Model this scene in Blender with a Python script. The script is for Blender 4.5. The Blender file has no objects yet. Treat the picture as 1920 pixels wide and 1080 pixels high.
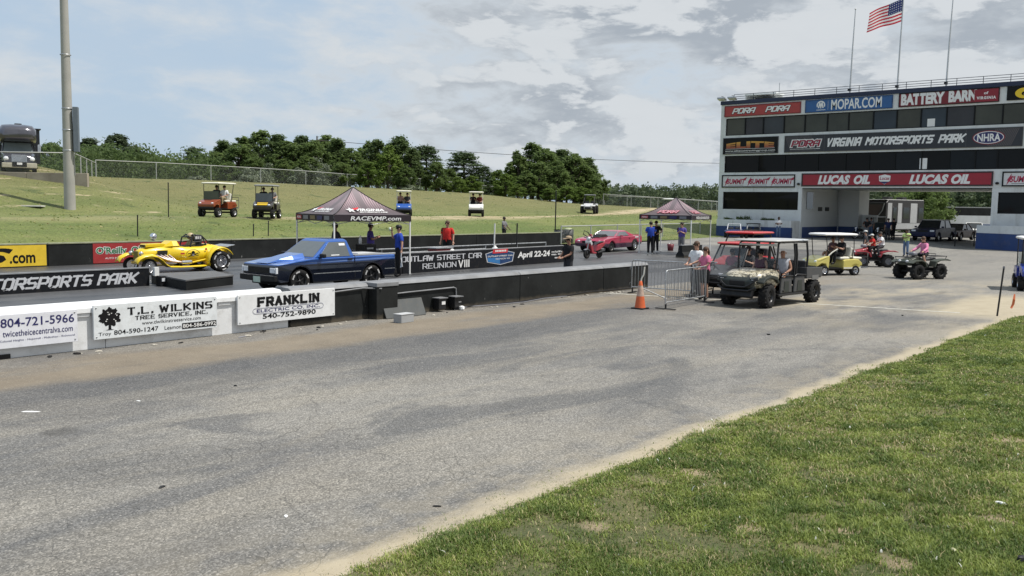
import bpy, math, random
import numpy as np
from mathutils import Vector, Matrix, noise

# ---------------------------------------------------------------- camera, sky, sun, exposure
scene = bpy.context.scene
col = scene.collection
R_ = math.radians
F_PX, CAM_H = 1688.0, 2.85
PITCH, ROLL, YAW = R_(5.25), .015, math.atan(1430 / 1688.0)
_d = Vector((math.cos(YAW) * math.cos(PITCH), math.sin(YAW) * math.cos(PITCH), -math.sin(PITCH)))
_r = Vector((math.sin(YAW), -math.cos(YAW), 0))
_u = _r.cross(_d)
CR = _r * math.cos(ROLL) + _u * math.sin(ROLL)
CU = _u * math.cos(ROLL) - _r * math.sin(ROLL)
cam_data = bpy.data.cameras.new('camera')
cam = bpy.data.objects.new('camera', cam_data)
col.objects.link(cam)
cam_data.sensor_width = 36.0
cam_data.lens = 36.0 * F_PX / 1920.0
cam_data.clip_start = .1
cam_data.clip_end = 6000
cam.matrix_world = Matrix(((CR.x, CU.x, -_d.x, 0), (CR.y, CU.y, -_d.y, 0), (CR.z, CU.z, -_d.z, CAM_H), (0, 0, 0, 1)))
scene.camera = cam

SUN_AZ = math.atan2(-.84, .54)          # direction towards the sun in plan
SUN_EL = R_(64)
sun_data = bpy.data.lights.new('sun', 'SUN')
sun_data.energy = 4.9
sun_data.angle = R_(.6)
sun_data.color = (1.0, .955, .88)
sun = bpy.data.objects.new('sun', sun_data)
col.objects.link(sun)
_s = Vector((math.cos(SUN_AZ) * math.cos(SUN_EL), math.sin(SUN_AZ) * math.cos(SUN_EL), math.sin(SUN_EL)))
sun.rotation_euler = _s.to_track_quat('Z', 'Y').to_euler()
sun.location = (0, 0, 60)

vs = scene.view_settings
vs.view_transform = 'Standard'
vs.look = 'None'
vs.gamma = 1
vs.exposure = 0.0
vs.use_curve_mapping = False
scene.cycles.max_bounces = 6
scene.cycles.transparent_max_bounces = 12
scene.cycles.use_denoising = True


class NT:
    """short helpers for shader nodes"""
    def __init__(s, tree):
        s.t = tree
        s.n = tree.nodes
        s.l = tree.links

    def set(s, sock, v):
        if v is None:
            return
        if isinstance(v, bpy.types.NodeSocket):
            s.l.new(v, sock)
        else:
            if sock.type == 'RGBA' and not isinstance(v, (int, float)) and len(v) == 3:
                v = (*v, 1)
            sock.default_value = v

    def node(s, typ, **kw):
        n = s.n.new(typ)
        for k, v in kw.items():
            setattr(n, k, v)
        return n

    def math(s, op, a, b=None, c=None, clamp=False):
        n = s.node('ShaderNodeMath', operation=op, use_clamp=clamp)
        s.set(n.inputs[0], a)
        if b is not None:
            s.set(n.inputs[1], b)
        if c is not None:
            s.set(n.inputs[2], c)
        return n.outputs[0]

    def vmath(s, op, a, b=None):
        n = s.node('ShaderNodeVectorMath', operation=op)
        s.set(n.inputs[0], a)
        if b is not None:
            s.set(n.inputs[1], b)
        return n.outputs['Value'] if op in ('DOT_PRODUCT', 'LENGTH') else n.outputs[0]

    def mix(s, f, a, b, mode='MIX'):
        n = s.node('ShaderNodeMix', data_type='RGBA', blend_type=mode)
        s.set(n.inputs['Factor'], f)
        ia = [i for i in n.inputs if i.type == 'RGBA']
        s.set(ia[0], a)
        s.set(ia[1], b)
        return [o for o in n.outputs if o.type == 'RGBA'][0]

    def noise(s, vec, scale, detail=4, rough=.55, dist=0.0, out=0):
        n = s.node('ShaderNodeTexNoise')
        if vec is not None:
            s.l.new(vec, n.inputs['Vector'])
        s.set(n.inputs['Scale'], scale)
        s.set(n.inputs['Detail'], detail)
        s.set(n.inputs['Roughness'], rough)
        s.set(n.inputs['Distortion'], dist)
        return n.outputs[out]

    def voro(s, vec, scale, feature='F1', out=0, rand=1.0):
        n = s.node('ShaderNodeTexVoronoi', feature=feature)
        if vec is not None:
            s.l.new(vec, n.inputs['Vector'])
        s.set(n.inputs['Scale'], scale)
        s.set(n.inputs['Randomness'], rand)
        return n.outputs[out]

    def ramp(s, f, lo, hi, a=0.0, b=1.0, smooth=True):
        n = s.node('ShaderNodeMapRange', interpolation_type='SMOOTHSTEP' if smooth else 'LINEAR', clamp=True)
        for i, v in enumerate((f, lo, hi, a, b)):
            s.set(n.inputs[i], v)
        return n.outputs[0]

    def scale(s, vec, sx, sy, sz):
        return s.vmath('MULTIPLY', vec, (sx, sy, sz))


def srgb(r, g, b):
    f = lambda c: ((c / 255 + .055) / 1.055) ** 2.4 if c > 10.3 else c / 255 / 12.92
    return (f(r), f(g), f(b))


# world: physical sky with a broken cloud deck, thicker towards the tower side
world = bpy.data.worlds.new('World')
scene.world = world
world.use_nodes = True
w = NT(world.node_tree)
w.n.clear()
sky = w.node('ShaderNodeTexSky', sky_type='NISHITA')
sky.sun_disc = False
sky.sun_elevation = SUN_EL
sky.sun_rotation = math.atan2(_s.x, _s.y)
sky.altitude = 60
sky.air_density = 1.0
sky.dust_density = 2.0
sky.ozone_density = 1.2
tc = w.node('ShaderNodeTexCoord')
dirv = tc.outputs['Generated']
sep = w.node('ShaderNodeSeparateXYZ')
w.l.new(dirv, sep.inputs[0])
zc = w.math('MAXIMUM', sep.outputs[2], 0.0)
den = w.math('ADD', zc, .42)
px_ = w.math('DIVIDE', sep.outputs[0], den)
py_ = w.math('DIVIDE', sep.outputs[1], den)
cmb = w.node('ShaderNodeCombineXYZ')
w.l.new(px_, cmb.inputs[0])
w.l.new(py_, cmb.inputs[1])
w.l.new(w.math('MULTIPLY', zc, 3.4), cmb.inputs[2])
cp = w.vmath('ADD', cmb.outputs[0], (3.1, 1.9, 0.3))
wrp = w.vmath('ADD', cp, w.scale(w.noise(cp, 2.6, 4, .55, out=1), .16, .16, .12))
n1 = w.noise(wrp, 4.3, 9, .60)
n2 = w.noise(w.vmath('ADD', wrp, (.035, -.06, .11)), 4.3, 9, .60)
n3 = w.noise(cp, .8, 3, .5)
n4 = w.noise(wrp, 7.5, 6, .6)
side = w.vmath('DOT_PRODUCT', dirv, (_r.x, _r.y, 0))              # deck thickens to the south-east
side = w.ramp(side, -.34, .10)
low = w.ramp(zc, .0, .075, .45, 1.0)                                       # thinner band of clear air above the trees
cov = w.math('ADD', w.math('MULTIPLY', n3, .22), w.math('MULTIPLY', w.math('MULTIPLY', side, low), .26))
dens = w.math('ADD', w.math('ADD', n1, cov), w.math('MULTIPLY', w.math('SUBTRACT', n4, .5), .16))
mask = w.ramp(dens, .52, .87)
thick = w.ramp(dens, .68, .96)
lit = w.ramp(w.math('SUBTRACT', n1, n2), -.07, .09)               # tops bright, undersides grey
lit2 = w.ramp(w.math('ADD', w.math('MULTIPLY', n4, .6), lit), .45, 1.35)
grey = w.mix(lit2, (4.5, 5.0, 5.6), (7.7, 8.05, 8.35))
cloud = w.mix(thick, (7.6, 8.0, 8.3), grey)
hz_ = w.ramp(zc, 0.0, .45, 1.0, 0.0)
clear = w.mix(.88, sky.outputs[0], w.mix(hz_, (4.5, 6.4, 8.9), (5.7, 7.2, 8.8)))
veil = w.math('MULTIPLY', w.ramp(w.noise(cp, 1.1, 5, .6), .3, .7), .42)
clear = w.mix(veil, clear, (6.9, 7.5, 8.0))
skyc = w.mix(w.math('MULTIPLY', mask, .95), clear, cloud)
skyc = w.mix(w.ramp(sep.outputs[2], 0.0, .05, .5, 0.0), skyc, (5.2, 6.4, 7.7))
bgn = w.node('ShaderNodeBackground')
w.l.new(skyc, bgn.inputs[0])
bgn.inputs[1].default_value = .088
wo = w.node('ShaderNodeOutputWorld')
w.l.new(bgn.outputs[0], wo.inputs[0])

# ---------------------------------------------------------------- terrain heights


def sstep(t):
    t = min(1.0, max(0.0, t))
    return t * t * (3 - 2 * t)


def crest(x):
    return float(np.interp(x, [-80, 50, 64, 85, 108, 150, 420], [4.95, 4.95, 4.84, 4.5, 3.4, 2.5, 2.2]))


def pave_z(x, y):
    return .3 * sstep((y - 17.6) / 4.5) + .15 * sstep((x - 54) / 16) * sstep((y - 8) / 6)


def hill_z(x, y):
    z = .40 + 1.5 * sstep((y - 35.8) / 13) + (crest(x) - 1.95) * sstep((y - 57) / 27)
    z += 1.15 * sstep((y - 54) / 10) * sstep((38 - x) / 9) * sstep((86 - y) / 8)
    return z + .10 * (noise.noise(Vector((x * .13, y * .17, 3))) * sstep((y - 37) / 4) + .4 * noise.noise(Vector((x * .5, y * .5, 7))) * sstep((y - 37) / 4))


def ground_z(x, y):
    if y > 35.6:
        return hill_z(x, y)
    if y > 5.6:
        return pave_z(x, y)
    return 0.0


def ray(px, py):
    return (_d + CR * ((px - 960) / F_PX) - CU * ((py - 540) / F_PX))


def at(px, py, z=None):
    """ground point seen at a pixel of the photograph (marches to the terrain, or to the level z)"""
    v = ray(px, py)
    o = Vector((0, 0, CAM_H))
    if z is not None:
        return o + v * ((z - CAM_H) / v.z)
    t, dt = 3.0, .25
    while t < 600:
        p = o + v * t
        if p.z <= ground_z(p.x, p.y):
            for k in range(12):
                dt *= .5
                p = o + v * t
                t += -dt if p.z <= ground_z(p.x, p.y) else dt
            return o + v * t
        t += dt
        dt = .25 + t * .003
    return o + v * 300


def on_plane(px, py, axis, val):
    v = ray(px, py)
    o = Vector((0, 0, CAM_H))
    return o + v * ((val - o[axis]) / v[axis])


def at_depth(px, depth):
    """ground point on the photograph's column at a given distance"""
    v = ray(px, 380)
    v = Vector((v.x, v.y, 0))
    p = v * depth
    return Vector((p.x, p.y, ground_z(p.x, p.y)))


# ---------------------------------------------------------------- materials
MATS = {}


def mat(name, color, rough=.6, metal=0.0, var=.08, vscale=3.0, bump=0.0, bscale=40.0, coat=0.0, spec=.5, dirt=0.0, alpha=1.0):
    """principled paint / plastic / metal with slight procedural variation"""
    if name in MATS:
        return MATS[name]
    m = bpy.data.materials.new(name)
    m.use_nodes = True
    t = NT(m.node_tree)
    b = t.n['Principled BSDF']
    ob = t.node('ShaderNodeTexCoord').outputs['Object']
    n = t.noise(ob, vscale, 5, .6)
    f = t.ramp(n, .25, .75, 1 - var, 1 + var)
    c = t.vmath('MULTIPLY', t.mix(0.0, color, color), None) if False else None
    mx = t.node('ShaderNodeVectorMath', operation='SCALE')
    mx.inputs[0].default_value = color
    t.l.new(f, mx.inputs['Scale'])
    c = mx.outputs[0]
    if dirt:
        d = t.ramp(t.noise(ob, vscale * 2.3, 6, .65), .48, .72, 0.0, dirt)
        c = t.mix(d, c, (.16, .13, .09))
    t.l.new(c, b.inputs['Base Color'])
    t.l.new(t.ramp(n, .2, .8, max(.02, rough * .85), min(1, rough * 1.15)), b.inputs['Roughness'])
    b.inputs['Metallic'].default_value = metal
    b.inputs['Specular IOR Level'].default_value = spec
    b.inputs['Coat Weight'].default_value = coat
    b.inputs['Coat Roughness'].default_value = .06
    if bump:
        bn = t.node('ShaderNodeBump')
        bn.inputs['Strength'].default_value = bump
        bn.inputs['Distance'].default_value = .01
        t.l.new(t.noise(ob, bscale, 4, .6), bn.inputs['Height'])
        t.l.new(bn.outputs[0], b.inputs['Normal'])
    if alpha < 1:
        b.inputs['Alpha'].default_value = alpha
    MATS[name] = m
    return m


def paint(name, c):
    return mat('paint_' + name, c, .32, 0, .05, 2.0, coat=.6, dirt=.05)


M_RUBBER = mat('rubber', (.016, .016, .017), .85, bump=.3, bscale=60, dirt=.16, spec=.25)
M_BLACKPL = mat('black_plastic', (.012, .012, .013), .5, dirt=.08, spec=.3)
M_BLACKM = mat('black_metal', (.02, .02, .022), .4, metal=.3)
M_DARK = mat('underbody', (.012, .012, .012), .9)
M_CHROME = mat('chrome', (.75, .75, .77), .14, metal=1.0)
M_ALLOY = mat('alloy', (.55, .55, .57), .28, metal=.9)
M_STEEL = mat('galvanised_steel', (.42, .43, .44), .42, metal=.75, vscale=12, var=.2)
M_GLASS = mat('tinted_glass', (.018, .022, .024), .06, spec=.8, var=.02)
M_CLEAR = mat('windscreen_glass', (.06, .075, .08), .05, spec=.9, var=.02)
M_LAMP = mat('lamp_lens', (.75, .77, .8), .12, spec=.8)
M_RED_LENS = mat('red_lens', (.35, .015, .015), .2)
M_WHITE = mat('white_paint', (.74, .74, .72), .5, dirt=.06)
M_OFFWHITE = mat('cream_plastic', (.7, .68, .6), .5, dirt=.08)
M_VINYL = mat('dark_vinyl', (.03, .03, .033), .55)
M_SKIN = mat('skin_light', (.50, .29, .205), .6, vscale=8)
M_SKIN2 = mat('skin_dark', (.13, .065, .04), .6, vscale=8)
M_TAN = mat('skin_tan', (.36, .19, .125), .6, vscale=8)
M_HAIR = mat('hair_dark', (.02, .014, .01), .7, bump=.5)
M_HAIRB = mat('hair_brown', (.07, .035, .018), .7, bump=.5)
M_EYE = mat('eye_dark', (.02, .02, .02), .3)

# ---------------------------------------------------------------- mesh building


class MB:
    """collects shapes and links them as ONE mesh object"""
    def __init__(s, M=None):
        s.v, s.f, s.mi, s.sm = [], [], [], []
        s.M = M or Matrix()
        s.m = 0

    def add(s, vs_, fs, smooth=False):
        o = len(s.v)
        s.v += [tuple(s.M @ Vector(p)) for p in vs_]
        for f in fs:
            s.f.append(tuple(i + o for i in f))
            s.mi.append(s.m)
            s.sm.append(smooth)
        return s

    def box(s, c, d, rz=0.0, rx=0.0, ry=0.0, taper=1.0):
        x, y, z = (k / 2 for k in d)
        p = [(-x, -y, -z), (x, -y, -z), (x, y, -z), (-x, y, -z)] + [(a * taper, b * taper, z) for a, b in ((-x, -y), (x, -y), (x, y), (-x, y))]
        T = Matrix.Translation(Vector(c)) @ Matrix.Rotation(rz, 4, 'Z') @ Matrix.Rotation(ry, 4, 'Y') @ Matrix.Rotation(rx, 4, 'X')
        return s.add([T @ Vector(q) for q in p], [(0, 3, 2, 1), (4, 5, 6, 7), (0, 1, 5, 4), (1, 2, 6, 5), (2, 3, 7, 6), (3, 0, 4, 7)])

    def span(s, a, b):
        return s.box([(a[i] + b[i]) / 2 for i in range(3)], [abs(b[i] - a[i]) for i in range(3)])

    def tube(s, path, r, n=8, cap=True, smooth=True):
        path = [Vector(p) for p in path]
        rs = r if isinstance(r, (list, tuple)) else [r] * len(path)
        vs_, fs = [], []
        prev = None
        for i, p in enumerate(path):
            t = (path[min(i + 1, len(path) - 1)] - path[max(i - 1, 0)]).normalized()
            if prev is None:
                a = t.orthogonal().normalized()
            else:
                a = (prev - t * prev.dot(t)).normalized()
            prev = a
            b = t.cross(a)
            for k in range(n):
                q = 2 * math.pi * k / n
                vs_.append(p + (a * math.cos(q) + b * math.sin(q)) * rs[i])
        for i in range(len(path) - 1):
            for k in range(n):
                fs.append((i * n + k, i * n + (k + 1) % n, (i + 1) * n + (k + 1) % n, (i + 1) * n + k))
        s.add(vs_, fs, smooth)
        if cap:
            L = len(path) - 1
            s.add([vs_[k] for k in range(n)], [tuple(range(n - 1, -1, -1))])
            s.add([vs_[L * n + k] for k in range(n)], [tuple(range(n))])
        return s

    def lathe(s, prof, n=20, c=(0, 0, 0), axis='Z', smooth=True, sy=1.0):
        """profile of (radius, height) turned round an axis"""
        vs_, fs = [], []
        for (r, h) in prof:
            for k in range(n):
                q = 2 * math.pi * k / n
                x, y = r * math.cos(q), r * math.sin(q) * sy
                p = (x, y, h) if axis == 'Z' else ((x, h, y) if axis == 'Y' else (h, x, y))
                vs_.append((p[0] + c[0], p[1] + c[1], p[2] + c[2]))
        for i in range(len(prof) - 1):
            for k in range(n):
                q = (i * n + k, i * n + (k + 1) % n, (i + 1) * n + (k + 1) % n, (i + 1) * n + k)
                fs.append(q if axis != 'Y' else q[::-1])
        return s.add(vs_, fs, smooth)

    def ball(s, c, r, n=12, m=8):
        rx, ry, rz = r if isinstance(r, (list, tuple)) else (r, r, r)
        vs_, fs = [], []
        for i in range(m + 1):
            a = math.pi * i / m
            for k in range(n):
                q = 2 * math.pi * k / n
                vs_.append((c[0] + rx * math.sin(a) * math.cos(q), c[1] + ry * math.sin(a) * math.sin(q), c[2] - rz * math.cos(a)))
        for i in range(m):
            for k in range(n):
                fs.append((i * n + k, i * n + (k + 1) % n, (i + 1) * n + (k + 1) % n, (i + 1) * n + k))
        return s.add(vs_, fs, True)

    def prism(s, poly, w, axis='Y', c=(0, 0, 0), wtop=None):
        """polygon in x-z (axis Y) or x-y (axis Z) or y-z (axis X), drawn out to +-w/2; w may be a function of (a, b)"""
        fw = w if callable(w) else (lambda a, b: w)
        n = len(poly)
        vs_ = []
        for sgn in (-1, 1):
            for a, b in poly:
                h = sgn * fw(a, b) / 2
                p = (a, h, b) if axis == 'Y' else ((a, b, h) if axis == 'Z' else (h, a, b))
                vs_.append((p[0] + c[0], p[1] + c[1], p[2] + c[2]))
        area = sum(poly[i][0] * poly[(i + 1) % n][1] - poly[(i + 1) % n][0] * poly[i][1] for i in range(n))
        fl = (area > 0) == (axis == 'Y')
        A, B = tuple(range(n)), tuple(range(n, 2 * n))
        fs = [A if fl else A[::-1], B[::-1] if fl else B]
        for i in range(n):
            j = (i + 1) % n
            q = (i, n + i, n + j, j)
            fs.append(q if fl else q[::-1])
        return s.add(vs_, fs)

    def loft(s, rings, cap=True, smooth=False, closed=True):
        n = len(rings[0])
        vs_ = [p for r in rings for p in r]
        fs = []
        for i in range(len(rings) - 1):
            for k in range(n if closed else n - 1):
                fs.append((i * n + k, i * n + (k + 1) % n, (i + 1) * n + (k + 1) % n, (i + 1) * n + k))
        if cap:
            fs.append(tuple(range(n - 1, -1, -1)))
            fs.append(tuple((len(rings) - 1) * n + k for k in range(n)))
        return s.add(vs_, fs, smooth)

    def quad(s, a, b, c, d):
        return s.add([a, b, c, d], [(0, 1, 2, 3)])

    def build(s, name, mats, parent=None, bevel=0.0, seg=2, loc=None):
        me = bpy.data.meshes.new(name)
        me.from_pydata(s.v, [], s.f)
        for m in (mats if isinstance(mats, (list, tuple)) else [mats]):
            me.materials.append(m)
        me.polygons.foreach_set('material_index', s.mi)
        me.polygons.foreach_set('use_smooth', s.sm)
        me.update()
        o = bpy.data.objects.new(name, me)
        col.objects.link(o)
        if parent is not None:
            o.parent = parent
        if loc is not None:
            o.location = loc
        if bevel:
            b = o.modifiers.new('edge', 'BEVEL')
            b.width = bevel
            b.segments = seg
            b.limit_method = 'ANGLE'
            b.angle_limit = R_(38)
            b.harden_normals = False
        return o


def fix_normals(o):
    import bmesh
    bm = bmesh.new()
    bm.from_mesh(o.data)
    bmesh.ops.recalc_face_normals(bm, faces=bm.faces)
    bm.to_mesh(o.data)
    bm.free()
    return o


def thing(name, label, cat, loc=(0, 0, 0), rz=0.0, group=None):
    o = bpy.data.objects.new(name, None)
    col.objects.link(o)
    o.empty_display_size = .2
    o.location = loc
    o.rotation_euler = (0, 0, rz)
    return tag(o, label, cat, group)


def tag(o, label, cat, group=None):
    o['label'] = label
    o['category'] = cat
    if group:
        o['group'] = group
    return o


def struct(o):
    o['kind'] = 'structure'
    return o


def children(o):
    return [c for c in col.objects if c.parent == o]


KIDS = None


def copy_tree(o, label=None, loc=None, rz=None):
    def rec(a, par):
        c = a.copy()
        col.objects.link(c)
        if par is not None:
            c.parent = par
        for ch in a.children:
            rec(ch, c)
        return c
    c = rec(o, None)
    if label:
        c['label'] = label
    if loc is not None:
        c.location = loc
    if rz is not None:
        c.rotation_euler = (0, 0, rz)
    return c


# ---------------------------------------------------------------- lettering
_txt = {}


def text_geo(s, bold=0.0, shear=0.0, spacing=1.0):
    k = (s, bold, shear, spacing)
    if k in _txt:
        return _txt[k]
    cu = bpy.data.curves.new('t', 'FONT')
    cu.body = s
    cu.size = 1.0
    cu.offset = bold
    cu.shear = shear
    cu.space_character = spacing
    cu.resolution_u = 3
    cu.fill_mode = 'FRONT'
    o = bpy.data.objects.new('t', cu)
    col.objects.link(o)
    dg = bpy.context.evaluated_depsgraph_get()
    dg.update()
    me = bpy.data.meshes.new_from_object(o.evaluated_get(dg))
    vs_ = [(v.co.x, v.co.y) for v in me.vertices]
    fs = [tuple(p.vertices) for p in me.polygons]
    bpy.data.objects.remove(o)
    bpy.data.curves.remove(cu)
    bpy.data.meshes.remove(me)
    _txt[k] = (vs_, fs)
    return vs_, fs


# stroke letters on a 4 x 6 grid: angular racing capitals, and serif capitals
STROKE = {
    'A': [[(0, 0), (0, 4.6), (1.4, 6), (4, 6), (4, 0)], [(0, 2.4), (4, 2.4)]],
    'B': [[(0, 0), (0, 6), (3.4, 6), (4, 5.3), (4, 3.7), (3.4, 3), (4, 2.3), (4, .7), (3.4, 0), (0, 0)], [(0, 3), (3.4, 3)]],
    'C': [[(4, 6), (.8, 6), (0, 5.2), (0, .8), (.8, 0), (4, 0)]],
    'D': [[(0, 0), (0, 6), (3.2, 6), (4, 5.2), (4, .8), (3.2, 0), (0, 0)]],
    'E': [[(4, 6), (0, 6), (0, 0), (4, 0)], [(0, 3), (3.3, 3)]],
    'F': [[(4, 6), (0, 6), (0, 0)], [(0, 3), (3.2, 3)]],
    'G': [[(4, 6), (.8, 6), (0, 5.2), (0, .8), (.8, 0), (4, 0), (4, 3), (2.2, 3)]],
    'I': [[(.6, 0), (.6, 6)]],
    'K': [[(0, 0), (0, 6)], [(4, 6), (1, 3), (4, 0)]],
    'L': [[(0, 6), (0, 0), (4, 0)]],
    'M': [[(0, 0), (0, 6), (2.3, 3.2), (4.6, 6), (4.6, 0)]],
    'N': [[(0, 0), (0, 6), (4, 0), (4, 6)]],
    'O': [[(.8, 0), (0, .8), (0, 5.2), (.8, 6), (3.2, 6), (4, 5.2), (4, .8), (3.2, 0), (.8, 0)]],
    'P': [[(0, 0), (0, 6), (3.2, 6), (4, 5.2), (4, 3.2), (3.4, 2.5), (0, 2.5)]],
    'R': [[(0, 0), (0, 6), (3.2, 6), (4, 5.2), (4, 3.4), (3.4, 2.7), (0, 2.7)], [(2, 2.7), (4, 0)]],
    'S': [[(4, 6), (.7, 6), (0, 5.3), (0, 3.7), (.7, 3), (3.3, 3), (4, 2.3), (4, .7), (3.3, 0), (0, 0)]],
    'T': [[(0, 6), (4, 6)], [(2, 6), (2, 0)]],
    'U': [[(0, 6), (0, .8), (.8, 0), (3.2, 0), (4, .8), (4, 6)]],
    'V': [[(0, 6), (2, 0), (4, 6)]],
    'W': [[(0, 6), (1.2, 0), (2.5, 4.4), (3.8, 0), (5, 6)]],
    '.': [[(.4, 0), (.4, .7)]],
    ',': [[(.6, .6), (.2, -1)]],
}
SERIF_A = [[(0, 0), (2, 6), (4, 0)], [(.8, 2.1), (3.2, 2.1)]]
FREE_SERIF = {'T': [(2, 0), (0, 6), (4, 6)], 'L': [(0, 6), (4, 0)]}


def stroke_geo(s, wt=1.0, slant=0.0, serif=False, gap=1.6, thin=1.0):
    vs_, fs = [], []
    x = 0.0
    zlev = [0]

    def seg(a, b, hw):
        ax, ay = a
        bx, by = b
        L = math.hypot(bx - ax, by - ay) or 1
        ux, uy = (bx - ax) / L, (by - ay) / L
        ax, ay, bx, by = ax - ux * hw * .98, ay - uy * hw * .98, bx + ux * hw * .98, by + uy * hw * .98
        o = len(vs_)
        z = zlev[0]
        zlev[0] = (zlev[0] + 1) % 7
        for (q, w_) in ((a, -1), (a, 1), (b, 1), (b, -1)):
            px, py = (ax, ay) if q is a else (bx, by)
            X, Y = px - uy * hw * w_, py + ux * hw * w_
            vs_.append((X + x + Y * slant, Y, z))
        fs.append((o, o + 1, o + 2, o + 3) if False else (o, o + 3, o + 2, o + 1))
    for ch in s:
        if ch == ' ':
            x += 3.2
            continue
        g = SERIF_A if (serif and ch == 'A') else STROKE[ch]
        wd = max(p[0] for st in g for p in st)
        for st in g:
            for a, b in zip(st[:-1], st[1:]):
                vert = abs(b[1] - a[1]) > abs(b[0] - a[0]) * .7
                seg(a, b, wt / 2 * (1 if vert else thin))
            if serif and ch not in '.,' and st[0] != st[-1]:
                for e, nb in ((st[0], st[1]), (st[-1], st[-2])):
                    if abs(e[1] - nb[1]) > abs(e[0] - nb[0]):          # foot or head of a stem
                        if e[1] in (0, 6):
                            seg((e[0] - wt * .55, e[1]), (e[0] + wt * .55, e[1]), wt * .17)
                    elif e[0] in (0, 4):
                        seg((e[0], e[1] - wt * .4), (e[0], e[1] + wt * .4), wt * .17)
            elif serif and ch in 'BDPR' and st[0] == (0, 0):
                for yy in (0, 6):
                    seg((-wt * .55, yy), (wt * .55, yy), wt * .17)
        x += wd + gap
    return vs_, fs


class Sign:
    """a flat board face: origin O, unit vectors ux (reading direction) and uy; lettering sits a few mm proud"""
    def __init__(s, parent, O, ux, uy, proud=.006):
        s.p, s.O, s.ux, s.uy = parent, Vector(O), Vector(ux).normalized(), Vector(uy).normalized()
        s.n = s.ux.cross(s.uy).normalized()
        s.proud = proud

    def pt(s, a, b, h=0.0):
        return s.O + s.ux * a + s.uy * b + s.n * (s.proud + h)

    def text(s, t, x0, y0, x1, y1, m, bold=0.0, shear=0.0, stroke=None, h=0.0, name='lettering', arch=0.0, spacing=1.0, warp=None):
        if stroke is not None:
            vs_, fs = stroke_geo(t, **stroke)
        else:
            vs_, fs = text_geo(t, bold, shear, spacing)
        xs = [v[0] for v in vs_]
        ys = [v[1] for v in vs_]
        X0, X1, Y0, Y1 = min(xs), max(xs), min(ys), max(ys)
        out = []
        for v in vs_:
            u, q = (v[0] - X0) / (X1 - X0), (v[1] - Y0) / (Y1 - Y0)
            yy = y0 + (y1 - y0) * q * (1 + (warp(u) if warp else 0)) + arch * (1 - (2 * u - 1) ** 2)
            out.append(s.pt(x0 + (x1 - x0) * u, yy, h + (v[2] * .0006 if len(v) > 2 else 0)))
        mb = MB()
        mb.add(out, fs)
        return mb.build(name, m, s.p)

    def poly(s, pts, m, h=0.0, name='emblem'):
        mb = MB()
        mb.add([s.pt(a, b, h) for a, b in pts], [tuple(range(len(pts)))])
        return mb.build(name, m, s.p)

    def rect(s, x0, y0, x1, y1, m, h=0.0, name='panel'):
        return s.poly([(x0, y0), (x1, y0), (x1, y1), (x0, y1)], m, h, name)

    def oval(s, cx, cy, rx, ry, m, h=0.0, name='emblem', n=28):
        return s.poly([(cx + rx * math.cos(2 * math.pi * k / n), cy + ry * math.sin(2 * math.pi * k / n)) for k in range(n)], m, h, name)


def flat(name, c, rough=.45):
    return mat('print_' + name, c, rough, var=.05, vscale=1.5, dirt=.05)


P_WHITE = flat('white', (.76, .76, .75))
P_BLACK = mat('print_black', (.008, .008, .009), .5, var=.05, spec=.2)
P_RED = flat('red', (.42, .025, .035))
P_NAVY = flat('navy', (.02, .02, .11))
P_SILVER = flat('silver', (.52, .53, .56), .35)
P_YELLOW = flat('yellow', (.78, .54, .02))
P_GREEN = flat('green', (.02, .17, .06))
P_GREY = flat('grey', (.2, .2, .22))

# ================================================================ THE SETTING: ground sheets


def sheet(name, xs, ys, zf, m, smooth=True):
    mb = MB()
    nx, ny = len(xs), len(ys)
    vs_ = [(x, y, zf(x, y)) for y in ys for x in xs]
    fs = [(j * nx + i, j * nx + i + 1, (j + 1) * nx + i + 1, (j + 1) * nx + i) for j in range(ny - 1) for i in range(nx - 1)]
    mb.add(vs_, fs, smooth)
    return struct(mb.build(name, m))


def ground_mat(name):
    m = bpy.data.materials.new(name)
    m.use_nodes = True
    t = NT(m.node_tree)
    b = t.n['Principled BSDF']
    p = t.node('ShaderNodeTexCoord').outputs['Object']
    s = t.node('ShaderNodeSeparateXYZ')
    t.l.new(p, s.inputs[0])
    return m, t, b, p, s.outputs[0], s.outputs[1]


def finish(t, b, c, rough, height=None, strength=.4, dist=.02):
    t.l.new(c, b.inputs['Base Color'])
    t.set(b.inputs['Roughness'], rough)
    if height is not None:
        n = t.node('ShaderNodeBump')
        n.inputs['Strength'].default_value = strength
        n.inputs['Distance'].default_value = dist
        t.l.new(height, n.inputs['Height'])
        t.l.new(n.outputs[0], b.inputs['Normal'])


# --- worn service road: exposed aggregate, cracks, drifted sand at both edges
m_road, t, b, p, X, Y = ground_mat('worn_asphalt')
agg = t.voro(p, 62.0, out='Color')
aggv = t.math('ADD', t.vmath('DOT_PRODUCT', agg, (.33, .33, .33)), 0.0)
agd = t.voro(p, 62.0)
fine = t.noise(p, 140, 3, .7)
mid = t.noise(p, 1.9, 6, .62)
big = t.noise(t.scale(p, .55, 1.0, 1.0), .32, 5, .6, .6)
streak = t.noise(t.scale(p, .10, 1.0, 1.0), 1.1, 6, .6)
base = t.mix(t.ramp(big, .34, .66), (.122, .121, .120), (.238, .227, .206))
base = t.mix(t.ramp(streak, .40, .68, 0, .55), base, (.262, .240, .200))
base = t.mix(t.ramp(mid, .52, .74, 0, .5), base, (.105, .102, .098))
pat = t.noise(t.scale(p, .4, .8, 1), .55, 4, .55, 1.2)
base = t.mix(t.ramp(pat, .56, .62, 0, .38), base, (.255, .235, .20))
base = t.mix(t.ramp(pat, .44, .34, 0, .6), base, (.092, .094, .098))
far_ = t.ramp(X, 26, 40)
base = t.mix(t.math('MULTIPLY', far_, .6), base, (.235, .224, .202))
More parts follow.
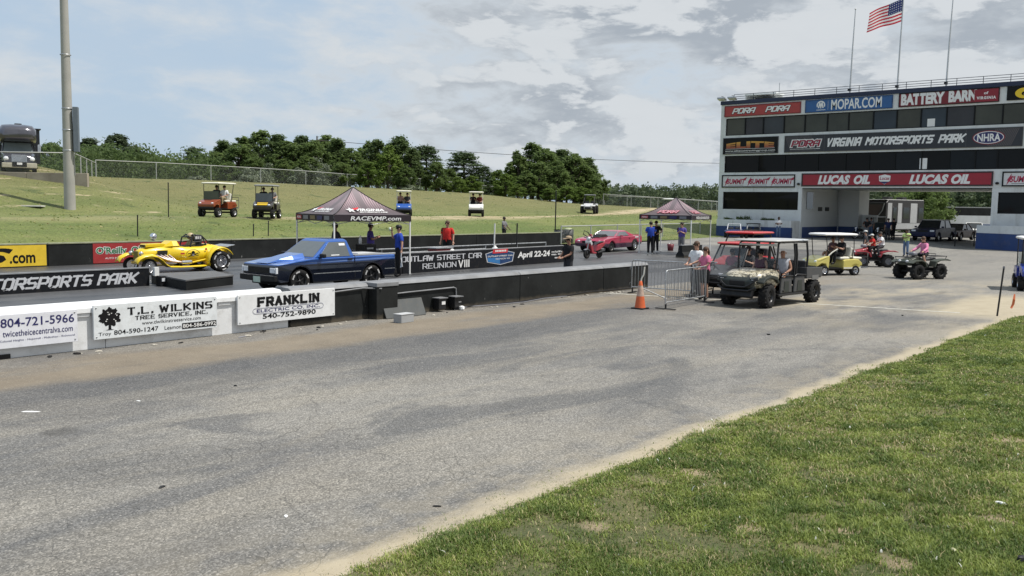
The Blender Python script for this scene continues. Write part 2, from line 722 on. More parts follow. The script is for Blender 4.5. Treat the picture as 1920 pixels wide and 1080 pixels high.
# dark, oily band along the middle of the lane near the wall
band = t.math('MULTIPLY', t.ramp(t.math('ABSOLUTE', t.math('SUBTRACT', Y, t.math('ADD', 13.2, t.math('MULTIPLY', streak, 1.2)))), .3, 2.4, .75, 0.0), t.ramp(X, 26, 34, 1, 0))
base = t.mix(band, base, (.085, .085, .088))
# stones
sp = t.ramp(aggv, .30, .85, .62, 1.42)
spk = t.math('MULTIPLY', t.ramp(aggv, .76, .9), .38)
k = t.node('ShaderNodeVectorMath', operation='SCALE')
t.l.new(base, k.inputs[0])
t.l.new(sp, k.inputs['Scale'])
base = t.mix(spk, k.outputs[0], (.44, .41, .36))
# cracks
wp = t.vmath('ADD', p, t.scale(t.noise(p, 1.3, 4, .6, out=1), .55, .55, 0))
cr1 = t.voro(wp, 1.1, 'DISTANCE_TO_EDGE')
cr2 = t.voro(wp, 3.6, 'DISTANCE_TO_EDGE')
crk = t.math('MAXIMUM', t.math('MULTIPLY', t.ramp(cr1, .002, .008, .8, 0), t.ramp(t.noise(p, .5, 3), .48, .60)), t.math('MULTIPLY', t.ramp(cr2, .004, .020, .8, 0), t.ramp(t.noise(p, .8, 3), .44, .62)))
base = t.mix(t.math('MULTIPLY', crk, .5), base, (.035, .034, .032))
oil = t.math('MULTIPLY', t.ramp(t.voro(t.vmath('ADD', p, t.scale(t.noise(p, 3, 3, out=1), .25, .25, 0)), .55), .06, .16, .6, 0), t.ramp(t.noise(p, .35, 2), .5, .6))
base = t.mix(oil, base, (.045, .043, .04))
for cx_, cy_, rr_ in ((2.0, 52.0, 41.5), (2.6, 52.4, 40.2), (30.0, -22.0, 31.2)):
    a_ = t.math('ABSOLUTE', t.math('SUBTRACT', t.vmath('LENGTH', t.vmath('SUBTRACT', p, (cx_, cy_, 0))), rr_))
    base = t.mix(t.math('MULTIPLY', t.ramp(a_, .06, .20, .30, 0), t.ramp(t.noise(t.scale(p, .5, 2, 1), .6, 4), .42, .6)), base, (.075, .073, .07))
# black rubber arcs
arc = t.math('ABSOLUTE', t.math('SUBTRACT', t.vmath('LENGTH', t.vmath('SUBTRACT', p, (33.5, 17.0, 0))), 8.1))
base = t.mix(t.math('MULTIPLY', t.ramp(arc, .05, .22, .55, 0), t.ramp(t.noise(p, .25, 2), .45, .6)), base, (.06, .06, .06))
# sand: along the grass verge and along the foot of the wall, and across the mouth by the barricades
edge_n = t.math('MULTIPLY', t.math('SUBTRACT', t.noise(t.scale(p, .5, 1, 1), .9, 6, .65), .5), 1.9)
verge = t.ramp(t.math('ADD', Y, t.math('MULTIPLY', edge_n, .6)), 5.45, 5.85, 1, 0)
verge2 = t.ramp(t.math('ADD', Y, edge_n), 5.5, 7.0, .3, 0)
foot = t.math('MULTIPLY', t.ramp(t.math('ADD', Y, t.math('MULTIPLY', edge_n, .5)), 13.9, 14.5), t.ramp(t.math('ADD', Y, edge_n), 16.5, 15.7, .18, 1))
foot = t.math('MULTIPLY', foot, t.ramp(t.noise(t.scale(p, .25, 1, 1), .8, 5, .6), .28, .50, .2, .95))
foot = t.math('MULTIPLY', foot, t.ramp(X, 30, 42, 1, 0))
mouth = t.math('MULTIPLY', t.math('MULTIPLY', t.ramp(X, 19, 27), t.ramp(X, 34, 48, 1, 0)), t.ramp(t.noise(t.scale(p, .6, 1.3, 1), .35, 5, .6), .42, .62, 0, .6))
dirtc = t.math('MULTIPLY', t.math('MULTIPLY', t.ramp(X, 25.5, 28), t.ramp(X, 33, 36, 1, 0)), t.ramp(t.math('ADD', Y, edge_n), 7.0, 8.4, .95, 0))
sand = t.math('MAXIMUM', t.math('MAXIMUM', verge, t.math('MULTIPLY', verge2, t.ramp(mid, .4, .6))), t.math('MAXIMUM', t.math('MAXIMUM', foot, dirtc), mouth))
sandc = t.mix(t.noise(p, 2.2, 5, .6), (.30, .25, .165), (.47, .41, .30))
footc = t.mix(t.noise(p, 1.1, 5, .6), (.125, .100, .070), (.26, .215, .155))
sandc = t.mix(t.ramp(Y, 11, 13), sandc, footc)
sandc = t.mix(t.ramp(aggv, .7, .9, 0, .35), sandc, (.42, .37, .28))
base = t.mix(t.math('MULTIPLY', sand, .9), base, sandc)
hgt = t.math('ADD', t.math('MULTIPLY', t.math('MULTIPLY', agd, -1.0), t.math('SUBTRACT', 1.0, t.math('MULTIPLY', sand, .7))), t.math('ADD', t.math('MULTIPLY', crk, -1.2), t.math('MULTIPLY', fine, .4)))
finish(t, b, base, t.ramp(mid, .3, .7, .95, .8), hgt, .55, .012)

road = sheet('service_road', list(np.arange(-14, 150, 2.0)), [-40, -16, -6, 0, 3, 5, 7, 8, 9, 10, 11, 12, 13, 14, 15, 16, 17.25], pave_z, m_road)

# --- drag strip: dark sealed surface with rubbered grooves
m_strip, t, b, p, X, Y = ground_mat('drag_strip_asphalt')
st = t.noise(t.scale(p, .035, 1.0, 1.0), 2.4, 6, .62)
mo = t.noise(p, .6, 5, .6)
c = t.mix(t.ramp(st, .35, .65), (.040, .041, .044), (.078, .079, .083))
c = t.mix(t.ramp(mo, .5, .75, 0, .5), c, (.12, .118, .112))
gro = t.math('MINIMUM', t.math('ABSOLUTE', t.math('SUBTRACT', t.math('ABSOLUTE', t.math('SUBTRACT', Y, 20.9)), .8)), t.math('ABSOLUTE', t.math('SUBTRACT', t.math('ABSOLUTE', t.math('SUBTRACT', Y, 30.2)), .8)))
c = t.mix(t.ramp(gro, .15, .6, .8, 0), c, (.022, .022, .024))
c = t.mix(t.math('MULTIPLY', t.ramp(X, 34, 52), t.ramp(mo, .3, .6, .3, .8)), c, (.15, .146, .138))
finish(t, b, c, t.ramp(st, .3, .7, .34, .58), t.noise(p, 90, 3, .6), .25, .006)
sheet('drag_strip', list(np.arange(-40, 57, 4.0)), [17.25, 18, 18.6, 19.2, 19.8, 20.4, 21, 21.6, 22.2, 24, 28, 32, 35.7], pave_z, m_strip)

# --- pale apron round the tower
m_apron, t, b, p, X, Y = ground_mat('apron_asphalt')
mo = t.noise(t.scale(p, .5, 1.2, 1), .45, 6, .6)
c = t.mix(t.ramp(mo, .35, .68), (.155, .150, .138), (.235, .225, .202))
c = t.mix(t.ramp(t.noise(p, 1.4, 5, .6), .55, .72, 0, .5), c, (.11, .11, .108))
c = t.mix(t.ramp(t.voro(t.vmath('ADD', p, t.scale(t.noise(p, .8, 4, out=1), .9, .9, 0)), .35, 'DISTANCE_TO_EDGE'), .006, .016, .6, 0), c, (.05, .05, .05))
finish(t, b, c, .85, t.noise(p, 50, 4, .6), .3, .01)
sheet('tower_apron', list(np.arange(56, 151, 3.0)), [17.25, 18, 18.6, 19.2, 19.8, 20.4, 21, 21.6, 22.2, 24, 28, 32, 35.7], pave_z, m_apron)

# painted line across the road by the barricades
m_line = mat('road_paint', (.50, .49, .44), .7, var=.25, vscale=6, dirt=.6)
mb = MB()
lp = [Vector((24.6, 17.2)), Vector((25.4, 13.6)), Vector((26.72, 10.56)), Vector((27.57, 6.7))]
nq = 16
pts = []
for i in range(nq + 1):
    u = i / nq * 3
    k = min(2, int(u))
    pts.append(lp[k].lerp(lp[k + 1], u - k))
vs_ = []
for i, q in enumerate(pts):
    vs_ += [(q.x - .07, q.y, .005), (q.x + .07, q.y, .005)]
mb.add(vs_, [(2 * i, 2 * i + 1, 2 * i + 3, 2 * i + 2) for i in range(nq)])
struct(mb.build('road_marking_line', m_line))

# --- grass: hill beyond the track
m_hill, t, b, p, X, Y = ground_mat('mown_hill_grass')
g1 = t.noise(t.scale(p, .45, 1.0, 1.0), .22, 6, .62, .4)
g2 = t.noise(p, 1.6, 6, .65)
g3 = t.noise(p, 9.0, 4, .7)
up = t.ramp(Y, 50, 74)
c = t.mix(t.ramp(g1, .35, .65), (.092, .128, .028), (.158, .176, .052))
c = t.mix(t.math('MULTIPLY', up, .72), c, t.mix(g2, (.112, .110, .036), (.205, .174, .080)))
c = t.mix(t.ramp(g2, .54, .74, 0, .5), c, (.185, .160, .080))
c = t.mix(t.ramp(t.noise(p, .5, 5, .6, .5), .58, .70, 0, .7), c, (.046, .072, .018))
k = t.node('ShaderNodeVectorMath', operation='SCALE')
t.l.new(c, k.inputs[0])
t.l.new(t.ramp(g3, .32, .68, .68, 1.28), k.inputs['Scale'])
c = k.outputs[0]
wob = t.math('MULTIPLY', t.math('SUBTRACT', t.noise(t.scale(p, .3, 1, 1), .35, 5), .5), 2.6)
pc = t.math('ADD', 47.8, t.math('MULTIPLY', t.math('MAXIMUM', t.math('SUBTRACT', X, 58.0), 0.0), .40))
track = t.ramp(t.math('ABSOLUTE', t.math('SUBTRACT', t.math('ADD', Y, wob), pc)), .4, 2.2, .95, 0)
track = t.math('MULTIPLY', track, t.math('MULTIPLY', t.ramp(X, 28, 42, .25, 1), t.ramp(t.noise(p, .3, 4), .34, .52, .4, 1)))
bare = t.math('MULTIPLY', t.math('MULTIPLY', t.ramp(t.noise(t.scale(p, .45, 1.3, 1), .62, 6, .65), .585, .64), t.ramp(X, 30, 36, 1, 0)), t.ramp(Y, 50, 55))
c = t.mix(t.math('MAXIMUM', track, t.math('MULTIPLY', bare, .85)), c, t.mix(g2, (.34, .27, .16), (.47, .39, .26)))
finish(t, b, c, .95, t.math('ADD', g3, t.noise(p, 30, 3)), .5, .08)
ys = [35.45, 35.7] + list(np.arange(36.2, 60, .8)) + list(np.arange(60, 96, 1.2)) + [100, 108, 120, 140, 175]
xs = list(np.arange(-60, 130, 1.6)) + list(np.arange(131, 480, 8))
sheet('grass_hill', xs, ys, lambda x, y: hill_z(x, min(y, 95)) - .03 * max(0, y - 97) if y < 300 else 0, m_hill)

# wide country beyond everything
m_field, t, b, p, X, Y = ground_mat('far_field')
finish(t, b, t.mix(t.noise(p, .02, 6, .6), (.075, .10, .03), (.15, .15, .06)), .95)
sheet('ground', [-2500, -200, 0, 150, 400, 3000], [-2500, -100, 0, 60, 200, 3000], lambda x, y: -1.2, m_field)

# --- near grass bank where the photographer stands
def bank_z(x, y):
    if y > 5.5:
        return -.03
    k = sstep((5.5 - y) / .5)
    return -.03 + .075 * k + .16 * sstep((5.3 - y) / 4.5) + .035 * noise.noise(Vector((x * .7, y * .7, 1))) * k


def bank_edge(x):
    return 5.48 + .10 * math.sin(x * .9) + .26 * noise.noise(Vector((x * .55, 4, 2))) + .12 * noise.noise(Vector((x * 2.3, 1, 5)))


# bare earthy spots worn into the turf
BARE = [(at(px, py, .12), r) for px, py, r in ((1303, 877, .12), (1118, 972, .10), (1395, 989, .13), (1590, 999, .15), (1679, 837, .2), (1870, 989, .13), (1685, 1071, .11), (1896, 834, .2), (1560, 800, .14))]
m_bank, t, b, p, X, Y = ground_mat('grass_bank_soil')
c = t.mix(t.ramp(t.noise(p, 1.2, 5, .6), .4, .6), (.070, .082, .028), (.150, .140, .060))
c = t.mix(t.ramp(t.noise(p, 26, 5, .75), .48, .66, 0, .6), c, (.13, .105, .055))
c = t.mix(t.ramp(t.noise(p, 9, 6, .7), .60, .70, 0, .8), c, (.30, .235, .15))
c = t.mix(t.ramp(Y, 5.0, 5.5, 0, .7), c, (.30, .24, .15))
bm_ = 0.0
wb = t.vmath('ADD', p, t.scale(t.noise(p, 6, 4, .6, out=1), .22, .22, 0))
for q_, r_s in BARE:
    dd = t.vmath('LENGTH', t.vmath('MULTIPLY', t.vmath('SUBTRACT', wb, (q_.x + .11, q_.y + .11, 0)), (1, 1, 0)))
    bm_ = t.math('MAXIMUM', bm_, t.ramp(dd, r_s * .4, r_s * 2.0, .75, 0))
c = t.mix(t.math('MULTIPLY', bm_, .9), c, t.mix(t.noise(p, 22, 4, .7), (.26, .19, .12), (.46, .36, .25)))
finish(t, b, c, .95, t.noise(p, 40, 4, .7), .7, .03)
mb = MB()
nx = 130
xs = [-6 + 37.5 * i / (nx - 1) for i in range(nx)]
vs_, fs = [], []
offs = [0, .04, .12, .3, .55, .9, 1.4, 2.0, 2.8, 3.8, 5.0, 6.5, 9, 14, 22]
for j, o in enumerate(offs):
    for x in xs:
        taper = sstep((30.6 - x) / 3.0)
        y = bank_edge(x) - o - (1 - taper) * 3.0
        z = (bank_z(x, y) if j else -.03)
        vs_.append((x, y, z + (1 - taper) * -.03))
for j in range(len(offs) - 1):
    for i in range(nx - 1):
        fs.append((j * nx + i, (j + 1) * nx + i, (j + 1) * nx + i + 1, j * nx + i + 1))
mb.add(vs_, fs, True)
struct(mb.build('grass_bank', m_bank))


# blades of the near grass, one mesh
def blade_field():
    rng = np.random.default_rng(5)
    d = np.array(_d); R = np.array(CR); U = np.array(CU)
    n = 1250000
    # sample more densely close to the camera
    rr = rng.random(n) ** 1.3
    x = 3.2 + rr * 27.0
    y = .4 + rng.random(n) * 5.5
    rel = np.stack([x, y, np.full(n, .05 - CAM_H)], 1)
    t_ = rel @ d
    qx = 960 + F_PX * (rel @ R) / t_
    qy = 540 - F_PX * (rel @ U) / t_
    ok = (qx < 1990) & (qx > -60) & (qy < 1150)
    x, y = x[ok], y[ok]
    def vn(sc, seed):
        g = np.random.default_rng(seed).random((120, 120))
        u, v = x * sc + 20, y * sc + 20
        i, j = np.floor(u).astype(int), np.floor(v).astype(int)
        fu, fv = u - i, v - j
        fu, fv = fu * fu * (3 - 2 * fu), fv * fv * (3 - 2 * fv)
        i, j = i % 119, j % 119
        return (g[i, j] * (1 - fu) + g[i + 1, j] * fu) * (1 - fv) + (g[i, j + 1] * (1 - fu) + g[i + 1, j + 1] * fu) * fv
    a, b_, c_ = vn(.9, 1), vn(2.3, 2), vn(5.5, 3)
    e = 5.5 + .10 * np.sin(x * .9) + (vn(.55, 9) - .5) * .5 + (vn(2.4, 8) - .5) * .35
    patch = a * .5 + b_ * .3 + c_ * .2
    keep = (y < e - np.maximum(0, x - 27.4) * .9) & (rng.random(len(x)) < np.clip((patch - .29) * 5.5, .16, 1)) & (rng.random(len(x)) < np.clip((e - y) * 2.6 + .12, 0, 1))
    bare = (vn(1.7, 21) * .45 + vn(5.1, 22) * .55) < .235
    keep &= ~(bare & (rng.random(len(x)) < .82))
    for q_, r_s in BARE:
        keep &= ~((np.hypot(x - q_.x, y - q_.y) < r_s * (.35 + 1.1 * vn(7.0, 51) + .5 * rng.random(len(x)))) & (rng.random(len(x)) < .80))
    vk = vn(2.8, 41)[keep]
    vn2 = (vn(.45, 33) * .6 + vn(1.5, 34) * .4)[keep]
    x, y, patch, c_ = x[keep], y[keep], patch[keep], c_[keep]
    n = len(x)
    dist = np.hypot(x, y)
    lush = vn(.9, 1)[:n] if False else patch
    h = (.017 + .032 * rng.random(n) ** 2 + .05 * np.clip(lush - .5, 0, 1)) * (1 + .25 * (rng.random(n) < .02) * 3)
    clump = vk + .25 * (rng.random(n) - .5) > .70
    h = np.where(clump, h * 1.35, h)
    wd = (.0028 + .0022 * rng.random(n)) * np.clip(dist / 7, 1, 2.6)
    fl_ = rng.random(n) < .0008
    wd = np.where(fl_, wd * 2.0, wd)
    az = rng.random(n) * 6.283
    lean = .25 + .85 * rng.random(n)
    z0 = np.array([bank_z(float(p), float(q)) for p, q in zip(x, y)]) - .004
    ca, sa = np.cos(az), np.sin(az)
    P = np.zeros((n, 5, 3), np.float32)
    for k_, (hh, off, ww) in enumerate(((0, 0, -1), (0, 0, 1), (.6, .35, .8), (.6, .35, -.8), (1, 1, 0))):
        P[:, k_, 0] = x + ca * lean * h * off - sa * wd * ww
        P[:, k_, 1] = y + sa * lean * h * off + ca * wd * ww
        P[:, k_, 2] = z0 + h * hh * (1 - .25 * lean * off)
    me = bpy.data.meshes.new('grass')
    me.vertices.add(n * 5)
    me.vertices.foreach_set('co', P.ravel())
    base_ = np.arange(n)[:, None] * 5
    loops = np.concatenate([base_ + np.array([[0, 1, 2]]), base_ + np.array([[0, 2, 3]]), base_ + np.array([[3, 2, 4]])], 1).ravel()
    me.loops.add(len(loops))
    me.loops.foreach_set('vertex_index', loops.astype(np.int32))
    me.polygons.add(n * 3)
    me.polygons.foreach_set('loop_start', np.arange(n * 3, dtype=np.int32) * 3)
    me.update(calc_edges=True)
    at_ = me.attributes.new('tint', 'FLOAT', 'POINT')
    tint = np.clip(.75 * rng.random(n) + .9 * (c_ - .5) + .15, 0, 1)
    dry = rng.random(n) < (.03 + .22 * np.clip((vn2 - .47) * 3, 0, 1) + .12 * (1 - np.clip((patch - .3) * 3, 0, 1)))
    big = vn2 * .9
    tint = np.clip(tint + (big - .5) * .55, 0, 1.1)
    tint = np.where(dry, 1.5 + .4 * rng.random(n), tint)
    tint = np.where(clump & ~dry, tint * .45, tint)
    tint = np.where(fl_, 2.5, tint)
    at_.data.foreach_set('value', np.repeat(tint, 5).astype(np.float32))
    o = bpy.data.objects.new('grass', me)
    col.objects.link(o)
    m = bpy.data.materials.new('grass_blade')
    m.use_nodes = True
    t = NT(m.node_tree)
    bs = t.n['Principled BSDF']
    ti = t.node('ShaderNodeAttribute', attribute_name='tint').outputs['Fac']
    c = t.mix(t.ramp(ti, 0, 1, smooth=False), (.082, .134, .028), (.300, .355, .085))
    c = t.mix(t.ramp(ti, 1.2, 1.5), c, t.mix(t.ramp(ti, 1.5, 1.9), (.36, .30, .14), (.52, .45, .26)))
    c = t.mix(t.ramp(ti, 2.1, 2.3), c, (.75, .75, .70))
    t.l.new(c, bs.inputs['Base Color'])
    bs.inputs['Roughness'].default_value = .55
    bs.inputs['Specular IOR Level'].default_value = .3
    tr = t.node('ShaderNodeBsdfTranslucent')
    t.l.new(c, tr.inputs[0])
    mx = t.node('ShaderNodeMixShader')
    mx.inputs[0].default_value = .3
    t.l.new(bs.outputs[0], mx.inputs[1])
    t.l.new(tr.outputs[0], mx.inputs[2])
    t.l.new(mx.outputs[0], t.n['Material Output'].inputs[0])
    me.materials.append(m)
    o['kind'] = 'stuff'
    return tag(o, 'short mown green lawn beside the asphalt road, with bare earthy patches', 'grass')


blade_field()


def hill_tufts():
    """tufts of longer grass over the mown hill"""
    rng = np.random.default_rng(12)
    n = 36000
    x = 8 + 112 * rng.random(n) ** 1.4
    y = 35.8 + 46 * rng.random(n) ** 1.25
    cl_ = np.array([noise.noise(Vector((a * .35, b * .6, 4))) for a, b in zip(x, y)])
    k = rng.random(n) < np.clip(.45 + cl_ * 1.3, .03, 1)
    x, y, cl_ = x[k], y[k], cl_[k]
    n = len(x)
    z = np.array([hill_z(float(a), float(b)) for a, b in zip(x, y)]) - .01
    az = rng.random(n) * 6.283
    h = .025 + .05 * rng.random(n) ** 2
    w_ = .03 + .06 * rng.random(n)
    ca, sa = np.cos(az) * w_, np.sin(az) * w_
    P = np.zeros((n, 3, 3), np.float32)
    for i, (sx, hh) in enumerate(((-1, 0), (1, 0), (0, 1))):
        P[:, i, 0], P[:, i, 1], P[:, i, 2] = x + ca * sx + .06 * hh * rng.normal(size=n), y + sa * sx + .06 * hh * rng.normal(size=n), z + h * hh
    me = bpy.data.meshes.new('hill_tufts')
    me.vertices.add(n * 3)
    me.vertices.foreach_set('co', P.ravel())
    me.loops.add(n * 3)
    me.loops.foreach_set('vertex_index', np.arange(n * 3, dtype=np.int32))
    me.polygons.add(n)
    me.polygons.foreach_set('loop_start', np.arange(n, dtype=np.int32) * 3)
    me.update(calc_edges=True)
    ti = np.where(rng.random(n) < .28 + .3 * np.clip((y - 52) / 20, 0, 1), 1.3 + .5 * rng.random(n), .7 * rng.random(n))
    me.attributes.new('tint', 'FLOAT', 'POINT').data.foreach_set('value', np.repeat(ti, 3).astype(np.float32))
    me.materials.append(bpy.data.materials['grass_blade'])
    o = bpy.data.objects.new('hill_grass', me)
    col.objects.link(o)
    o['kind'] = 'stuff'
    tag(o, 'uneven tufts of green and straw coloured grass over the mown hill', 'grass')


hill_tufts()

# ================================================================ TRACK WALLS
UX, UY_, UZ = Vector((1, 0, 0)), Vector((0, 1, 0)), Vector((0, 0, 1))


def vplane(px, py, O, ux):
    """(distance along ux, height) where a pixel's ray meets the upright plane through O"""
    v = ray(px, py)
    n = Vector((ux.y, -ux.x, 0))
    o = Vector((0, 0, CAM_H))
    t_ = (Vector((O[0], O[1], 0)) - o).dot(n) / v.dot(n)
    p = o + v * t_
    return (p - Vector((O[0], O[1], 0))).dot(ux), p.z


M_WALLW = mat('white_wall_paint', (.70, .71, .72), .6, var=.06, vscale=1.2, bump=.2, bscale=25, dirt=.28)


def chipped(name, base, chip):
    m = bpy.data.materials.new(name)
    m.use_nodes = True
    t = NT(m.node_tree)
    b = t.n['Principled BSDF']
    p = t.node('ShaderNodeTexCoord').outputs['Object']
    c = t.mix(t.ramp(t.noise(p, 1.1, 6, .65), .35, .7), base, tuple(k * 1.9 for k in base))
    c = t.mix(t.ramp(t.noise(t.scale(p, 1, 1, .35), 9, 4, .75), .705, .73), c, chip)
    s = t.node('ShaderNodeSeparateXYZ')
    t.l.new(p, s.inputs[0])
    c = t.mix(t.ramp(t.math('ADD', s.outputs[2], t.math('MULTIPLY', t.noise(p, 3, 5), .22)), .12, .26, .55, 0), c, (.15, .125, .09))
    t.l.new(c, b.inputs['Base Color'])
    b.inputs['Roughness'].default_value = .6
    b.inputs['Specular IOR Level'].default_value = .22
    bn = t.node('ShaderNodeBump')
    bn.inputs['Strength'].default_value = .25
    bn.inputs['Distance'].default_value = .01
    t.l.new(t.noise(p, 22, 4, .6), bn.inputs['Height'])
    t.l.new(bn.outputs[0], b.inputs['Normal'])
    return m


M_WALLB = chipped('black_wall_paint', (.011, .012, .012), (.42, .42, .40))
M_WALLTOP = mat('grey_wall_top', (.20, .205, .215), .55, var=.2, vscale=2, dirt=.2)

wall_w = thing('track_wall', 'white concrete track wall carrying three sponsor banners beside the road', 'wall', (0, 0, 0))
for i in range(6):
    x0, x1 = -13.0 + i * 4.21, -13.0 + (i + 1) * 4.21 - .012
    MB().span((x0, 17.05, 0), (x1, 17.36, .70)).build('wall_panel', M_WALLW, wall_w, .008)
MB().prism([(16.99, .702), (17.0, .80), (17.10, .875), (17.38, .895), (17.38, .702)], 25.0, axis='X', c=(-.42, 0, 0)).build('coping', M_WALLW, wall_w, .01)
for x in (7.60, 10.6):
    MB().span((x - .14, 17.015, .64), (x + .14, 17.049, .695)).build('ledge', M_WALLW, wall_w)
MB().span((6.0, 17.02, 0), (6.32, 17.047, .085)).build('drain_cover', M_BLACKPL, wall_w)

wall_b = thing('track_wall', 'black concrete track wall running on from the white one to the barricades', 'wall', (0, 0, 0))
for x0, x1 in ((12.30, 14.6), (15.32, 20.45), (20.47, 24.8), (24.82, 27.6)):
    MB().span((x0, 17.02, 0), (x1, 17.36, .80)).build('wall_panel', M_WALLB, wall_b, .01)
    MB().prism([(17.0, .802), (17.04, .85), (17.10, .885), (17.40, .905), (17.40, .802)], x1 - x0, axis='X', c=((x0 + x1) / 2, 0, 0)).build('coping', M_WALLTOP, wall_b, .006)
MB().span((14.612, 16.72, 0), (15.308, 17.36, .80)).build('buttress', M_WALLB, wall_b, .012)
MB().span((14.60, 16.70, .802), (15.32, 17.40, .90)).build('buttress_cap', M_WALLTOP, wall_b, .008)
MB().tube([(13.5, 16.985, .735), (14.4, 16.98, .775), (14.75, 16.685, .76)], .018).build('conduit', M_WALLTOP, wall_b)
MB().tube([(15.4, 17.0, .56), (15.9, 16.99, .575), (17.6, 16.99, .60), (17.68, 16.985, .57), (17.70, 16.985, .36)], .02).build('conduit', M_WALLTOP, wall_b)


def banner(label, x0, x1, z0, z1, body=P_WHITE):
    t = thing('banner_sign', label, 'sign', ((x0 + x1) / 2, 16.955, z0), 0, 'banners on the white track wall')
    MB().box((0, 0, (z1 - z0) / 2), (x1 - x0, .05, z1 - z0)).build('board', body, t, .004)
    for sx in (-1, 1):
        for zz in (.05, z1 - z0 - .05):
            MB().lathe([(0, -.03), (.014, -.03), (.014, -.022)], 8, (sx * ((x1 - x0) / 2 - .05), -.004, zz), 'Y').build('bolt', M_STEEL, t)
    return Sign(t, (-(x1 - x0) / 2, -.025, 0), UX, UZ, .004), x1 - x0, z1 - z0


O17 = (0, 16.93, 0)


def u17(px, py):
    return vplane(px, py, O17, UX)


B = mat('print_banner', (.70, .71, .76), .5, var=.04, dirt=.12, bump=.5, bscale=2.2)
S, W_, H_ = banner('white banner with a blue phone number and ice web address', 5.0, 7.47, .20, .80, B)
x0, x1 = 6.12 - 5.0, 2.44
S.text('804-721-5966', x0 + .02, .37, x1 - .03, .53, P_NAVY, .012)
S.text('twicetheicecentralva.com', x0 + .05, .205, x1 - .06, .315, P_NAVY, .004)
S.text('Colonial Heights - Hopewell - Midlothian - Richmond', x0, .105, x1 - .03, .15, P_NAVY)
S.text('TWICE THE ICE', .08, .30, .98, .5, P_NAVY, .015)

S, W_, H_ = banner('white tree service banner with a black tree silhouette', 7.77, 10.37, .19, .845, mat('print_banner2', (.68, .71, .73), .5, var=.05, dirt=.15, bump=.5, bscale=2.0))
rng = random.Random(3)
crown = []
for k in range(64):
    q = 2 * math.pi * k / 64
    r = 1 + .13 * math.sin(q * 9) + rng.uniform(-.10, .10)
    crown.append((.31 + .20 * r * math.cos(q) * (1.05 if math.sin(q) < 0 else .95), .42 + .165 * r * math.sin(q)))
S.poly(crown, P_BLACK, 0, 'tree_emblem')
S.poly([(.22, .165), (.28, .18), (.285, .30), (.33, .30), (.335, .18), (.40, .165)], P_BLACK, .001, 'tree_emblem')
for k in range(10):
    q = rng.uniform(0, 6.28)
    r = rng.uniform(.4, .9)
    S.oval(.31 + .17 * r * math.cos(q), .41 + .13 * r * math.sin(q), rng.uniform(.008, .02), rng.uniform(.006, .014), P_WHITE, .002, 'tree_emblem', 7)
ST = dict(wt=1.15, serif=True, gap=2.2, thin=.55)
S.text('T.L. WILKINS', .66, .415, 2.50, .575, P_BLACK, stroke=dict(wt=1.4, serif=True, gap=2.3, thin=.7))
S.text('TREE SERVICE, INC.', .81, .30, 2.38, .395, P_BLACK, stroke=dict(wt=1.25, serif=True, gap=2.1, thin=.75))
S.text('www.tlwilkinstreeservice.com', .95, .205, 2.22, .275, P_BLACK)
S.text('Troy', .085, .045, .33, .13, P_BLACK)
S.text('804-590-1247', .385, .06, 1.29, .15, P_BLACK, .01)
S.text('Leamon', 1.42, .06, 1.78, .135, P_BLACK)
S.rect(1.80, .04, 2.58, .16, P_BLACK, .001)
S.text('804-586-0992', 1.815, .06, 2.565, .14, P_WHITE, .012, h=.003)

S, W_, H_ = banner('white electric company banner with bold black slab letters', 10.87, 13.49, .185, .835, mat('print_banner3', (.72, .73, .74), .5, var=.05, dirt=.10))
S.text('FRANKLIN', .47, .345, 2.18, .585, P_BLACK, stroke=dict(wt=2.0, serif=True, gap=2.7))
S.text('ELECTRIC CO. INC.', .47, .235, 2.18, .305, P_NAVY, .014)
ov = [(.47 + .08 * math.cos(q) - .02, .27 + .06 * math.sin(q)) for q in np.linspace(math.pi / 2, 3 * math.pi / 2, 9)] + [(2.2 + .08 * math.cos(q), .27 + .06 * math.sin(q)) for q in np.linspace(-math.pi / 2, math.pi / 2, 9)]
mb = MB()
mb.tube([S.pt(a, b, .002) for a, b in ov + ov[:1]], .003, 5)
mb.build('outline', P_NAVY, S.p)
S.text('540-752-9890', .62, .085, 2.06, .195, P_BLACK, .022)

# --- far wall with sponsor sections
YF = 35.2
wall_f = thing('track_wall', 'low black wall along the far edge of the drag strip below the grass hill', 'wall', (0, 0, 0))
for x0, x1 in ((-30, -2), (-1.98, 5.98), (6, 14.5), (14.52, 22.3), (22.32, 30.3), (30.32, 38.3), (38.32, 46.3)):
    MB().span((x0, YF, .28), (x1, YF + .3, 1.13)).build('wall_panel', M_WALLB, wall_f, .01)
    MB().span((x0, YF - .02, 1.132), (x1, YF + .33, 1.175)).build('coping', mat('olive_coping', (.25, .26, .17), .8, var=.25), wall_f)


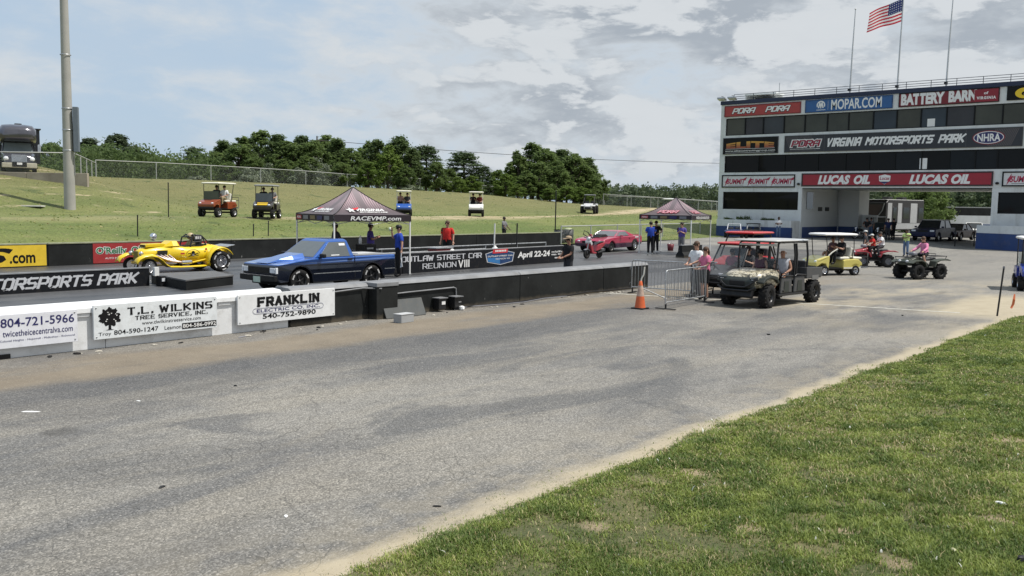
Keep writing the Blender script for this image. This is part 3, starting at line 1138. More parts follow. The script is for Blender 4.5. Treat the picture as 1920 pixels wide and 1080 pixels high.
def board(label, O, ux, L, h, m, group, thick=.05, nm='sign_board', cat='sign', frame=None):
    """a flat signboard thing whose face starts at O (lower left, as read) and runs along ux"""
    O = Vector(O)
    ux = Vector(ux).normalized()
    n = ux.cross(UZ)
    t = thing(nm, label, cat, O, 0, group)
    a, b = -n * thick, n * .0
    mb = MB()
    c0, c1 = Vector((0, 0, 0)), ux * L
    P = [c0 + a, c1 + a, c1 + b, c0 + b]
    mb.add(P + [p + UZ * h for p in P], [(0, 3, 2, 1), (4, 5, 6, 7), (0, 1, 5, 4), (1, 2, 6, 5), (2, 3, 7, 6), (3, 0, 4, 7)])
    fix_normals(mb.build('board', m, t))
    if frame:
        fm, fw = frame
        for (u0, u1, z0, z1) in ((0, L, 0, fw), (0, L, h - fw, h), (0, fw, fw, h - fw), (L - fw, L, fw, h - fw)):
            mb = MB()
            P = [ux * u0 + n * .001, ux * u1 + n * .001, ux * u1 + n * .03, ux * u0 + n * .03]
            mb.add([p + UZ * z0 for p in P] + [p + UZ * z1 for p in P], [(0, 3, 2, 1), (4, 5, 6, 7), (0, 1, 5, 4), (1, 2, 6, 5), (2, 3, 7, 6), (3, 0, 4, 7)])
            fix_normals(mb.build('frame', fm, t))
    return Sign(t, (0, 0, 0), ux, UZ, .005)


GF = 'sponsor boards on the far wall'
S = board('yellow board with black S.com lettering on the far wall', (4.0, YF - .012, .34), UX, 10.45, .775, mat('print_yellow_board', (.72, .50, .035), .5, dirt=.1), GF, .03)
S.text('S', 8.0, .10, 9.28, .68, P_BLACK, .04, .3)
S.text('.com', 9.16, .11, 10.05, .42, P_BLACK, .025)
S = board('dark red auto parts board on the far wall behind the yellow roadster', (16.2, YF - .012, .34), UX, 4.9, .78, mat('print_red_board', (.33, .028, .03), .5, dirt=.15), GF, .03)
for u in (.12, 1.55, 3.05):
    S.text("O'Reilly", u - .02, .27, u + 1.25, .65, P_WHITE, .075)
    S.text("O'Reilly", u, .29, u + 1.23, .63, P_GREEN, .02, h=.006)
    S.text('AUTO PARTS', u + .35, .15, u + 1.1, .22, P_WHITE, .01)

# --- low walls down the centre of the strip
M_CENTRE = mat('centre_wall_black', (.009, .010, .013), .5, dirt=.10, spec=.2)
cw = board('low black wall with silver MOTORSPORTS PARK lettering between the lanes', (-12, 25.55, .30), UX, 25.42, .52, M_CENTRE, None, .16, 'divider_wall', 'wall')
MB().span((0, -.012, .522), (25.43, .175, .55)).build('coping', M_WALLTOP, cw.p)
cw.text('MOTORSPORTS PARK', 20.39, .085, 25.12, .435, P_SILVER, stroke=dict(wt=1.5, slant=.28, thin=.85, gap=1.8))
cw.text('VIRGINIA', 17.6, .085, 20.0, .435, P_SILVER, stroke=dict(wt=1.5, slant=.28, thin=.85, gap=1.8))

pa, pb = Vector((21.6, 24.11, 0)), Vector((33.0, 24.85, 0))
uo = (pb - pa).normalized()
ow = board('low black wall reading OUTLAW STREET CAR REUNION VIII, April 22-24', (pa.x, pa.y, .30), uo, (pb - pa).length, .72, M_CENTRE, None, .16, 'divider_wall', 'wall')
mb = MB()
mb.tube([uo * 0 + UZ * .74 + UY_ * .08, uo * (pb - pa).length + UZ * .74 + UY_ * .08], .03, 6)
mb.build('coping', M_WALLTOP, ow.p)


def uw(px, py):
    u, z = vplane(px, py, pa, uo)
    return u, z - .30


def wtext(S, f, s, ax, ay, bx, by, m, **k):
    """lettering between two corner pixels (lower left, upper right) on a sign plane"""
    a, b = f(ax, ay), f(bx, by)
    return S.text(s, a[0], a[1], b[0], b[1], m, **k)


wtext(ow, uw, 'OUTLAW STREET CAR', 752, 492.5, 903.5, 473, P_SILVER, stroke=dict(wt=1.3, thin=.75))
wtext(ow, uw, 'REUNION', 792, 505, 856, 490, P_SILVER, stroke=dict(wt=1.0, thin=.7))
wtext(ow, uw, 'VIII', 859, 502, 880, 486, P_WHITE, stroke=dict(wt=1.2))
pts = [uw(*q) for q in ((910, 476), (924, 471), (951, 470), (964.5, 473), (961, 490), (938, 496.5), (913, 492))]
ow.poly(pts, P_SILVER, 0)
cx, cz = sum(p[0] for p in pts) / 7, sum(p[1] for p in pts) / 7
ow.poly([(cx + (a - cx) * .94, cz + (b - cz) * .9) for a, b in pts], mat('print_blue_dark', (.012, .045, .14), .4), .004)
a, b = uw(915, 493), uw(938, 482)
ow.poly([uw(*q) for q in ((913.5, 484), (937, 483), (937, 494.5), (914.5, 490.5))], mat('print_blue', (.03, .17, .42), .4), .008)
ow.poly([uw(*q) for q in ((923, 475.5), (924, 468), (952, 466), (951, 473.5))], mat('print_red_bright', (.55, .03, .04), .4), .012)
wtext(ow, uw, 'OUTLAW STREET CAR', 914, 482.5, 961, 477, P_WHITE, bold=.02, h=.01)
wtext(ow, uw, 'REUNION VIII', 929, 487, 955, 482.5, P_WHITE, h=.012)
for k in range(7):
    q0, q1 = uw(928 + k * 3, 472.3 - k * .15), uw(930.3 + k * 3, 469.0 - k * .15)
    ow.rect(q0[0], q0[1], q1[0], q1[1], P_WHITE, .016, 'lettering')
wtext(ow, uw, 'April 22-24', 970.5, 487, 1031, 469, P_WHITE, bold=.035, shear=.08)
wtext(ow, uw, 'www.RaceVMP.com', 1034, 474, 1056, 469, P_WHITE, bold=.02)
for qa, qb, yy in ((1034, 1043.5, 478.5), (1046, 1055.5, 477.5), (1040, 1050, 484.5)):
    q = qa
    while q < qb:
        e0, e1 = uw(q, yy), uw(q + 1.6, yy - 2.6)
        ow.rect(e0[0], e0[1], e1[0], e1[1], P_WHITE, .002, 'lettering')
        q += 2.4

# rails and pipes behind the centre wall
rail = thing('guard_rail', 'pale pipe handrail standing in the middle of the strip behind the black wall', 'rail', (0, 0, 0))
pr = [(21.0, 25.6), (24.4, 25.8), (29.0, 26.1), (33.6, 26.4)]
for z in (1.12, .96):
    MB().tube([(x, y, z) for x, y in pr[:3 if z < 1 else 4]], .028, 8).build('rail', M_STEEL, rail)
for x, y in ((21.0, 25.6), (22.7, 25.7), (25.9, 25.9), (29.0, 26.1), (31.3, 26.25), (33.6, 26.4)):
    MB().tube([(x, y, .3), (x, y, 1.12)], .025, 8).build('post', M_STEEL, rail)

# raised black timing platform in the near lane's median
plat = thing('raised_platform', 'low black platform box beside the end of the MOTORSPORTS PARK wall', 'platform', (0, 0, 0))
c0, c1, c2, c3 = Vector((13.46, 23.55)), Vector((15.42, 24.25)), Vector((15.9, 26.1)), Vector((13.85, 26.25))
mb = MB()
P = [c0, c1, c2, c3]
mb.add([(p.x, p.y, .3) for p in P] + [(p.x, p.y, .55) for p in P], [(3, 2, 1, 0), (4, 5, 6, 7), (0, 1, 5, 4), (1, 2, 6, 5), (2, 3, 7, 6), (3, 0, 4, 7)])
mb.build('base', M_WALLB, plat, .01)
mb = MB()
mb.add([(p.x + (p.x - 14.7) * .02, p.y + (p.y - 24.9) * .02, .553) for p in P] + [(p.x + (p.x - 14.7) * .02, p.y + (p.y - 24.9) * .02, .60) for p in P], [(3, 2, 1, 0), (4, 5, 6, 7), (0, 1, 5, 4), (1, 2, 6, 5), (2, 3, 7, 6), (3, 0, 4, 7)])
mb.build('top', mat('grey_deck', (.10, .10, .102), .6, dirt=.3, var=.2), plat, .006)
bx = thing('timing_box', 'small dark metal box at the end of the MOTORSPORTS PARK wall', 'box', (13.62, 25.2, .3))
MB().box((0, 0, .16), (.22, .3, .30)).build('body', M_BLACKM, bx, .01)
MB().box((-.03, -.16, .20), (.10, .02, .10)).build('lens', M_LAMP, bx)
MB().span((-.16, .10, .301), (-.02, .22, .56)).build('post', M_WHITE, bx)

# ================================================================ CONTROL TOWER
TX = 74.0
ZG = .45
M_TW = mat('tower_white', (.64, .66, .66), .65, var=.06, vscale=.6, bump=.15, bscale=6, dirt=.16)
t = NT(M_TW.node_tree)
b = t.n['Principled BSDF']
q_ = t.node('ShaderNodeTexCoord').outputs['Object']
src = b.inputs['Base Color'].links[0].from_socket
t.l.new(t.mix(t.ramp(t.noise(t.scale(q_, 1, 1, .12), 1.6, 5, .65), .52, .75, 0, .42), src, (.30, .29, .26)), b.inputs['Base Color'])
M_BLOCK = bpy.data.materials.new('painted_block')
M_BLOCK.use_nodes = True
t = NT(M_BLOCK.node_tree)
b = t.n['Principled BSDF']
p = t.node('ShaderNodeTexCoord').outputs['Object']
brk = t.node('ShaderNodeTexBrick')
sp = t.node('ShaderNodeSeparateXYZ')
t.l.new(p, sp.inputs[0])
cm = t.node('ShaderNodeCombineXYZ')
t.l.new(t.math('ADD', sp.outputs[0], sp.outputs[1]), cm.inputs[0])
t.l.new(sp.outputs[2], cm.inputs[1])
t.l.new(cm.outputs[0], brk.inputs['Vector'])
brk.inputs['Scale'].default_value = 1
brk.inputs['Brick Width'].default_value = .42
brk.inputs['Row Height'].default_value = .21
brk.inputs['Mortar Size'].default_value = .012
bn = t.node('ShaderNodeBump')
bn.inputs['Strength'].default_value = .6
bn.inputs['Distance'].default_value = .02
t.l.new(t.math('SUBTRACT', 1.0, brk.outputs['Fac']), bn.inputs['Height'])
t.l.new(bn.outputs[0], b.inputs['Normal'])
t.l.new(t.mix(t.noise(p, .8, 5, .6), (.58, .60, .60), (.70, .72, .72)), b.inputs['Base Color'])
b.inputs['Roughness'].default_value = .6
M_BLUE = mat('tower_blue', (.014, .045, .16), .5, var=.15, vscale=1.0, dirt=.15)
M_NAVY = mat('tower_navy', (.012, .020, .055), .5, var=.12)
M_WFRAME = mat('window_frame_black', (.008, .009, .010), .45, spec=.2)

tower = thing('control_tower', 'white three storey race control tower with rows of dark windows and a drive-through', 'building', (0, 0, 0))
VL, VR = 38.55, 4.0


def tw(name, a, b, m=M_TW, bev=0.0, parent=None):
    return MB().span(a, b).build(name, m, parent or tower, bev)


# core volumes (set back behind the front bands)
tw('upper_storeys', (TX + .30, VR, 4.66), (TX + 14, VL, 12.0))
tw('lower_block', (TX + .30, 30.8, ZG - .3), (TX + 8.4, VL, 4.655), M_BLOCK)
tw('lower_block', (TX + .30, VR, ZG - .3), (TX + 12, 16.3, 4.655), M_BLOCK)
tw('rear_block', (TX + 8.42, 28.95, ZG - .3), (TX + 11, VL, 4.655), M_BLOCK)
tw('low_wall', (TX + 9.2, 27.6, ZG - .3), (TX + 9.5, 28.94, 2.45), M_BLOCK)
# front bands
tw('front_band', (TX, VR, 4.66), (TX + .295, VL, 6.03))
tw('front_band', (TX, VR, 7.51), (TX + .295, VL, 9.28))
tw('front_band', (TX, VR, 10.79), (TX + .295, VL, 11.995))
tw('cornice', (TX - .10, VR, 12.0), (TX + .6, VL + .05, 12.33), M_NAVY, .01)
tw('roof', (TX + .61, VR, 12.0), (TX + 14, VL + .05, 12.12), M_TW)
for z0, z1 in ((6.035, 7.505), (9.285, 10.785)):
    tw('corner_pier', (TX + .001, 38.06, z0), (TX + .294, VL, z1))
tw('front_band', (TX, 30.8, ZG - .3), (TX + .295, VL, 2.80))
tw('front_band', (TX, 30.8, 4.335), (TX + .295, VL, 4.655))
tw('corner_pier', (TX + .001, 38.09, 2.805), (TX + .294, VL, 4.33))
tw('corner_pier', (TX + .001, 30.8, 2.805), (TX + .294, 31.12, 4.33))
tw('front_band', (TX, VR, ZG - .3), (TX + .295, 16.3, 2.77))
tw('front_band', (TX, VR, 4.335), (TX + .295, 16.3, 4.655))
tw('corner_pier', (TX + .001, 15.88, 2.775), (TX + .294, 16.3, 4.33))
tw('plinth', (TX + .31, 30.765, ZG - .3), (TX + 8.4, 30.797, 1.37), M_BLUE)
tw('plinth', (TX + 8.385, 28.95, ZG - .3), (TX + 8.415, 30.76, 1.37), M_BLUE)
tw('opening_soffit', (TX + .01, 16.31, 4.60), (TX + .29, 30.79, 4.655), M_WFRAME)

rng = random.Random(11)
GL3 = [mat('office_glass_%s' % n, tuple(k * .8 for k in c), .07, spec=.3, var=.25, vscale=.35) for n, c in (('olive', (.060, .064, .050)), ('slate', (.045, .052, .060)), ('dusk', (.040, .040, .044)), ('moss', (.070, .072, .055)), ('blue', (.040, .055, .070)))]  # differing reflections, and blinds behind, are put into these pane colours
GL2 = [mat('office_glass_%s' % n, tuple(k * .45 for k in c), .04, spec=.16, var=.1) for n, c in (('black', (.010, .011, .012)), ('deep', (.014, .016, .018)), ('ink', (.020, .026, .032)))]


def window(v0, v1, z0, z1, gm, gap=.03):
    f = MB()
    x0, x1 = TX + .08, TX + .20
    w_ = .045
    f.span((x0, v1, z0), (x1, v1 + w_, z1)).span((x0, v0 - w_, z0), (x1, v0, z1)).span((x0, v1 + w_, z0), (x1, v0 - w_, z0 + w_)).span((x0, v1 + w_, z1 - w_), (x1, v0 - w_, z1))
    fr = f.build('window', M_WFRAME, tower)
    g = MB()
    tl = rng.uniform(-.006, .006)
    g.add([(TX + .15 + tl, v0 - w_, z0 + w_), (TX + .15 - tl, v1 + w_, z0 + w_), (TX + .15 - tl + .004, v1 + w_, z1 - w_), (TX + .15 + tl - .003, v0 - w_, z1 - w_)], [(0, 1, 2, 3)])
    g.build('pane', gm, fr)
    return fr


m3 = [38.05, 36.25, 34.56, 32.68, 30.85, 28.94, 27.19, 25.23, 23.42, 21.62, 19.77, 17.84, 15.94, 14.1, 12.3, 10.4, 8.5, 6.6, 4.7]
for i, (a, b_) in enumerate(zip(m3[:-1], m3[1:])):
    window(a - .003, b_ + .003, 9.29, 10.78, GL3[(3, 2, 1, 3, 0, 0, 0, 4, 3, 4, 2, 0, 0, 1, 2, 3, 0, 1)[i]])
m2 = [38.05, 34.9, 32.5, 29.6, 27.3, 25.4, 23.4, 21.4, 19.4, 17.6, 16.1, 14.3, 12.0, 9.8, 7.4, 5.0]
for i, (a, b_) in enumerate(zip(m2[:-1], m2[1:])):
    window(a - .003, b_ + .003, 6.04, 7.50, GL2[(0, 0, 0, 0, 0, 1, 2, 0, 2, 2, 1, 1, 1, 0, 1)[i]])
window(38.085, 31.125, 2.81, 4.325, GL2[1])
window(15.87, 9.5, 2.78, 4.325, GL2[1])
MB().span((TX + .135, 20.6, 9.35), (TX + .147, 21.15, 9.95)).build('notice', P_WHITE, tower)
MB().span((TX + .135, 21.0, 6.12), (TX + .147, 21.55, 6.95)).build('notice', P_WHITE, tower)
tw('window', (TX + 1.0, 30.755, 2.9), (TX + 2.35, 30.795, 4.35), M_GLASS)
tw('vent_grille', (TX + 3.6, 30.76, 2.75), (TX + 4.5, 30.795, 3.1), M_BLACKPL)
tw('vent_grille', (TX + 5.2, 30.76, 2.75), (TX + 6.1, 30.795, 3.1), M_BLACKPL)
MB().ball((TX - .12, 31.1, 5.0), (.12, .14, .10), 10, 6).build('wall_lamp', M_BLACKPL, tower)
MB().ball((TX - .12, 15.98, 5.0), (.12, .14, .10), 10, 6).build('wall_lamp', M_BLACKPL, tower)
MB().tube([(TX + 8.2, 30.72, ZG), (TX + 8.2, 30.72, 4.6)], .06).build('downpipe', M_STEEL, tower)
# roof railing
M_RAILING = mat('railing_navy', (.02, .03, .05), .45)
for z in (12.50, 12.67, 12.86):
    MB().tube([(TX + .1, 37.4, z), (TX + .1, VR, z)], .022, 6).build('rail', M_RAILING, tower)
v = 37.4
while v > VR:
    MB().tube([(TX + .1, v, 12.33), (TX + .1, v, 12.88)], .024, 6).build('rail_post', M_RAILING, tower)
    v -= 1.82
ac = thing('rooftop_unit', 'white boxy shelter on the left end of the tower roof', 'roof unit', (TX + 6.5, 38.0, 12.12))
MB().span((-.9, -2.0, 1.32), (.9, 1.1, 1.45)).span((-.8, 1.0, 0), (.8, 1.08, 1.315)).span((.7, -1.9, 0), (.8, .99, 1.315)).build('housing', M_TW, ac)
MB().span((-.5, -1.3, 0), (.6, .2, 1.1)).build('cooler', M_BLACKPL, ac)
MB().tube([(0, -1.9, 1.45), (0, -1.9, 2.4)], .03, 6).build('mast', M_STEEL, ac)
for k, (vv, lab) in enumerate(((38.4, 'grey floodlight on the outer corner of the tower roof'), (37.4, 'grey floodlight on the tower roof just inside the corner'))):
    fl = thing('flood_light', lab, 'floodlight', (TX - .15, vv, 12.33), 0, 'floodlights on the tower roof corner')
    MB().box((-.1, 0, .18), (.5, .75, .14), ry=.35).build('lamp_head', M_STEEL, fl, .03)
    MB().box((-.115, 0, .10), (.4, .62, .02), ry=.35).build('lens', M_LAMP, fl)
    MB().tube([(.1, 0, 0), (.1, 0, .42), (.0, .12, .45)], .03, 6).build('bracket', M_BLACKM, fl)

# signs on the tower: u runs to the right, i.e. towards -Y
UV = Vector((0, -1, 0))
GT = 'sponsor signs on the tower front'
XS = TX - .06


def tsign(label, v0, v1, z0, z1, m, frame=None):
    S = board(label, (XS, v0, z0), UV, v0 - v1, z1 - z0, m, GT, .05, frame=frame)
    S.v0, S.z0 = v0, z0
    S.f = lambda px, py: (v0 - on_plane(px, py, 0, XS).y, on_plane(px, py, 0, XS).z - z0)
    return S


FRB = (M_WFRAME, .10)
TECH = dict(wt=1.15, slant=.25)
S = tsign('red board with two white italic PDRA logos under the navy cornice', 38.2, 31.2, 10.92, 11.88, mat('sign_red', (.36, .045, .04), .45), (mat('sign_dark_red', (.16, .02, .02), .5), .06))
for u in (.72, 3.82):
    S.text('PDRA', u - .05, .16, u + 2.34, .78, P_BLACK, stroke=dict(wt=2.3, slant=.3))
    S.text('PDRA', u, .22, u + 2.30, .74, P_WHITE, stroke=dict(wt=1.5, slant=.3), h=.012)
S = tsign('blue board with a round emblem and white MOPAR.COM letters', 30.82, 23.75, 10.90, 11.94, mat('sign_blue', (.022, .10, .28), .4), (mat('sign_blue2', (.012, .05, .15), .5), .06))
ring = [(1.33 + .36 * math.cos(q) * 1.0, .56 + .36 * math.sin(q)) for q in np.linspace(-.45, math.pi + .45, 24)] + [(1.33 + .26 * math.cos(q), .56 + .27 * math.sin(q)) for q in np.linspace(math.pi + .35, -.35, 24)]
S.poly(ring, P_WHITE)
S.poly([(1.08, .33), (1.20, .80), (1.28, .80), (1.33, .60), (1.38, .80), (1.46, .80), (1.58, .33), (1.46, .33), (1.42, .55), (1.36, .30), (1.30, .30), (1.24, .55), (1.20, .33)], P_WHITE, .006)
S.rect(.95, .16, 1.72, .20, P_WHITE)
S.rect(1.92, .16, 1.935, .90, P_WHITE)
wtext(S, S.f, 'MOPAR.COM', 1558, 206, 1654, 180.5, P_WHITE, bold=.022)
S = tsign('dark red BATTERY BARN of VIRGINIA board', 23.3, 16.2, 10.93, 11.98, mat('sign_maroon', (.17, .010, .018), .45), (M_WFRAME, .05))
wtext(S, S.f, 'BATTERY', 1689, 198, 1772, 171.5, P_WHITE, bold=.06)
wtext(S, S.f, 'BARN', 1778, 192, 1832, 166.5, P_WHITE, bold=.06)
S.rect(5.42, .08, 7.0, .97, mat('sign_maroon2', (.24, .012, .025), .45), .002)
S.text('of', 6.05, .60, 6.35, .80, P_WHITE, .03, h=.004)
S.text('VIRGINIA', 5.58, .24, 6.88, .46, P_WHITE, .05, h=.004, spacing=1.25)
S = tsign('black board with a yellow round emblem at the edge of the picture', 15.72, 8.5, 10.98, 11.98, P_BLACK)
S.oval(1.15, .48, .62, .38, P_YELLOW)
S.oval(1.35, .44, .40, .20, P_BLACK, .003)
S.rect(1.1, .28, 2.2, .44, P_YELLOW, .006)
S = tsign('black ELITE board with arched golden letters and a web address', 38.22, 33.06, 7.64, 9.07, P_BLACK, (mat('sign_edge', (.05, .05, .05), .5), .04))
gold = bpy.data.materials.new('print_gold')
gold.use_nodes = True
t = NT(gold.node_tree)
q_ = t.node('ShaderNodeTexCoord').outputs['Object']
s_ = t.node('ShaderNodeSeparateXYZ')
t.l.new(q_, s_.inputs[0])
t.l.new(t.mix(t.ramp(s_.outputs[2], .5, 1.2), (.30, .075, .04), (.62, .34, .05)), t.n['Principled BSDF'].inputs['Base Color'])
S.text('ELITE', .32, .50, 4.80, .92, gold, .06, spacing=1.12, warp=lambda u: .40 * (1 - (2 * u - 1) ** 2))
S.rect(.25, .44, 4.85, .465, P_WHITE)
S.text('www.elitecontractinggroup.com', .22, .17, 4.88, .36, P_WHITE, .012)
S.rect(.25, .10, 4.85, .12, P_WHITE)
S = tsign('long charcoal board reading VIRGINIA MOTORSPORTS PARK with racing emblems', 32.5, 14.5, 7.66, 9.06, mat('sign_charcoal', (.022, .024, .032), .4), (mat('sign_edge', (.05, .05, .05), .5), .06))
stripe = mat('sign_stripe', (.060, .060, .066), .4)
mb = MB()
for k in range(20):
    mb.add([S.pt(.1 + k * .115, 1.32, 0), S.pt(.06 + k * .115, 1.32, 0), S.pt(.06 + k * .115 + .5, .08, 0), S.pt(.1 + k * .115 + .5, .08, 0)], [(0, 1, 2, 3)])
for k in range(14):
    mb.add([S.pt(16.2 + k * .115 - .5, .08, 0), S.pt(16.26 + k * .115 - .5, .08, 0), S.pt(16.26 + k * .115, 1.32, 0), S.pt(16.2 + k * .115, 1.32, 0)], [(0, 1, 2, 3)])
mb.build('stripes', mat('sign_stripe2', (.10, .085, .088), .4), S.p)
S.rect(3.42, .06, 3.46, 1.34, stripe)
S.rect(14.2, .06, 14.24, 1.34, stripe)
S.text('PDRA', .46, .34, 3.26, 1.10, P_WHITE, stroke=dict(wt=2.4, slant=.2), h=.004)
S.text('PDRA', .57, .42, 3.17, 1.02, mat('sign_crimson', (.26, .012, .04), .4), stroke=dict(wt=1.45, slant=.2), h=.014)
S.rect(.5, .24, 3.1, .28, P_WHITE)
for s_, q in (('VIRGINIA', (1551, 276, 1617.5, 256)), ('MOTORSPORTS', (1621, 273.2, 1753, 251.8)), ('PARK', (1758, 269.2, 1813, 249.4))):
    wtext(S, S.f, s_, *q, P_WHITE, stroke=dict(wt=1.75, slant=.32, gap=1.9))
S.oval(15.75, .70, 1.10, .52, mat('sign_glow', (.20, .012, .03), .5), .002)
S.oval(15.75, .70, 1.02, .46, P_WHITE, .006)
S.oval(15.75, .70, .97, .41, P_NAVY, .010)
S.text('NHRA', 14.98, .42, 16.55, .98, P_WHITE, .03, h=.014)


def summit(S, u):
    S.text('SUMMIT', u + .22, .30, u + 1.98, .76, mat('sign_summit', (.36, .015, .06), .4), .035, .22)
    S.poly([(u + .02, .42), (u + .35, .95), (u + .30, .66), (u + .42, .66), (u + .02, .10), (u + .12, .45)], mat('sign_summit', (.36, .015, .06), .4), .008)
    S.poly([(u + 1.72, .72), (u + 2.14, .92), (u + 1.98, .60)], mat('sign_summit', (.36, .015, .06), .4), .008)
    S.rect(u + .35, .19, u + 1.8, .235, P_GREY)


W2 = mat('sign_white', (.62, .62, .63), .5)
S = tsign('white board with three crimson SUMMIT logos above the ground floor window', 38.22, 31.42, 4.71, 5.82, W2, FRB)
for k in range(3):
    summit(S, .28 + 2.18 * k)
S = tsign('long red LUCAS OIL board spanning the drive-through', 30.86, 16.28, 4.80, 5.88, mat('sign_red2', (.30, .014, .03), .4), (mat('sign_black_frame', (.02, .012, .014), .4), .10))
for s_, q in (('LUCAS', (1533, 345.8, 1594.5, 328)), ('OIL', (1600.5, 345.6, 1632, 328)), ('LUCAS', (1704, 345.2, 1779, 326.6)), ('OIL', (1783, 345, 1820, 326.4))):
    wtext(S, S.f, s_, *q, P_WHITE, bold=.06, shear=.26)
S.poly([(6.35, .82), (6.8, .92), (7.25, .82), (7.22, .42), (6.8, .14), (6.38, .42)], P_WHITE)
S.poly([(6.42, .36), (7.18, .36), (6.8, .17)], P_NAVY, .004)
S.text('Lucas', 6.42, .50, 7.18, .76, mat('sign_summit', (.36, .015, .06), .4), .02, .25, h=.006)
S = tsign('white SUMMIT board cut by the right edge of the picture', 15.68, 8.9, 4.76, 5.85, W2, FRB)
for k in range(3):
    summit(S, .28 + 2.18 * k)

# low planter walls at the foot of the tower
pw = thing('planter_wall', 'low white and blue planter wall under the tower ground floor window', 'wall', (0, 0, 0))
for v0, v1 in ((37.75, 36.2), (36.18, 34.6), (34.58, 30.9)):
    MB().span((72.3, v1, 1.33), (72.55, v0, 1.9)).build('upper_panel', M_TW, pw, .01)
    MB().span((72.28, v1, ZG - .3), (72.56, v0, 1.327)).build('plinth', M_BLUE, pw, .01)
MB().span((72.56, 30.95, ZG), (73.98, 37.7, 1.72)).build('soil', mat('soil', (.06, .045, .03), .9, bump=.8), pw)
MB().span((72.57, 30.88, ZG - .3), (74.0, 30.94, 1.9)).build('return_wall', M_TW, pw)
ww = thing('planter_wall', 'low white and blue wall angling out from the right side of the drive-through', 'wall', (0, 0, 0))
wa, wb = Vector((73.5, 17.0, 0)), Vector((69.3, 9.6, 0))
wd_ = (wb - wa).normalized()
ang = math.atan2(wd_.y, wd_.x)
L = (wb - wa).length
mid_ = (wa + wb) / 2
for (z0, z1, m, th, nm) in ((1.33, 1.9, M_TW, .25, 'upper_panel'), (ZG - .5, 1.327, M_BLUE, .28, 'plinth')):
    MB().box((mid_.x, mid_.y, (z0 + z1) / 2), (L, th, z1 - z0), rz=ang).build(nm, m, ww, .01)

# flagpoles and the flag
M_POLE = mat('flagpole_aluminium', (.50, .51, .52), .35, metal=.6)
for k, (vv, zt, lab) in enumerate(((27.55, 19.1, 'bare flagpole nearest the left end of the tower roof'), (23.8, 20.3, 'flagpole flying the striped flag on the tower roof'), (20.18, 19.1, 'bare flagpole to the right of the flag'))):
    fp = thing('flagpole', lab, 'flagpole', (TX + 1.0, vv, 12.12), 0, 'flagpoles on the tower roof')
    MB().tube([(0, 0, 0), (0, -.05, (zt - 12.1) * .5), (0, -.14, zt - 12.12)], [.075, .06, .035], 8).build('pole', M_POLE, fp)
    MB().box((-.1, 0, .55), (.3, .22, .22)).build('clamp', M_BLACKM, fp, .02)
    MB().ball((0, -.14, zt - 12.08), .07, 8, 6).build('finial', M_POLE, fp)

fl = MB()
nu, nv = 36, 26
FW, FH = 2.75, 1.72
hz = 19.45


def fpt(u, v_):
    sag = -.62 * u - .18 * u * u
    wv = .16 * math.sin(u * 9 - v_ * 1.6) * u ** .6
    return (TX + 1.0 - .25 * u + wv, 23.72 + FW * u * (.95 - .05 * v_) + .05 * math.sin(u * 7), hz - FH * (1 - v_) * (1 - .10 * u) + sag - (1 - v_) * .05 * math.sin(u * 6))


vs_ = [fpt(i / nu, j / nv) for j in range(nv + 1) for i in range(nu + 1)]
for j in range(nv):
    for i in range(nu):
        st = j // 2
        fl.m = 2 if (i < nu * .4 and st >= 6) else (0 if st % 2 == 0 else 1)
        o = len(fl.v)
        q = [j * (nu + 1) + i, j * (nu + 1) + i + 1, (j + 1) * (nu + 1) + i + 1, (j + 1) * (nu + 1) + i]
        fl.add([vs_[k] for k in q], [(0, 1, 2, 3)], True)
def cloth(name, c):
    m = mat(name, c, .8)
    t = NT(m.node_tree)
    tr = t.node('ShaderNodeBsdfTranslucent')
    tr.inputs[0].default_value = (*c, 1)
    mx = t.node('ShaderNodeMixShader')
    mx.inputs[0].default_value = .45
    t.l.new(t.n['Principled BSDF'].outputs[0], mx.inputs[1])
    t.l.new(tr.outputs[0], mx.inputs[2])
    t.l.new(mx.outputs[0], t.n['Material Output'].inputs[0])
    return m


flag = thing('flag', 'red white and blue striped flag with a starry canton flying from the middle pole', 'flag', (0, 0, 0))
fo = fl.build('cloth', [cloth('flag_red', (.50, .035, .06)), cloth('flag_white', (.78, .76, .76)), cloth('flag_blue', (.03, .04, .14))], flag)
st = MB()
for r in range(5):
    for c_ in range(6):
        u, v_ = (c_ + .6) / 6.2 * .4, 6 * 2 / nv + (r + .5) / 5 * (1 - 12 / nv)
        a = Vector(fpt(u, v_))
        du, dv = Vector((0, .055, -.02)), Vector((0, 0, .06))
        st.add([a - du * .8 + Vector((-.012, 0, 0)), a - dv * .8 + Vector((-.012, 0, 0)), a + du * .8 + Vector((-.012, 0, 0)), a + dv * .8 + Vector((-.012, 0, 0))], [(0, 1, 2, 3)])
st.build('stars', P_WHITE, flag)

# ================================================================ FENCES, TREES, WOODS


def leaf_mat(name, c0, c1, trans=.3):
    m = bpy.data.materials.new(name)
    m.use_nodes = True
    t = NT(m.node_tree)
    b = t.n['Principled BSDF']
    at_ = t.node('ShaderNodeAttribute', attribute_name='tint').outputs['Fac']
    oi = t.node('ShaderNodeObjectInfo').outputs['Random']
    f = t.math('ADD', t.math('MULTIPLY', at_, .8), t.math('MULTIPLY', oi, .35))
    c = t.mix(t.math('MINIMUM', f, 1.0), c0, c1)
    t.l.new(c, b.inputs['Base Color'])
    b.inputs['Roughness'].default_value = .6
    b.inputs['Specular IOR Level'].default_value = .25
    tr = t.node('ShaderNodeBsdfTranslucent')
    t.l.new(c, tr.inputs[0])
    mx = t.node('ShaderNodeMixShader')
    mx.inputs[0].default_value = trans
    t.l.new(b.outputs[0], mx.inputs[1])
    t.l.new(tr.outputs[0], mx.inputs[2])
    t.l.new(mx.outputs[0], t.n['Material Output'].inputs[0])
    return m


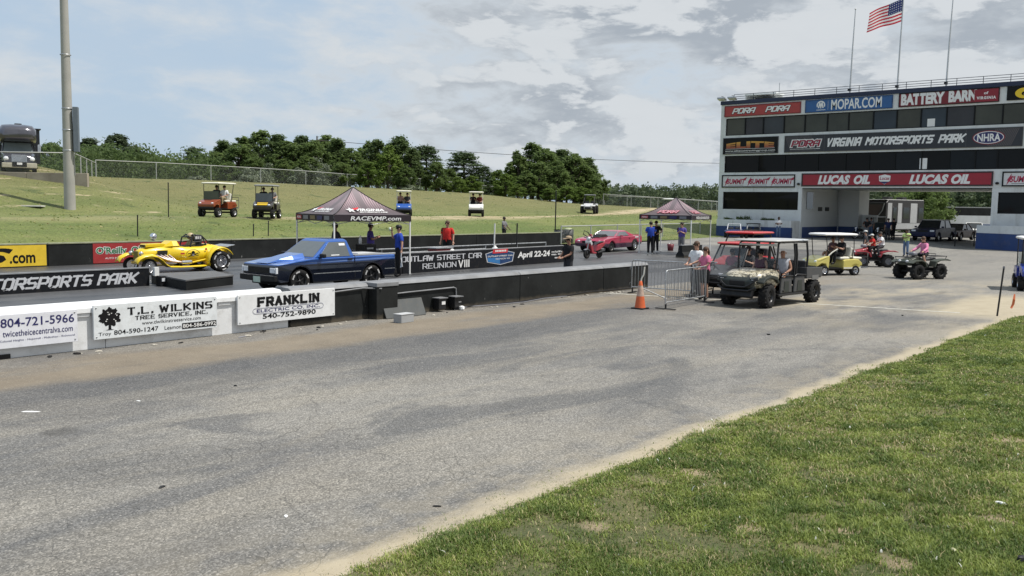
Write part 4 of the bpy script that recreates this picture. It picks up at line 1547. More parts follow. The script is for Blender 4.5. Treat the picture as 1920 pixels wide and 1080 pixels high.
L_DEC = leaf_mat('leaf_deciduous', (.085, .135, .040), (.175, .240, .075), .55)
L_DARK = leaf_mat('leaf_dark', (.070, .112, .042), (.140, .195, .070), .55)
L_PINE = leaf_mat('needle_pine', (.036, .066, .028), (.080, .118, .046), .3)
L_PALE = leaf_mat('leaf_pale', (.10, .135, .075), (.24, .27, .19))
L_BRIGHT = leaf_mat('leaf_bright', (.085, .145, .028), (.18, .255, .055), .45)
L_FAR = leaf_mat('leaf_far', (.060, .088, .048), (.110, .145, .075), .4)
M_BARK = mat('bark', (.10, .078, .058), .9, var=.3, vscale=4, bump=.8, bscale=12)


def leaves_mesh(name, blobs, n, size, m, seed, up=.35, shell=.55, flat_=1.0):
    """leaf-sized quads through the volume of a set of blobs (centre, radii)"""
    r = np.random.default_rng(seed)
    B = np.array([b[0] for b in blobs]); Rr = np.array([b[1] for b in blobs])
    wgt = (Rr.prod(1)) ** (2 / 3)
    k = r.choice(len(blobs), n, p=wgt / wgt.sum())
    dv = r.normal(size=(n, 3))
    dv /= np.linalg.norm(dv, axis=1)[:, None]
    rad = (shell + (1 - shell) * r.random(n)) ** .8 * (1 + .30 * r.normal(size=n))
    c = B[k] + dv * Rr[k] * rad[:, None]
    nrm = dv * .8 + r.normal(size=(n, 3)) * .7 + np.array([0, 0, up])
    nrm /= np.linalg.norm(nrm, axis=1)[:, None]
    a = np.cross(nrm, r.normal(size=(n, 3)))
    a /= np.linalg.norm(a, axis=1)[:, None]
    b = np.cross(nrm, a)
    s = size * (.6 + .8 * r.random(n))[:, None]
    a, b = a * s, b * s * .62 * flat_
    P = np.stack([c - a, c - b * .9 + a * .1, c + a, c + b * .9 - a * .1], 1).astype(np.float32)
    me = bpy.data.meshes.new(name)
    me.vertices.add(n * 4)
    me.vertices.foreach_set('co', P.ravel())
    me.loops.add(n * 4)
    me.loops.foreach_set('vertex_index', np.arange(n * 4, dtype=np.int32))
    me.polygons.add(n)
    me.polygons.foreach_set('loop_start', np.arange(n, dtype=np.int32) * 4)
    me.update(calc_edges=True)
    tb = r.random(len(blobs))
    tint = np.clip(.55 * tb[k] + .45 * r.random(n), 0, 1)
    me.attributes.new('tint', 'FLOAT', 'POINT').data.foreach_set('value', np.repeat(tint, 4).astype(np.float32))
    me.materials.append(m)
    return me


def tree_variant(kind, seed):
    """a tree 10 m tall standing at the origin: (trunk mesh, crown mesh)"""
    r = random.Random(seed)
    tr = MB()
    blobs = []
    if kind == 'pine':
        tr.tube([(0, 0, 0), (.1, .05, 4), (.05, 0, 8), (0, 0, 9.8)], [.19, .14, .08, .03], 8)
        for lv in range(9):
            z = 3.4 + lv * .74
            rr = 1.9 * (1 - (lv / 10.5) ** 1.6) + .25
            for k in range(5):
                q = k * 1.257 + lv * .7 + r.uniform(-.3, .3)
                d = rr * r.uniform(.55, 1.05)
                p = (d * math.cos(q), d * math.sin(q), z + r.uniform(-.25, .3))
                tr.tube([(0, 0, z - .3), (p[0] * .9, p[1] * .9, p[2])], [.05, .02], 5)
                blobs.append((p, (r.uniform(.6, .95), r.uniform(.6, .95), r.uniform(.30, .46))))
        blobs.append(((0, 0, 9.6), (.5, .5, .55)))
        cm = leaves_mesh('crown', blobs, 5200, .22, L_PINE, seed, shell=.35, flat_=.5)
    else:
        tr.tube([(0, 0, 0), (.12, -.08, 1.6), (0, .1, 3.4), (.1, 0, 6)], [.30, .23, .18, .08], 9)
        wide = dict(round=2.9, tall=2.1, open=2.5)[kind]
        nb = dict(round=54, tall=48, open=34)[kind]
        z0 = dict(round=1.8, tall=1.6, open=2.8)[kind]
        for k in range(nb):
            f = (k + .5) / nb
            z = z0 + (9.1 - z0) * f
            prof = math.sin(math.pi * min(1, .22 + .78 * f) ** .85) ** .7 if f < .97 else .25
            d = wide * prof * math.sqrt(r.uniform(.05, 1))
            q = k * 2.4 + r.uniform(-.5, .5)
            p = (d * math.cos(q), d * math.sin(q), z)
            s_ = r.uniform(.45, 1.0) * (.8 if kind == 'open' else 1) * (1.1 - .4 * f)
            blobs.append((p, (s_, s_ * r.uniform(.85, 1.1), s_ * r.uniform(.62, .85))))
            if k % 2 == 0:
                tr.tube([(0, 0, max(1.5, z * .55)), (p[0] * .5, p[1] * .5, z * .8), (p[0] * .95, p[1] * .95, p[2])], [.10, .06, .02], 5)
        for k in range(34):
            c_, rr_ = r.choice(blobs)
            q = r.uniform(0, 6.28)
            g_ = r.uniform(.22, .42)
            blobs.append(((c_[0] * 1.1 + rr_[0] * .9 * math.cos(q), c_[1] * 1.1 + rr_[1] * .9 * math.sin(q), c_[2] + rr_[2] * r.uniform(.2, 1.3)), (g_, g_, g_ * 1.3)))
        cm = leaves_mesh('crown', blobs, 12000, .16, L_DEC if kind != 'tall' else L_DARK, seed, up=1.0, shell=.3)
    o = tr.build('trunk', M_BARK)
    me = o.data
    bpy.data.objects.remove(o)
    return me, cm


TV = {k: [tree_variant(k, s) for s in (ss)] for k, ss in dict(round=(1, 2), tall=(3, 4), open=(5, 6), pine=(7, 8)).items()}
trng = random.Random(21)


def horizon(px):
    return 385 + .015 * (px - 960)


TREES = []


def tree(px, ytop, depth, kind, label, width=1.0, lm=None, group='trees beyond the hill fence', zb=None):
    g = at_depth(px, depth)
    zt = CAM_H + (horizon(px) - ytop) / F_PX * depth
    zb = (hill_z(g.x, min(g.y, 95)) - .03 * max(0, g.y - 97) - .1 if g.y > 36 else ground_z(g.x, g.y)) if zb is None else zb
    h = (zt - zb) / 10.0
    t = thing('pine_tree' if kind == 'pine' else 'broadleaf_tree', label, 'tree', (g.x, g.y, zb), trng.uniform(0, 6.28), group)
    TREES.append((group, px, t))
    v = trng.choice(TV[kind])
    for nm, me in (('trunk', v[0]), ('crown', v[1])):
        o = bpy.data.objects.new(nm, me)
        col.objects.link(o)
        o.parent = t
        o.scale = (h * width * 1.32, h * width * 1.32, h)
        if lm and nm == 'crown':
            o.material_slots[0].link = 'OBJECT'
            o.material_slots[0].material = lm
    return t


WOODL = 'tree in the mixed wood on the skyline behind the light pole and motorhome'
for px, y, d, k, w_ in ((62, 278, 150, 'round', 1.1), (98, 262, 155, 'tall', 1.2), (128, 268, 148, 'round', 1.1), (168, 252, 158, 'tall', 1.1), (196, 262, 150, 'round', 1.2), (228, 244, 160, 'open', 1.0),
                        (252, 268, 150, 'round', 1.2), (276, 282, 145, 'round', 1.2), (305, 290, 150, 'round', 1.2), (332, 294, 155, 'round', 1.3), (150, 282, 138, 'round', 1.3), (215, 286, 136, 'round', 1.4), (285, 302, 134, 'round', 1.4), (90, 290, 134, 'round', 1.3)):
    tree(px, y, d, k, WOODL, w_, L_DARK if trng.random() < .5 else L_FAR, 'skyline wood on the left')
MIDL = {'round': 'bushy green tree in the belt behind the hill fence', 'tall': 'dark tall tree in the belt behind the hill fence', 'open': 'ragged open-crowned tree in the belt behind the hill fence', 'pine': 'dark pine in the belt behind the hill fence'}
for px, y, d, k, w_ in ((365, 276, 128, 'pine', 1.1), (385, 288, 126, 'round', 1.2), (352, 296, 132, 'round', 1.2), (422, 258, 126, 'tall', 1.1), (448, 262, 120, 'round', 1.1), (408, 282, 122, 'round', 1.2), (470, 252, 128, 'tall', 1.0), (492, 238, 124, 'open', 1.1), (520, 246, 120, 'tall', 1.1),
                        (545, 258, 118, 'round', 1.1), (566, 248, 126, 'tall', 1.0), (590, 256, 118, 'round', 1.1), (612, 246, 124, 'round', 1.1), (634, 254, 120, 'tall', 1.1), (656, 272, 118, 'round', 1.1), (686, 264, 126, 'open', 1.0),
                        (708, 256, 122, 'tall', .9), (728, 270, 118, 'round', 1.0), (748, 248, 124, 'tall', 1.1), (772, 272, 122, 'tall', 1.0), (798, 274, 126, 'pine', 1.2), (818, 298, 122, 'round', 1.0), (840, 312, 128, 'round', 1.2), (576, 288, 112, 'round', 1.2), (480, 290, 112, 'round', 1.3), (690, 300, 112, 'round', 1.2), (760, 308, 114, 'round', 1.2), (430, 300, 112, 'round', 1.2), (640, 300, 112, 'round', 1.2), (530, 296, 112, 'round', 1.2)):
    tree(px, y, d, k, MIDL[k], w_, L_BRIGHT if px in (686, 728, 690) else None, 'tree belt behind the hill fence')
tree(868, 286, 132, 'pine', 'isolated rounded pine standing by itself in the middle of the skyline', 1.55)
tree(905, 312, 132, 'pine', 'small pointed evergreen just right of the isolated pine', 1.1)
for px, y, d, w_ in ((885, 328, 126, 1.4), (932, 314, 134, 1.2), (948, 322, 128, 1.3), (858, 330, 124, 1.5)):
    tree(px, y, d, 'round', 'low bright bushy tree between the isolated pine and the big clump', w_, L_BRIGHT, 'low bright trees in the skyline gap')
BIG = 'tall leafy tree in the big rounded clump near the middle of the skyline'
for px, y, d, k, w_ in ((972, 282, 142, 'open', .9), (996, 262, 145, 'open', 1.05), (1022, 270, 140, 'round', 1.05), (1050, 274, 146, 'tall', 1.2), (1076, 280, 142, 'round', 1.05), (1098, 290, 146, 'tall', 1.1), (1110, 306, 150, 'round', 1.0), (1010, 300, 132, 'round', 1.2), (1046, 306, 132, 'round', 1.1), (985, 318, 130, 'round', 1.3)):
    tree(px, y, d, k, BIG, w_, L_DEC if k != 'tall' else L_DARK, 'big clump of trees')
for px, y, d in ((1062, 346, 128), (1090, 348, 130), (1030, 350, 124), (970, 344, 122)):
    tree(px, y, d, 'round', 'low bright green shrub at the foot of the big clump', 1.7, L_BRIGHT, 'shrubs at the foot of the big clump')

# pale creeper mounds behind the fence
for k, (px, y, d, wd_b, hh) in enumerate(((478, 318, 104, 2.6, 1.9), (494, 308, 106, 1.2, 3.0), (460, 330, 103, 1.8, 1.2), (357, 334, 102, 1.4, 1.0), (372, 337, 101, 1.0, .8), (556, 318, 108, .9, 2.6), (608, 312, 110, .9, 3.0), (636, 322, 112, 1.0, 2.2), (768, 346, 113, 1.2, 1.3), (590, 300, 112, 1.6, 3.2))):
    g = at_depth(px, d)
    zt = CAM_H + (horizon(px) - y) / F_PX * d
    zb = hill_z(g.x, min(g.y, 95)) - .03 * max(0, g.y - 97) - .2
    H_ = max(.8, zt - zb)
    rr = random.Random(k)
    bl = [((rr.uniform(-wd_b, wd_b) * (1 - .6 * f), rr.uniform(-.8, .8), H_ * (.12 + .8 * f)), (wd_b * .5 * (1 - .45 * f), .7, H_ * .2)) for f in (0, .1, .2, .35, .5, .7, .95)]
    me = leaves_mesh('creeper_mound', bl, 1500, .13, L_PALE, 90 + k)
    o = bpy.data.objects.new('creeper_mound', me)
    col.objects.link(o)
    o.location = (g.x, g.y, zb)
    tag(o, ('broad pale creeper mound above the two left carts', 'tall narrow pale creeper column above the dark cart', 'low pale creeper mound just right of the orange cart', 'small pale bush above the orange cart, left one', 'small pale bush above the orange cart, right one', 'slim pale creeper column left of the near canopy peak', 'pale creeper column over the left slope of the near canopy', 'pale creeper patch just above the near canopy peak', 'low flowering bush behind the fence above the blue cart', 'tall pale creeper left of the utility pole base')[k], 'bush', 'creeper mounds behind the fence')

# dense undergrowth under the belt, and the far wooded ridge
rr = random.Random(8)
bl = []
for k in range(520):
    x = rr.uniform(15, 135)
    y = 103 + rr.uniform(0, 16)
    zb = hill_z(x, 95) - .03 * (y - 97)
    bl.append(((x, y, zb + rr.uniform(.2, 4.2)), (rr.uniform(1, 2.2), rr.uniform(.8, 1.4), rr.uniform(.7, 1.3))))
o = bpy.data.objects.new('undergrowth', leaves_mesh('undergrowth', bl, 42000, .22, L_DARK, 77))
col.objects.link(o)
o['kind'] = 'stuff'
tag(o, 'dark tangled undergrowth along the foot of the tree belt', 'undergrowth')


def far_ridge(name, label, px0, px1, step, dlo, dhi, ylo, yhi, n, size, seed, zb=.4):
    rr = random.Random(seed)
    bl = []
    px = px0
    while px < px1:
        for row in range(3):
            d = dlo + (dhi - dlo) * (row + rr.random()) / 3
            v = ray(px + rr.uniform(-step, step), 380)
            x, y = v.x * d, v.y * d
            ytop = ylo + (yhi - ylo) * rr.random() + (2 - row) * 3.5
            zt = CAM_H + (horizon(px) - ytop) / F_PX * d
            hgt = zt - zb
            for f in (.15, .38, .62, .84):
                s_ = hgt * .17 * (1.3 - .8 * f)
                bl.append(((x + rr.uniform(-1.2, 1.2), y + rr.uniform(-1.2, 1.2), zb + hgt * f), (s_ * 1.2, s_ * 1.2, hgt * .17)))
        px += step
    o = bpy.data.objects.new(name, leaves_mesh(name, bl, n, size, L_FAR, seed))
    col.objects.link(o)
    o['kind'] = 'stuff'
    return tag(o, label, 'woods')


far_ridge('far_woods', 'distant wooded ridge along the horizon between the tree clump and the tower', 1085, 1375, 5, 300, 380, 344, 352, 26000, .62, 31)
far_ridge('far_woods', 'woodland seen through the tower drive-through', 1590, 1960, 9, 190, 240, 330, 348, 26000, .55, 32)

# rounded dark evergreens inside the drive-through
for px, y, d, w_, lab in ((1722, 356, 101, 2.7, 'broad rounded evergreen tree seen through the tower drive-through'), (1758, 357, 104, 1.4, 'upright dark evergreen right of the rounded one in the drive-through'), (1690, 366, 116, 1.8, 'smaller evergreen behind the race trailer in the drive-through')):
    g = at_depth(px, d)
    zt = CAM_H + (horizon(px) - y) / F_PX * d
    H_ = zt - .4
    rr = random.Random(px)
    t = thing('evergreen_tree', lab, 'tree', (g.x, g.y, .4), 0, 'evergreens in the drive-through')
    bl = []
    for k in range(34):
        f = rr.random()
        q = rr.uniform(0, 6.28)
        d_ = w_ * math.sin(math.pi * min(1, .18 + .8 * f)) ** .6 * rr.uniform(.3, .9)
        bl.append(((d_ * math.cos(q), d_ * math.sin(q), H_ * (.06 + .88 * f)), (.75, .75, .6)))
    ob = bpy.data.objects.new('crown', leaves_mesh('crown', bl, 6500, .15, L_DEC, px))
    col.objects.link(ob)
    ob.parent = t
    MB().tube([(0, 0, -.1), (0, 0, H_ * .7)], [.18, .06], 8).build('trunk', M_BARK, t)

# --- terrace, retaining wall and chain link fence
RC = Vector((29.8, 65.3))
RD = Vector((-.646, .763))
M_CONC = mat('stained_concrete', (.33, .29, .235), .85, var=.22, vscale=.5, bump=.4, bscale=8, dirt=.5)
mb = MB()
A, Bq = RC, RC + RD * 48
nrm = Vector((.763, .646))
P = [A + nrm * .28, Bq + nrm * .28, Bq + nrm * 30, A + Vector((.20, .98)) * 22]
mb.add([(p.x, p.y, 2.0) for p in P] + [(p.x, p.y, 4.62) for p in P], [(0, 1, 2, 3), (7, 6, 5, 4), (0, 4, 5, 1), (1, 5, 6, 2), (2, 6, 7, 3), (3, 7, 4, 0)])
struct(fix_normals(mb.build('terrace', mat('terrace_gravel', (.36, .32, .26), .9, var=.2, vscale=.4, bump=.4))))
rw = thing('retaining_wall', 'stained concrete retaining wall on the hill under the motorhome', 'wall', (0, 0, 0))
for i in range(11):
    a, b_ = RC + RD * (i * 4.4), RC + RD * (i * 4.4 + 4.37)
    P = [a, b_, b_ + nrm * .26, a + nrm * .26]
    mb = MB()
    mb.add([(p.x, p.y, 2.4) for p in P] + [(p.x, p.y, 4.68) for p in P], [(0, 1, 2, 3), (7, 6, 5, 4), (0, 4, 5, 1), (1, 5, 6, 2), (2, 6, 7, 3), (3, 7, 4, 0)])
    fix_normals(mb.build('wall_panel', M_CONC, rw, .02))

M_LINK = bpy.data.materials.new('chain_link')
M_LINK.use_nodes = True
t = NT(M_LINK.node_tree)
p = t.node('ShaderNodeTexCoord').outputs['Object']
s_ = t.node('ShaderNodeSeparateXYZ')
t.l.new(p, s_.inputs[0])
hx = t.math('ADD', s_.outputs[0], s_.outputs[1])
def diag(sgn):
    return t.math('ABSOLUTE', t.math('SUBTRACT', t.math('FRACT', t.math('MULTIPLY', t.math('ADD', hx, t.math('MULTIPLY', s_.outputs[2], sgn)), 14.0)), .5))
wire = t.ramp(t.math('MINIMUM', diag(1.0), diag(-1.0)), .018, .034, .8, 0.0)
tb_ = t.node('ShaderNodeBsdfTransparent')
mx = t.node('ShaderNodeMixShader')
t.l.new(wire, mx.inputs[0])
t.l.new(tb_.outputs[0], mx.inputs[1])
t.n['Principled BSDF'].inputs['Base Color'].default_value = (.34, .36, .36, 1)
t.n['Principled BSDF'].inputs['Metallic'].default_value = .3
t.l.new(t.n['Principled BSDF'].outputs[0], mx.inputs[2])
t.l.new(mx.outputs[0], t.n['Material Output'].inputs[0])

M_FPOST = mat('fence_galvanised', (.40, .41, .40), .55, metal=.2)


def chain_fence(label, path, h, zf, gap=6.0, group=None):
    f = thing('chain_link_fence', label, 'fence', (0, 0, 0), 0, group)
    P = []
    for a, b_ in zip(path[:-1], path[1:]):
        L = (b_ - a).length
        n = max(1, round(L / gap))
        P += [a.lerp(b_, k / n) for k in range(n)]
    P.append(path[-1])
    Z = [zf(p.x, p.y) for p in P]
    for p, z in zip(P, Z):
        MB().tube([(p.x, p.y, z - .2), (p.x, p.y, z + h + .05)], .045, 7).build('post', M_FPOST, f)
    MB().tube([(p.x, p.y, z + h) for p, z in zip(P, Z)], .038, 6).build('top_rail', M_FPOST, f)
    for (p, z), (q, y) in zip(zip(P[:-1], Z[:-1]), zip(P[1:], Z[1:])):
        MB().quad((p.x, p.y, z), (q.x, q.y, y), (q.x, q.y, y + h), (p.x, p.y, z + h)).build('mesh_panel', M_LINK, f)
    return f


chain_fence('chain link fence running along the top of the grass hill', [Vector((41, 88)), Vector((128, 88))], 1.75, hill_z, 6.2)
chain_fence('chain link fence on the retaining wall in front of the motorhome', [RC + RD * 44 + nrm * .13, RC + RD * 1.0 + nrm * .13, Vector((40.9, 87.7))], 1.45, lambda x, y: 4.66 if x < 30 else 4.66 + (y - 65) * .009, 6.0)
chain_fence('small chain link pen on the far field right of the white side-by-side', [Vector((116, 80)), Vector((128, 66)), Vector((136, 72)), Vector((125, 86))], 1.7, hill_z, 4.0)
chain_fence('low chain link fence behind the distant canopy along the field edge', [Vector((150, 62)), Vector((260, 66))], 1.5, hill_z, 12)
chain_fence('chain link fence between the drag strip and the field near the pink coupe', [Vector((46.9, 35.6)), Vector((71.5, 38.9))], 1.15, lambda x, y: .38, 4.0)

# utility pole and wires over the trees
up = thing('utility_pole', 'thin wooden utility pole standing among the belt trees', 'pole', (0, 0, 0))
g = at_depth(595, 120)
MB().tube([(g.x, g.y, 2), (g.x, g.y, 11.6)], [.14, .09], 7).build('pole', M_BARK, up)
MB().box((g.x, g.y, 11.0), (2.0, .1, .12), rz=-.7).build('crossarm', M_BARK, up)
for k, dz in enumerate((0, .5)):
    pth = []
    a = Vector((g.x, g.y, 11.1 - dz))
    v = ray(1420, 380)
    e = Vector((v.x * 175, v.y * 175, 11.6 - dz * 1.6))
    for i in range(25):
        f = i / 24
        q = a.lerp(e, f)
        q.z -= 3.0 * f * (1 - f)
        pth.append(q)
    if k == 0:
        tag(MB().tube(pth, .035, 5).build('power_line', M_BLACKPL), 'thin overhead power line crossing the sky right of the trees', 'cable')

# every tree gets its own label: what it stands over, and its place in its row
NUM = 'first second third fourth fifth sixth seventh eighth ninth tenth eleventh twelfth thirteenth fourteenth fifteenth sixteenth seventeenth eighteenth nineteenth twentieth'.split()
NUM += ['twenty-' + k for k in NUM[:9]] + ['thirtieth', 'thirty-first', 'thirty-second']


def over(px):
    for a, b_, s in ((0, 135, 'behind the motorhome and pole'), (135, 345, 'right of the light pole'), (345, 455, 'above the orange cart'), (455, 545, 'above the dark cart'), (545, 735, 'above the near canopy'), (735, 800, 'above the blue cart'), (800, 930, 'above the white cart'), (930, 1300, 'left of the white buggy')):
        if a <= px < b_:
            return s
    return 'on the skyline'


for gname in {g for g, _, _ in TREES if g}:
    row = sorted([(px, o) for g, px, o in TREES if g == gname], key=lambda q: q[0])
    short = {'skyline wood on the left': 'tree in the left skyline wood', 'tree belt behind the hill fence': 'tree in the fence belt', 'low bright trees in the skyline gap': 'low bright tree in the skyline gap', 'big clump of trees': 'leafy tree in the big clump', 'shrubs at the foot of the big clump': 'low bright shrub under the big clump'}.get(gname)
    if not short:
        continue
    for i, (px, o) in enumerate(row):
        sh = short
        if gname == 'tree belt behind the hill fence':
            sh = ('dark pine in the fence belt' if o.name.startswith('pine') else 'leafy tree in the fence belt')
        o['label'] = '%s, %s from the left, %s' % (sh, NUM[i], over(px))

# ================================================================ VEHICLES (built facing +X, wheels on z = 0)
PI = math.pi


def wheel(par, x, y, r, w, rim=.6, spokes=5, rim_m=None, tread=0, letters=False, steer=0.0, nm='wheel', hub_m=None):
    """tyre with its rim as a child; outer face on the side of sign(y)"""
    s = 1 if y > 0 else -1
    hw = w / 2
    rr = r * rim
    mb = MB()
    k = .30 * (r - rr)
    prof = [(rr, -hw * .88), (rr + k * .6, -hw), (r - k, -hw * .98), (r - k * .25, -hw * .82), (r, -hw * .55), (r, hw * .55), (r - k * .25, hw * .82), (r - k, hw * .98), (rr + k * .6, hw), (rr, hw * .88)]
    mb.lathe(prof, 26, (0, 0, 0), 'Y')
    if tread:
        for i in range(tread):
            q = 2 * PI * i / tread
            for sd in (-1, 1):
                qq = q + (PI / tread if sd > 0 else 0)
                T = Matrix.Rotation(-qq, 4, 'Y') @ Matrix.Translation((r, sd * hw * .48, 0)) @ Matrix.Rotation(sd * .5, 4, 'X')
                old = mb.M
                mb.M = T
                mb.box((.004, 0, 0), (.035, hw * .85, r * .13))
                mb.M = old
    o = mb.build(nm, M_RUBBER, par)
    o.location = (x, y, r)
    o.rotation_euler = (0, 0, steer)
    rb = MB()
    f = s * hw * .62
    rb.lathe([(rr * 1.02, -hw * .86), (rr * .94, -hw * .8), (rr * .94, hw * .8), (rr * 1.02, hw * .86)], 24, (0, 0, 0), 'Y')
    rb.lathe([(0, f * .5), (rr * .93, f * .42)][::1] if s > 0 else [(rr * .93, f * .42), (0, f * .5)], 24, (0, 0, 0), 'Y')
    for i in range(spokes):
        q = 2 * PI * i / spokes
        T = Matrix.Rotation(q, 4, 'Y') @ Matrix.Translation((rr * .52, f * .85, 0))
        old = rb.M
        rb.M = T
        rb.box((0, 0, 0), (rr * .86, hw * .18, rr * (.16 if spokes > 4 else .5)))
        rb.M = old
    rb.lathe([(0, f * 1.05), (rr * .2, f * 1.05), (rr * .24, f * .6)] if s < 0 else [(rr * .24, f * .6), (rr * .2, f * 1.05), (0, f * 1.05)], 12, (0, 0, 0), 'Y')
    r_ = rb.build('rim', rim_m or M_ALLOY, o)
    if letters:
        lb = MB()
        for a0 in (.25, 1.0, 2.4, 3.4, 4.2, 5.5):
            for i in range(6):
                q = a0 + i * .085
                T = Matrix.Rotation(-q, 4, 'Y') @ Matrix.Translation((r * .82, s * (hw * 1.0 + .002), 0))
                old = lb.M
                lb.M = T
                lb.box((0, 0, 0), (r * .12, .004, r * .045))
                lb.M = old
        lb.build('lettering', P_WHITE, o)
    return o


def steering(par, x, y, z, tilt=.6, r=.17):
    mb = MB()
    T = Matrix.Translation((x, y, z)) @ Matrix.Rotation(-tilt, 4, 'Y')
    mb.M = T
    n = 16
    mb.tube([(0, r * math.cos(2 * PI * i / n), r * math.sin(2 * PI * i / n)) for i in range(n + 1)], .014, 6, False)
    mb.tube([(0, -r, 0), (0, r, 0)], .012, 5)
    mb.tube([(0, 0, 0), (.28, 0, 0)], .018, 6)
    return mb.build('steering_wheel', M_BLACKPL, par)


def slab(c, d, r=.06, n=4):
    """flat rounded roof panel as rings (crowned)"""
    L, W, H = d
    rings = []
    for (f, z) in ((.96, -H / 2), (1.0, -H * .2), (1.0, .0), (.95, H * .3), (.75, H * .47), (.3, H * .55)):
        ring = []
        for sx, sy, a0 in ((1, -1, -PI / 2), (1, 1, 0), (-1, 1, PI / 2), (-1, -1, PI)):
            for k in range(n):
                a = a0 + PI / 2 * k / (n - 1)
                ring.append((c[0] + sx * (L / 2 * f - r) + r * math.cos(a), c[1] + sy * (W / 2 * f - r) + r * math.sin(a), c[2] + z))
        rings.append(ring)
    return rings


def arch(cx, cz, r, a0=0.0, a1=PI, n=9):
    """points of a wheel arch from back to front seen from the side (upper half circle)"""
    return [(cx - r * math.cos(a0 + (a1 - a0) * i / (n - 1)), cz + r * math.sin(a0 + (a1 - a0) * i / (n - 1))) for i in range(n)]


# ---- golf carts ------------------------------------------------------------
def golf_cart(label, loc, rz, body, roof_m, lift=0.0, group=None, front=None, seat_m=None, rear_seat=True, screen=True, rim_m=None, roof_len=1.9, rack=False, posts_m=None, roof_x=0.0):
    t = thing('golf_cart', label, 'golf cart', loc, rz, group)
    seat_m = seat_m or M_OFFWHITE
    posts_m = posts_m or M_BLACKM
    wr = .225 + lift * .35
    z = lift + wr - .225
    W = 1.16
    for x in (.80, -.82):
        for y in (.50, -.50):
            wheel(t, x, y * (1 + lift * .6), wr, .20 + lift * .15, .55, 5, rim_m or M_ALLOY, tread=14 if lift else 0)
    MB().box((0, 0, .26 + z), (2.0, .82, .10)).box((.8, 0, wr), (.08, .9, .08)).box((-.82, 0, wr), (.10, .9, .10)).build('chassis', M_DARK, t)
    # floor, front cowl, rear body
    MB().prism([(.62, .30), (.62, .345), (-.18, .345), (-.18, .30)], W - .06, c=(0, 0, z)).build('floor', M_BLACKPL, t)
    cowl = [(.60, .30), (.66, .30), (.74, .52), (.94, .54), (1.12, .42), (1.20, .40), (1.22, .56), (1.12, .70), (.80, .80), (.60, .86), (.55, .84), (.56, .60)]
    MB().prism(cowl, lambda a, b: W * (1 - .18 * max(0, a - .8)), c=(0, 0, z)).build('front_cowl', body, t, .035)
    MB().box((1.19, 0, .36 + z), (.10, 1.0, .12)).build('front_bumper', M_BLACKPL, t, .02)
    for s in (-1, 1):
        MB().ball((1.15, s * .40, .62 + z), (.05, .10, .055), 10, 6).build('headlight', M_LAMP, t)
    rear = [(-.18, .28), (-.18, .66), (-.30, .70), (-.72, .72), (-1.0, .70), (-1.16, .56), (-1.18, .44)] + arch(-.82, .26, .30, PI, 0) [1:-1] + [(-.50, .28)]
    MB().prism(rear, W, c=(0, 0, z)).build('rear_body', body, t, .03)
    MB().box((-.30, 0, .755 + z), (.50, 1.02, .11)).build('seat', seat_m, t, .04, 3)
    MB().box((-.62, 0, 1.02 + z), (.11, 1.0, .40), ry=-.14).build('seat_back', seat_m, t, .04, 3)
    for y in (-.42, .42):
        MB().tube([(-.55, y, .72 + z), (-.68, y, 1.15 + z)], .018, 6).build('back_bracket', M_BLACKM, t)
    if rear_seat:
        MB().box((-.98, 0, .755 + z), (.46, 1.0, .10)).build('rear_seat', seat_m, t, .04, 3)
        MB().box((-.735, 0, 1.0 + z), (.08, .98, .34)).build('rear_seat_back', seat_m, t, .03, 3)
        MB().box((-1.38, 0, .34 + z), (.42, .9, .05)).build('rear_step', M_STEEL, t, .01)
        gb = MB()
        gb.tube([(-1.2, .44, .36 + z), (-1.56, .44, .40 + z), (-1.56, .44, .98 + z), (-1.56, -.44, .98 + z), (-1.56, -.44, .40 + z), (-1.2, -.44, .36 + z)], .02, 6)
        gb.tube([(-1.2, .46, .80 + z), (-1.56, .44, .80 + z)], .018, 6).tube([(-1.2, -.46, .80 + z), (-1.56, -.44, .80 + z)], .018, 6)
        gb.build('grab_bar', M_BLACKM, t)
    # roof on four posts
    zt = 1.80 + z
    xc = -.10 - (roof_len - 1.6) * .25 + roof_x
    MB().loft(slab((xc, 0, zt), (roof_len, 1.18, .11)), smooth=True).build('roof', roof_m, t)
    for s in (-1, 1):
        MB().tube([(.60, s * .52, .82 + z), (xc + roof_len * .42, s * .50, zt - .05)], .02, 6).build('roof_post', posts_m, t)
        MB().tube([(-.66, s * .52, .74 + z), (-.74, s * .52, 1.2 + z), (xc - roof_len * .40, s * .50, zt - .05)], .02, 6).build('roof_post', posts_m, t)
    if screen:
        x0, x1 = .60, .60 + (xc + roof_len * .42 - .60) * .52
        mb = MB()
        mb.add([(x0, .50, .85 + z), (x0, -.50, .85 + z), (x1, -.49, 1.33 + z), (x1, .49, 1.33 + z), (x0 + .02, .50, .85 + z), (x0 + .02, -.50, .85 + z), (x1 + .02, -.49, 1.33 + z), (x1 + .02, .49, 1.33 + z)],
               [(3, 2, 1, 0), (4, 5, 6, 7), (0, 1, 5, 4), (1, 2, 6, 5), (2, 3, 7, 6), (3, 0, 4, 7)])
        mb.build('windscreen', M_CLEAR, t)
    steering(t, .30, .26, .98 + z, .55, .16)
    if front:
        MB().box((1.10, 0, .69 + z), (.30, .62, .02), ry=.50).build('front_panel', front, t)
    t['lift'] = z
    return t


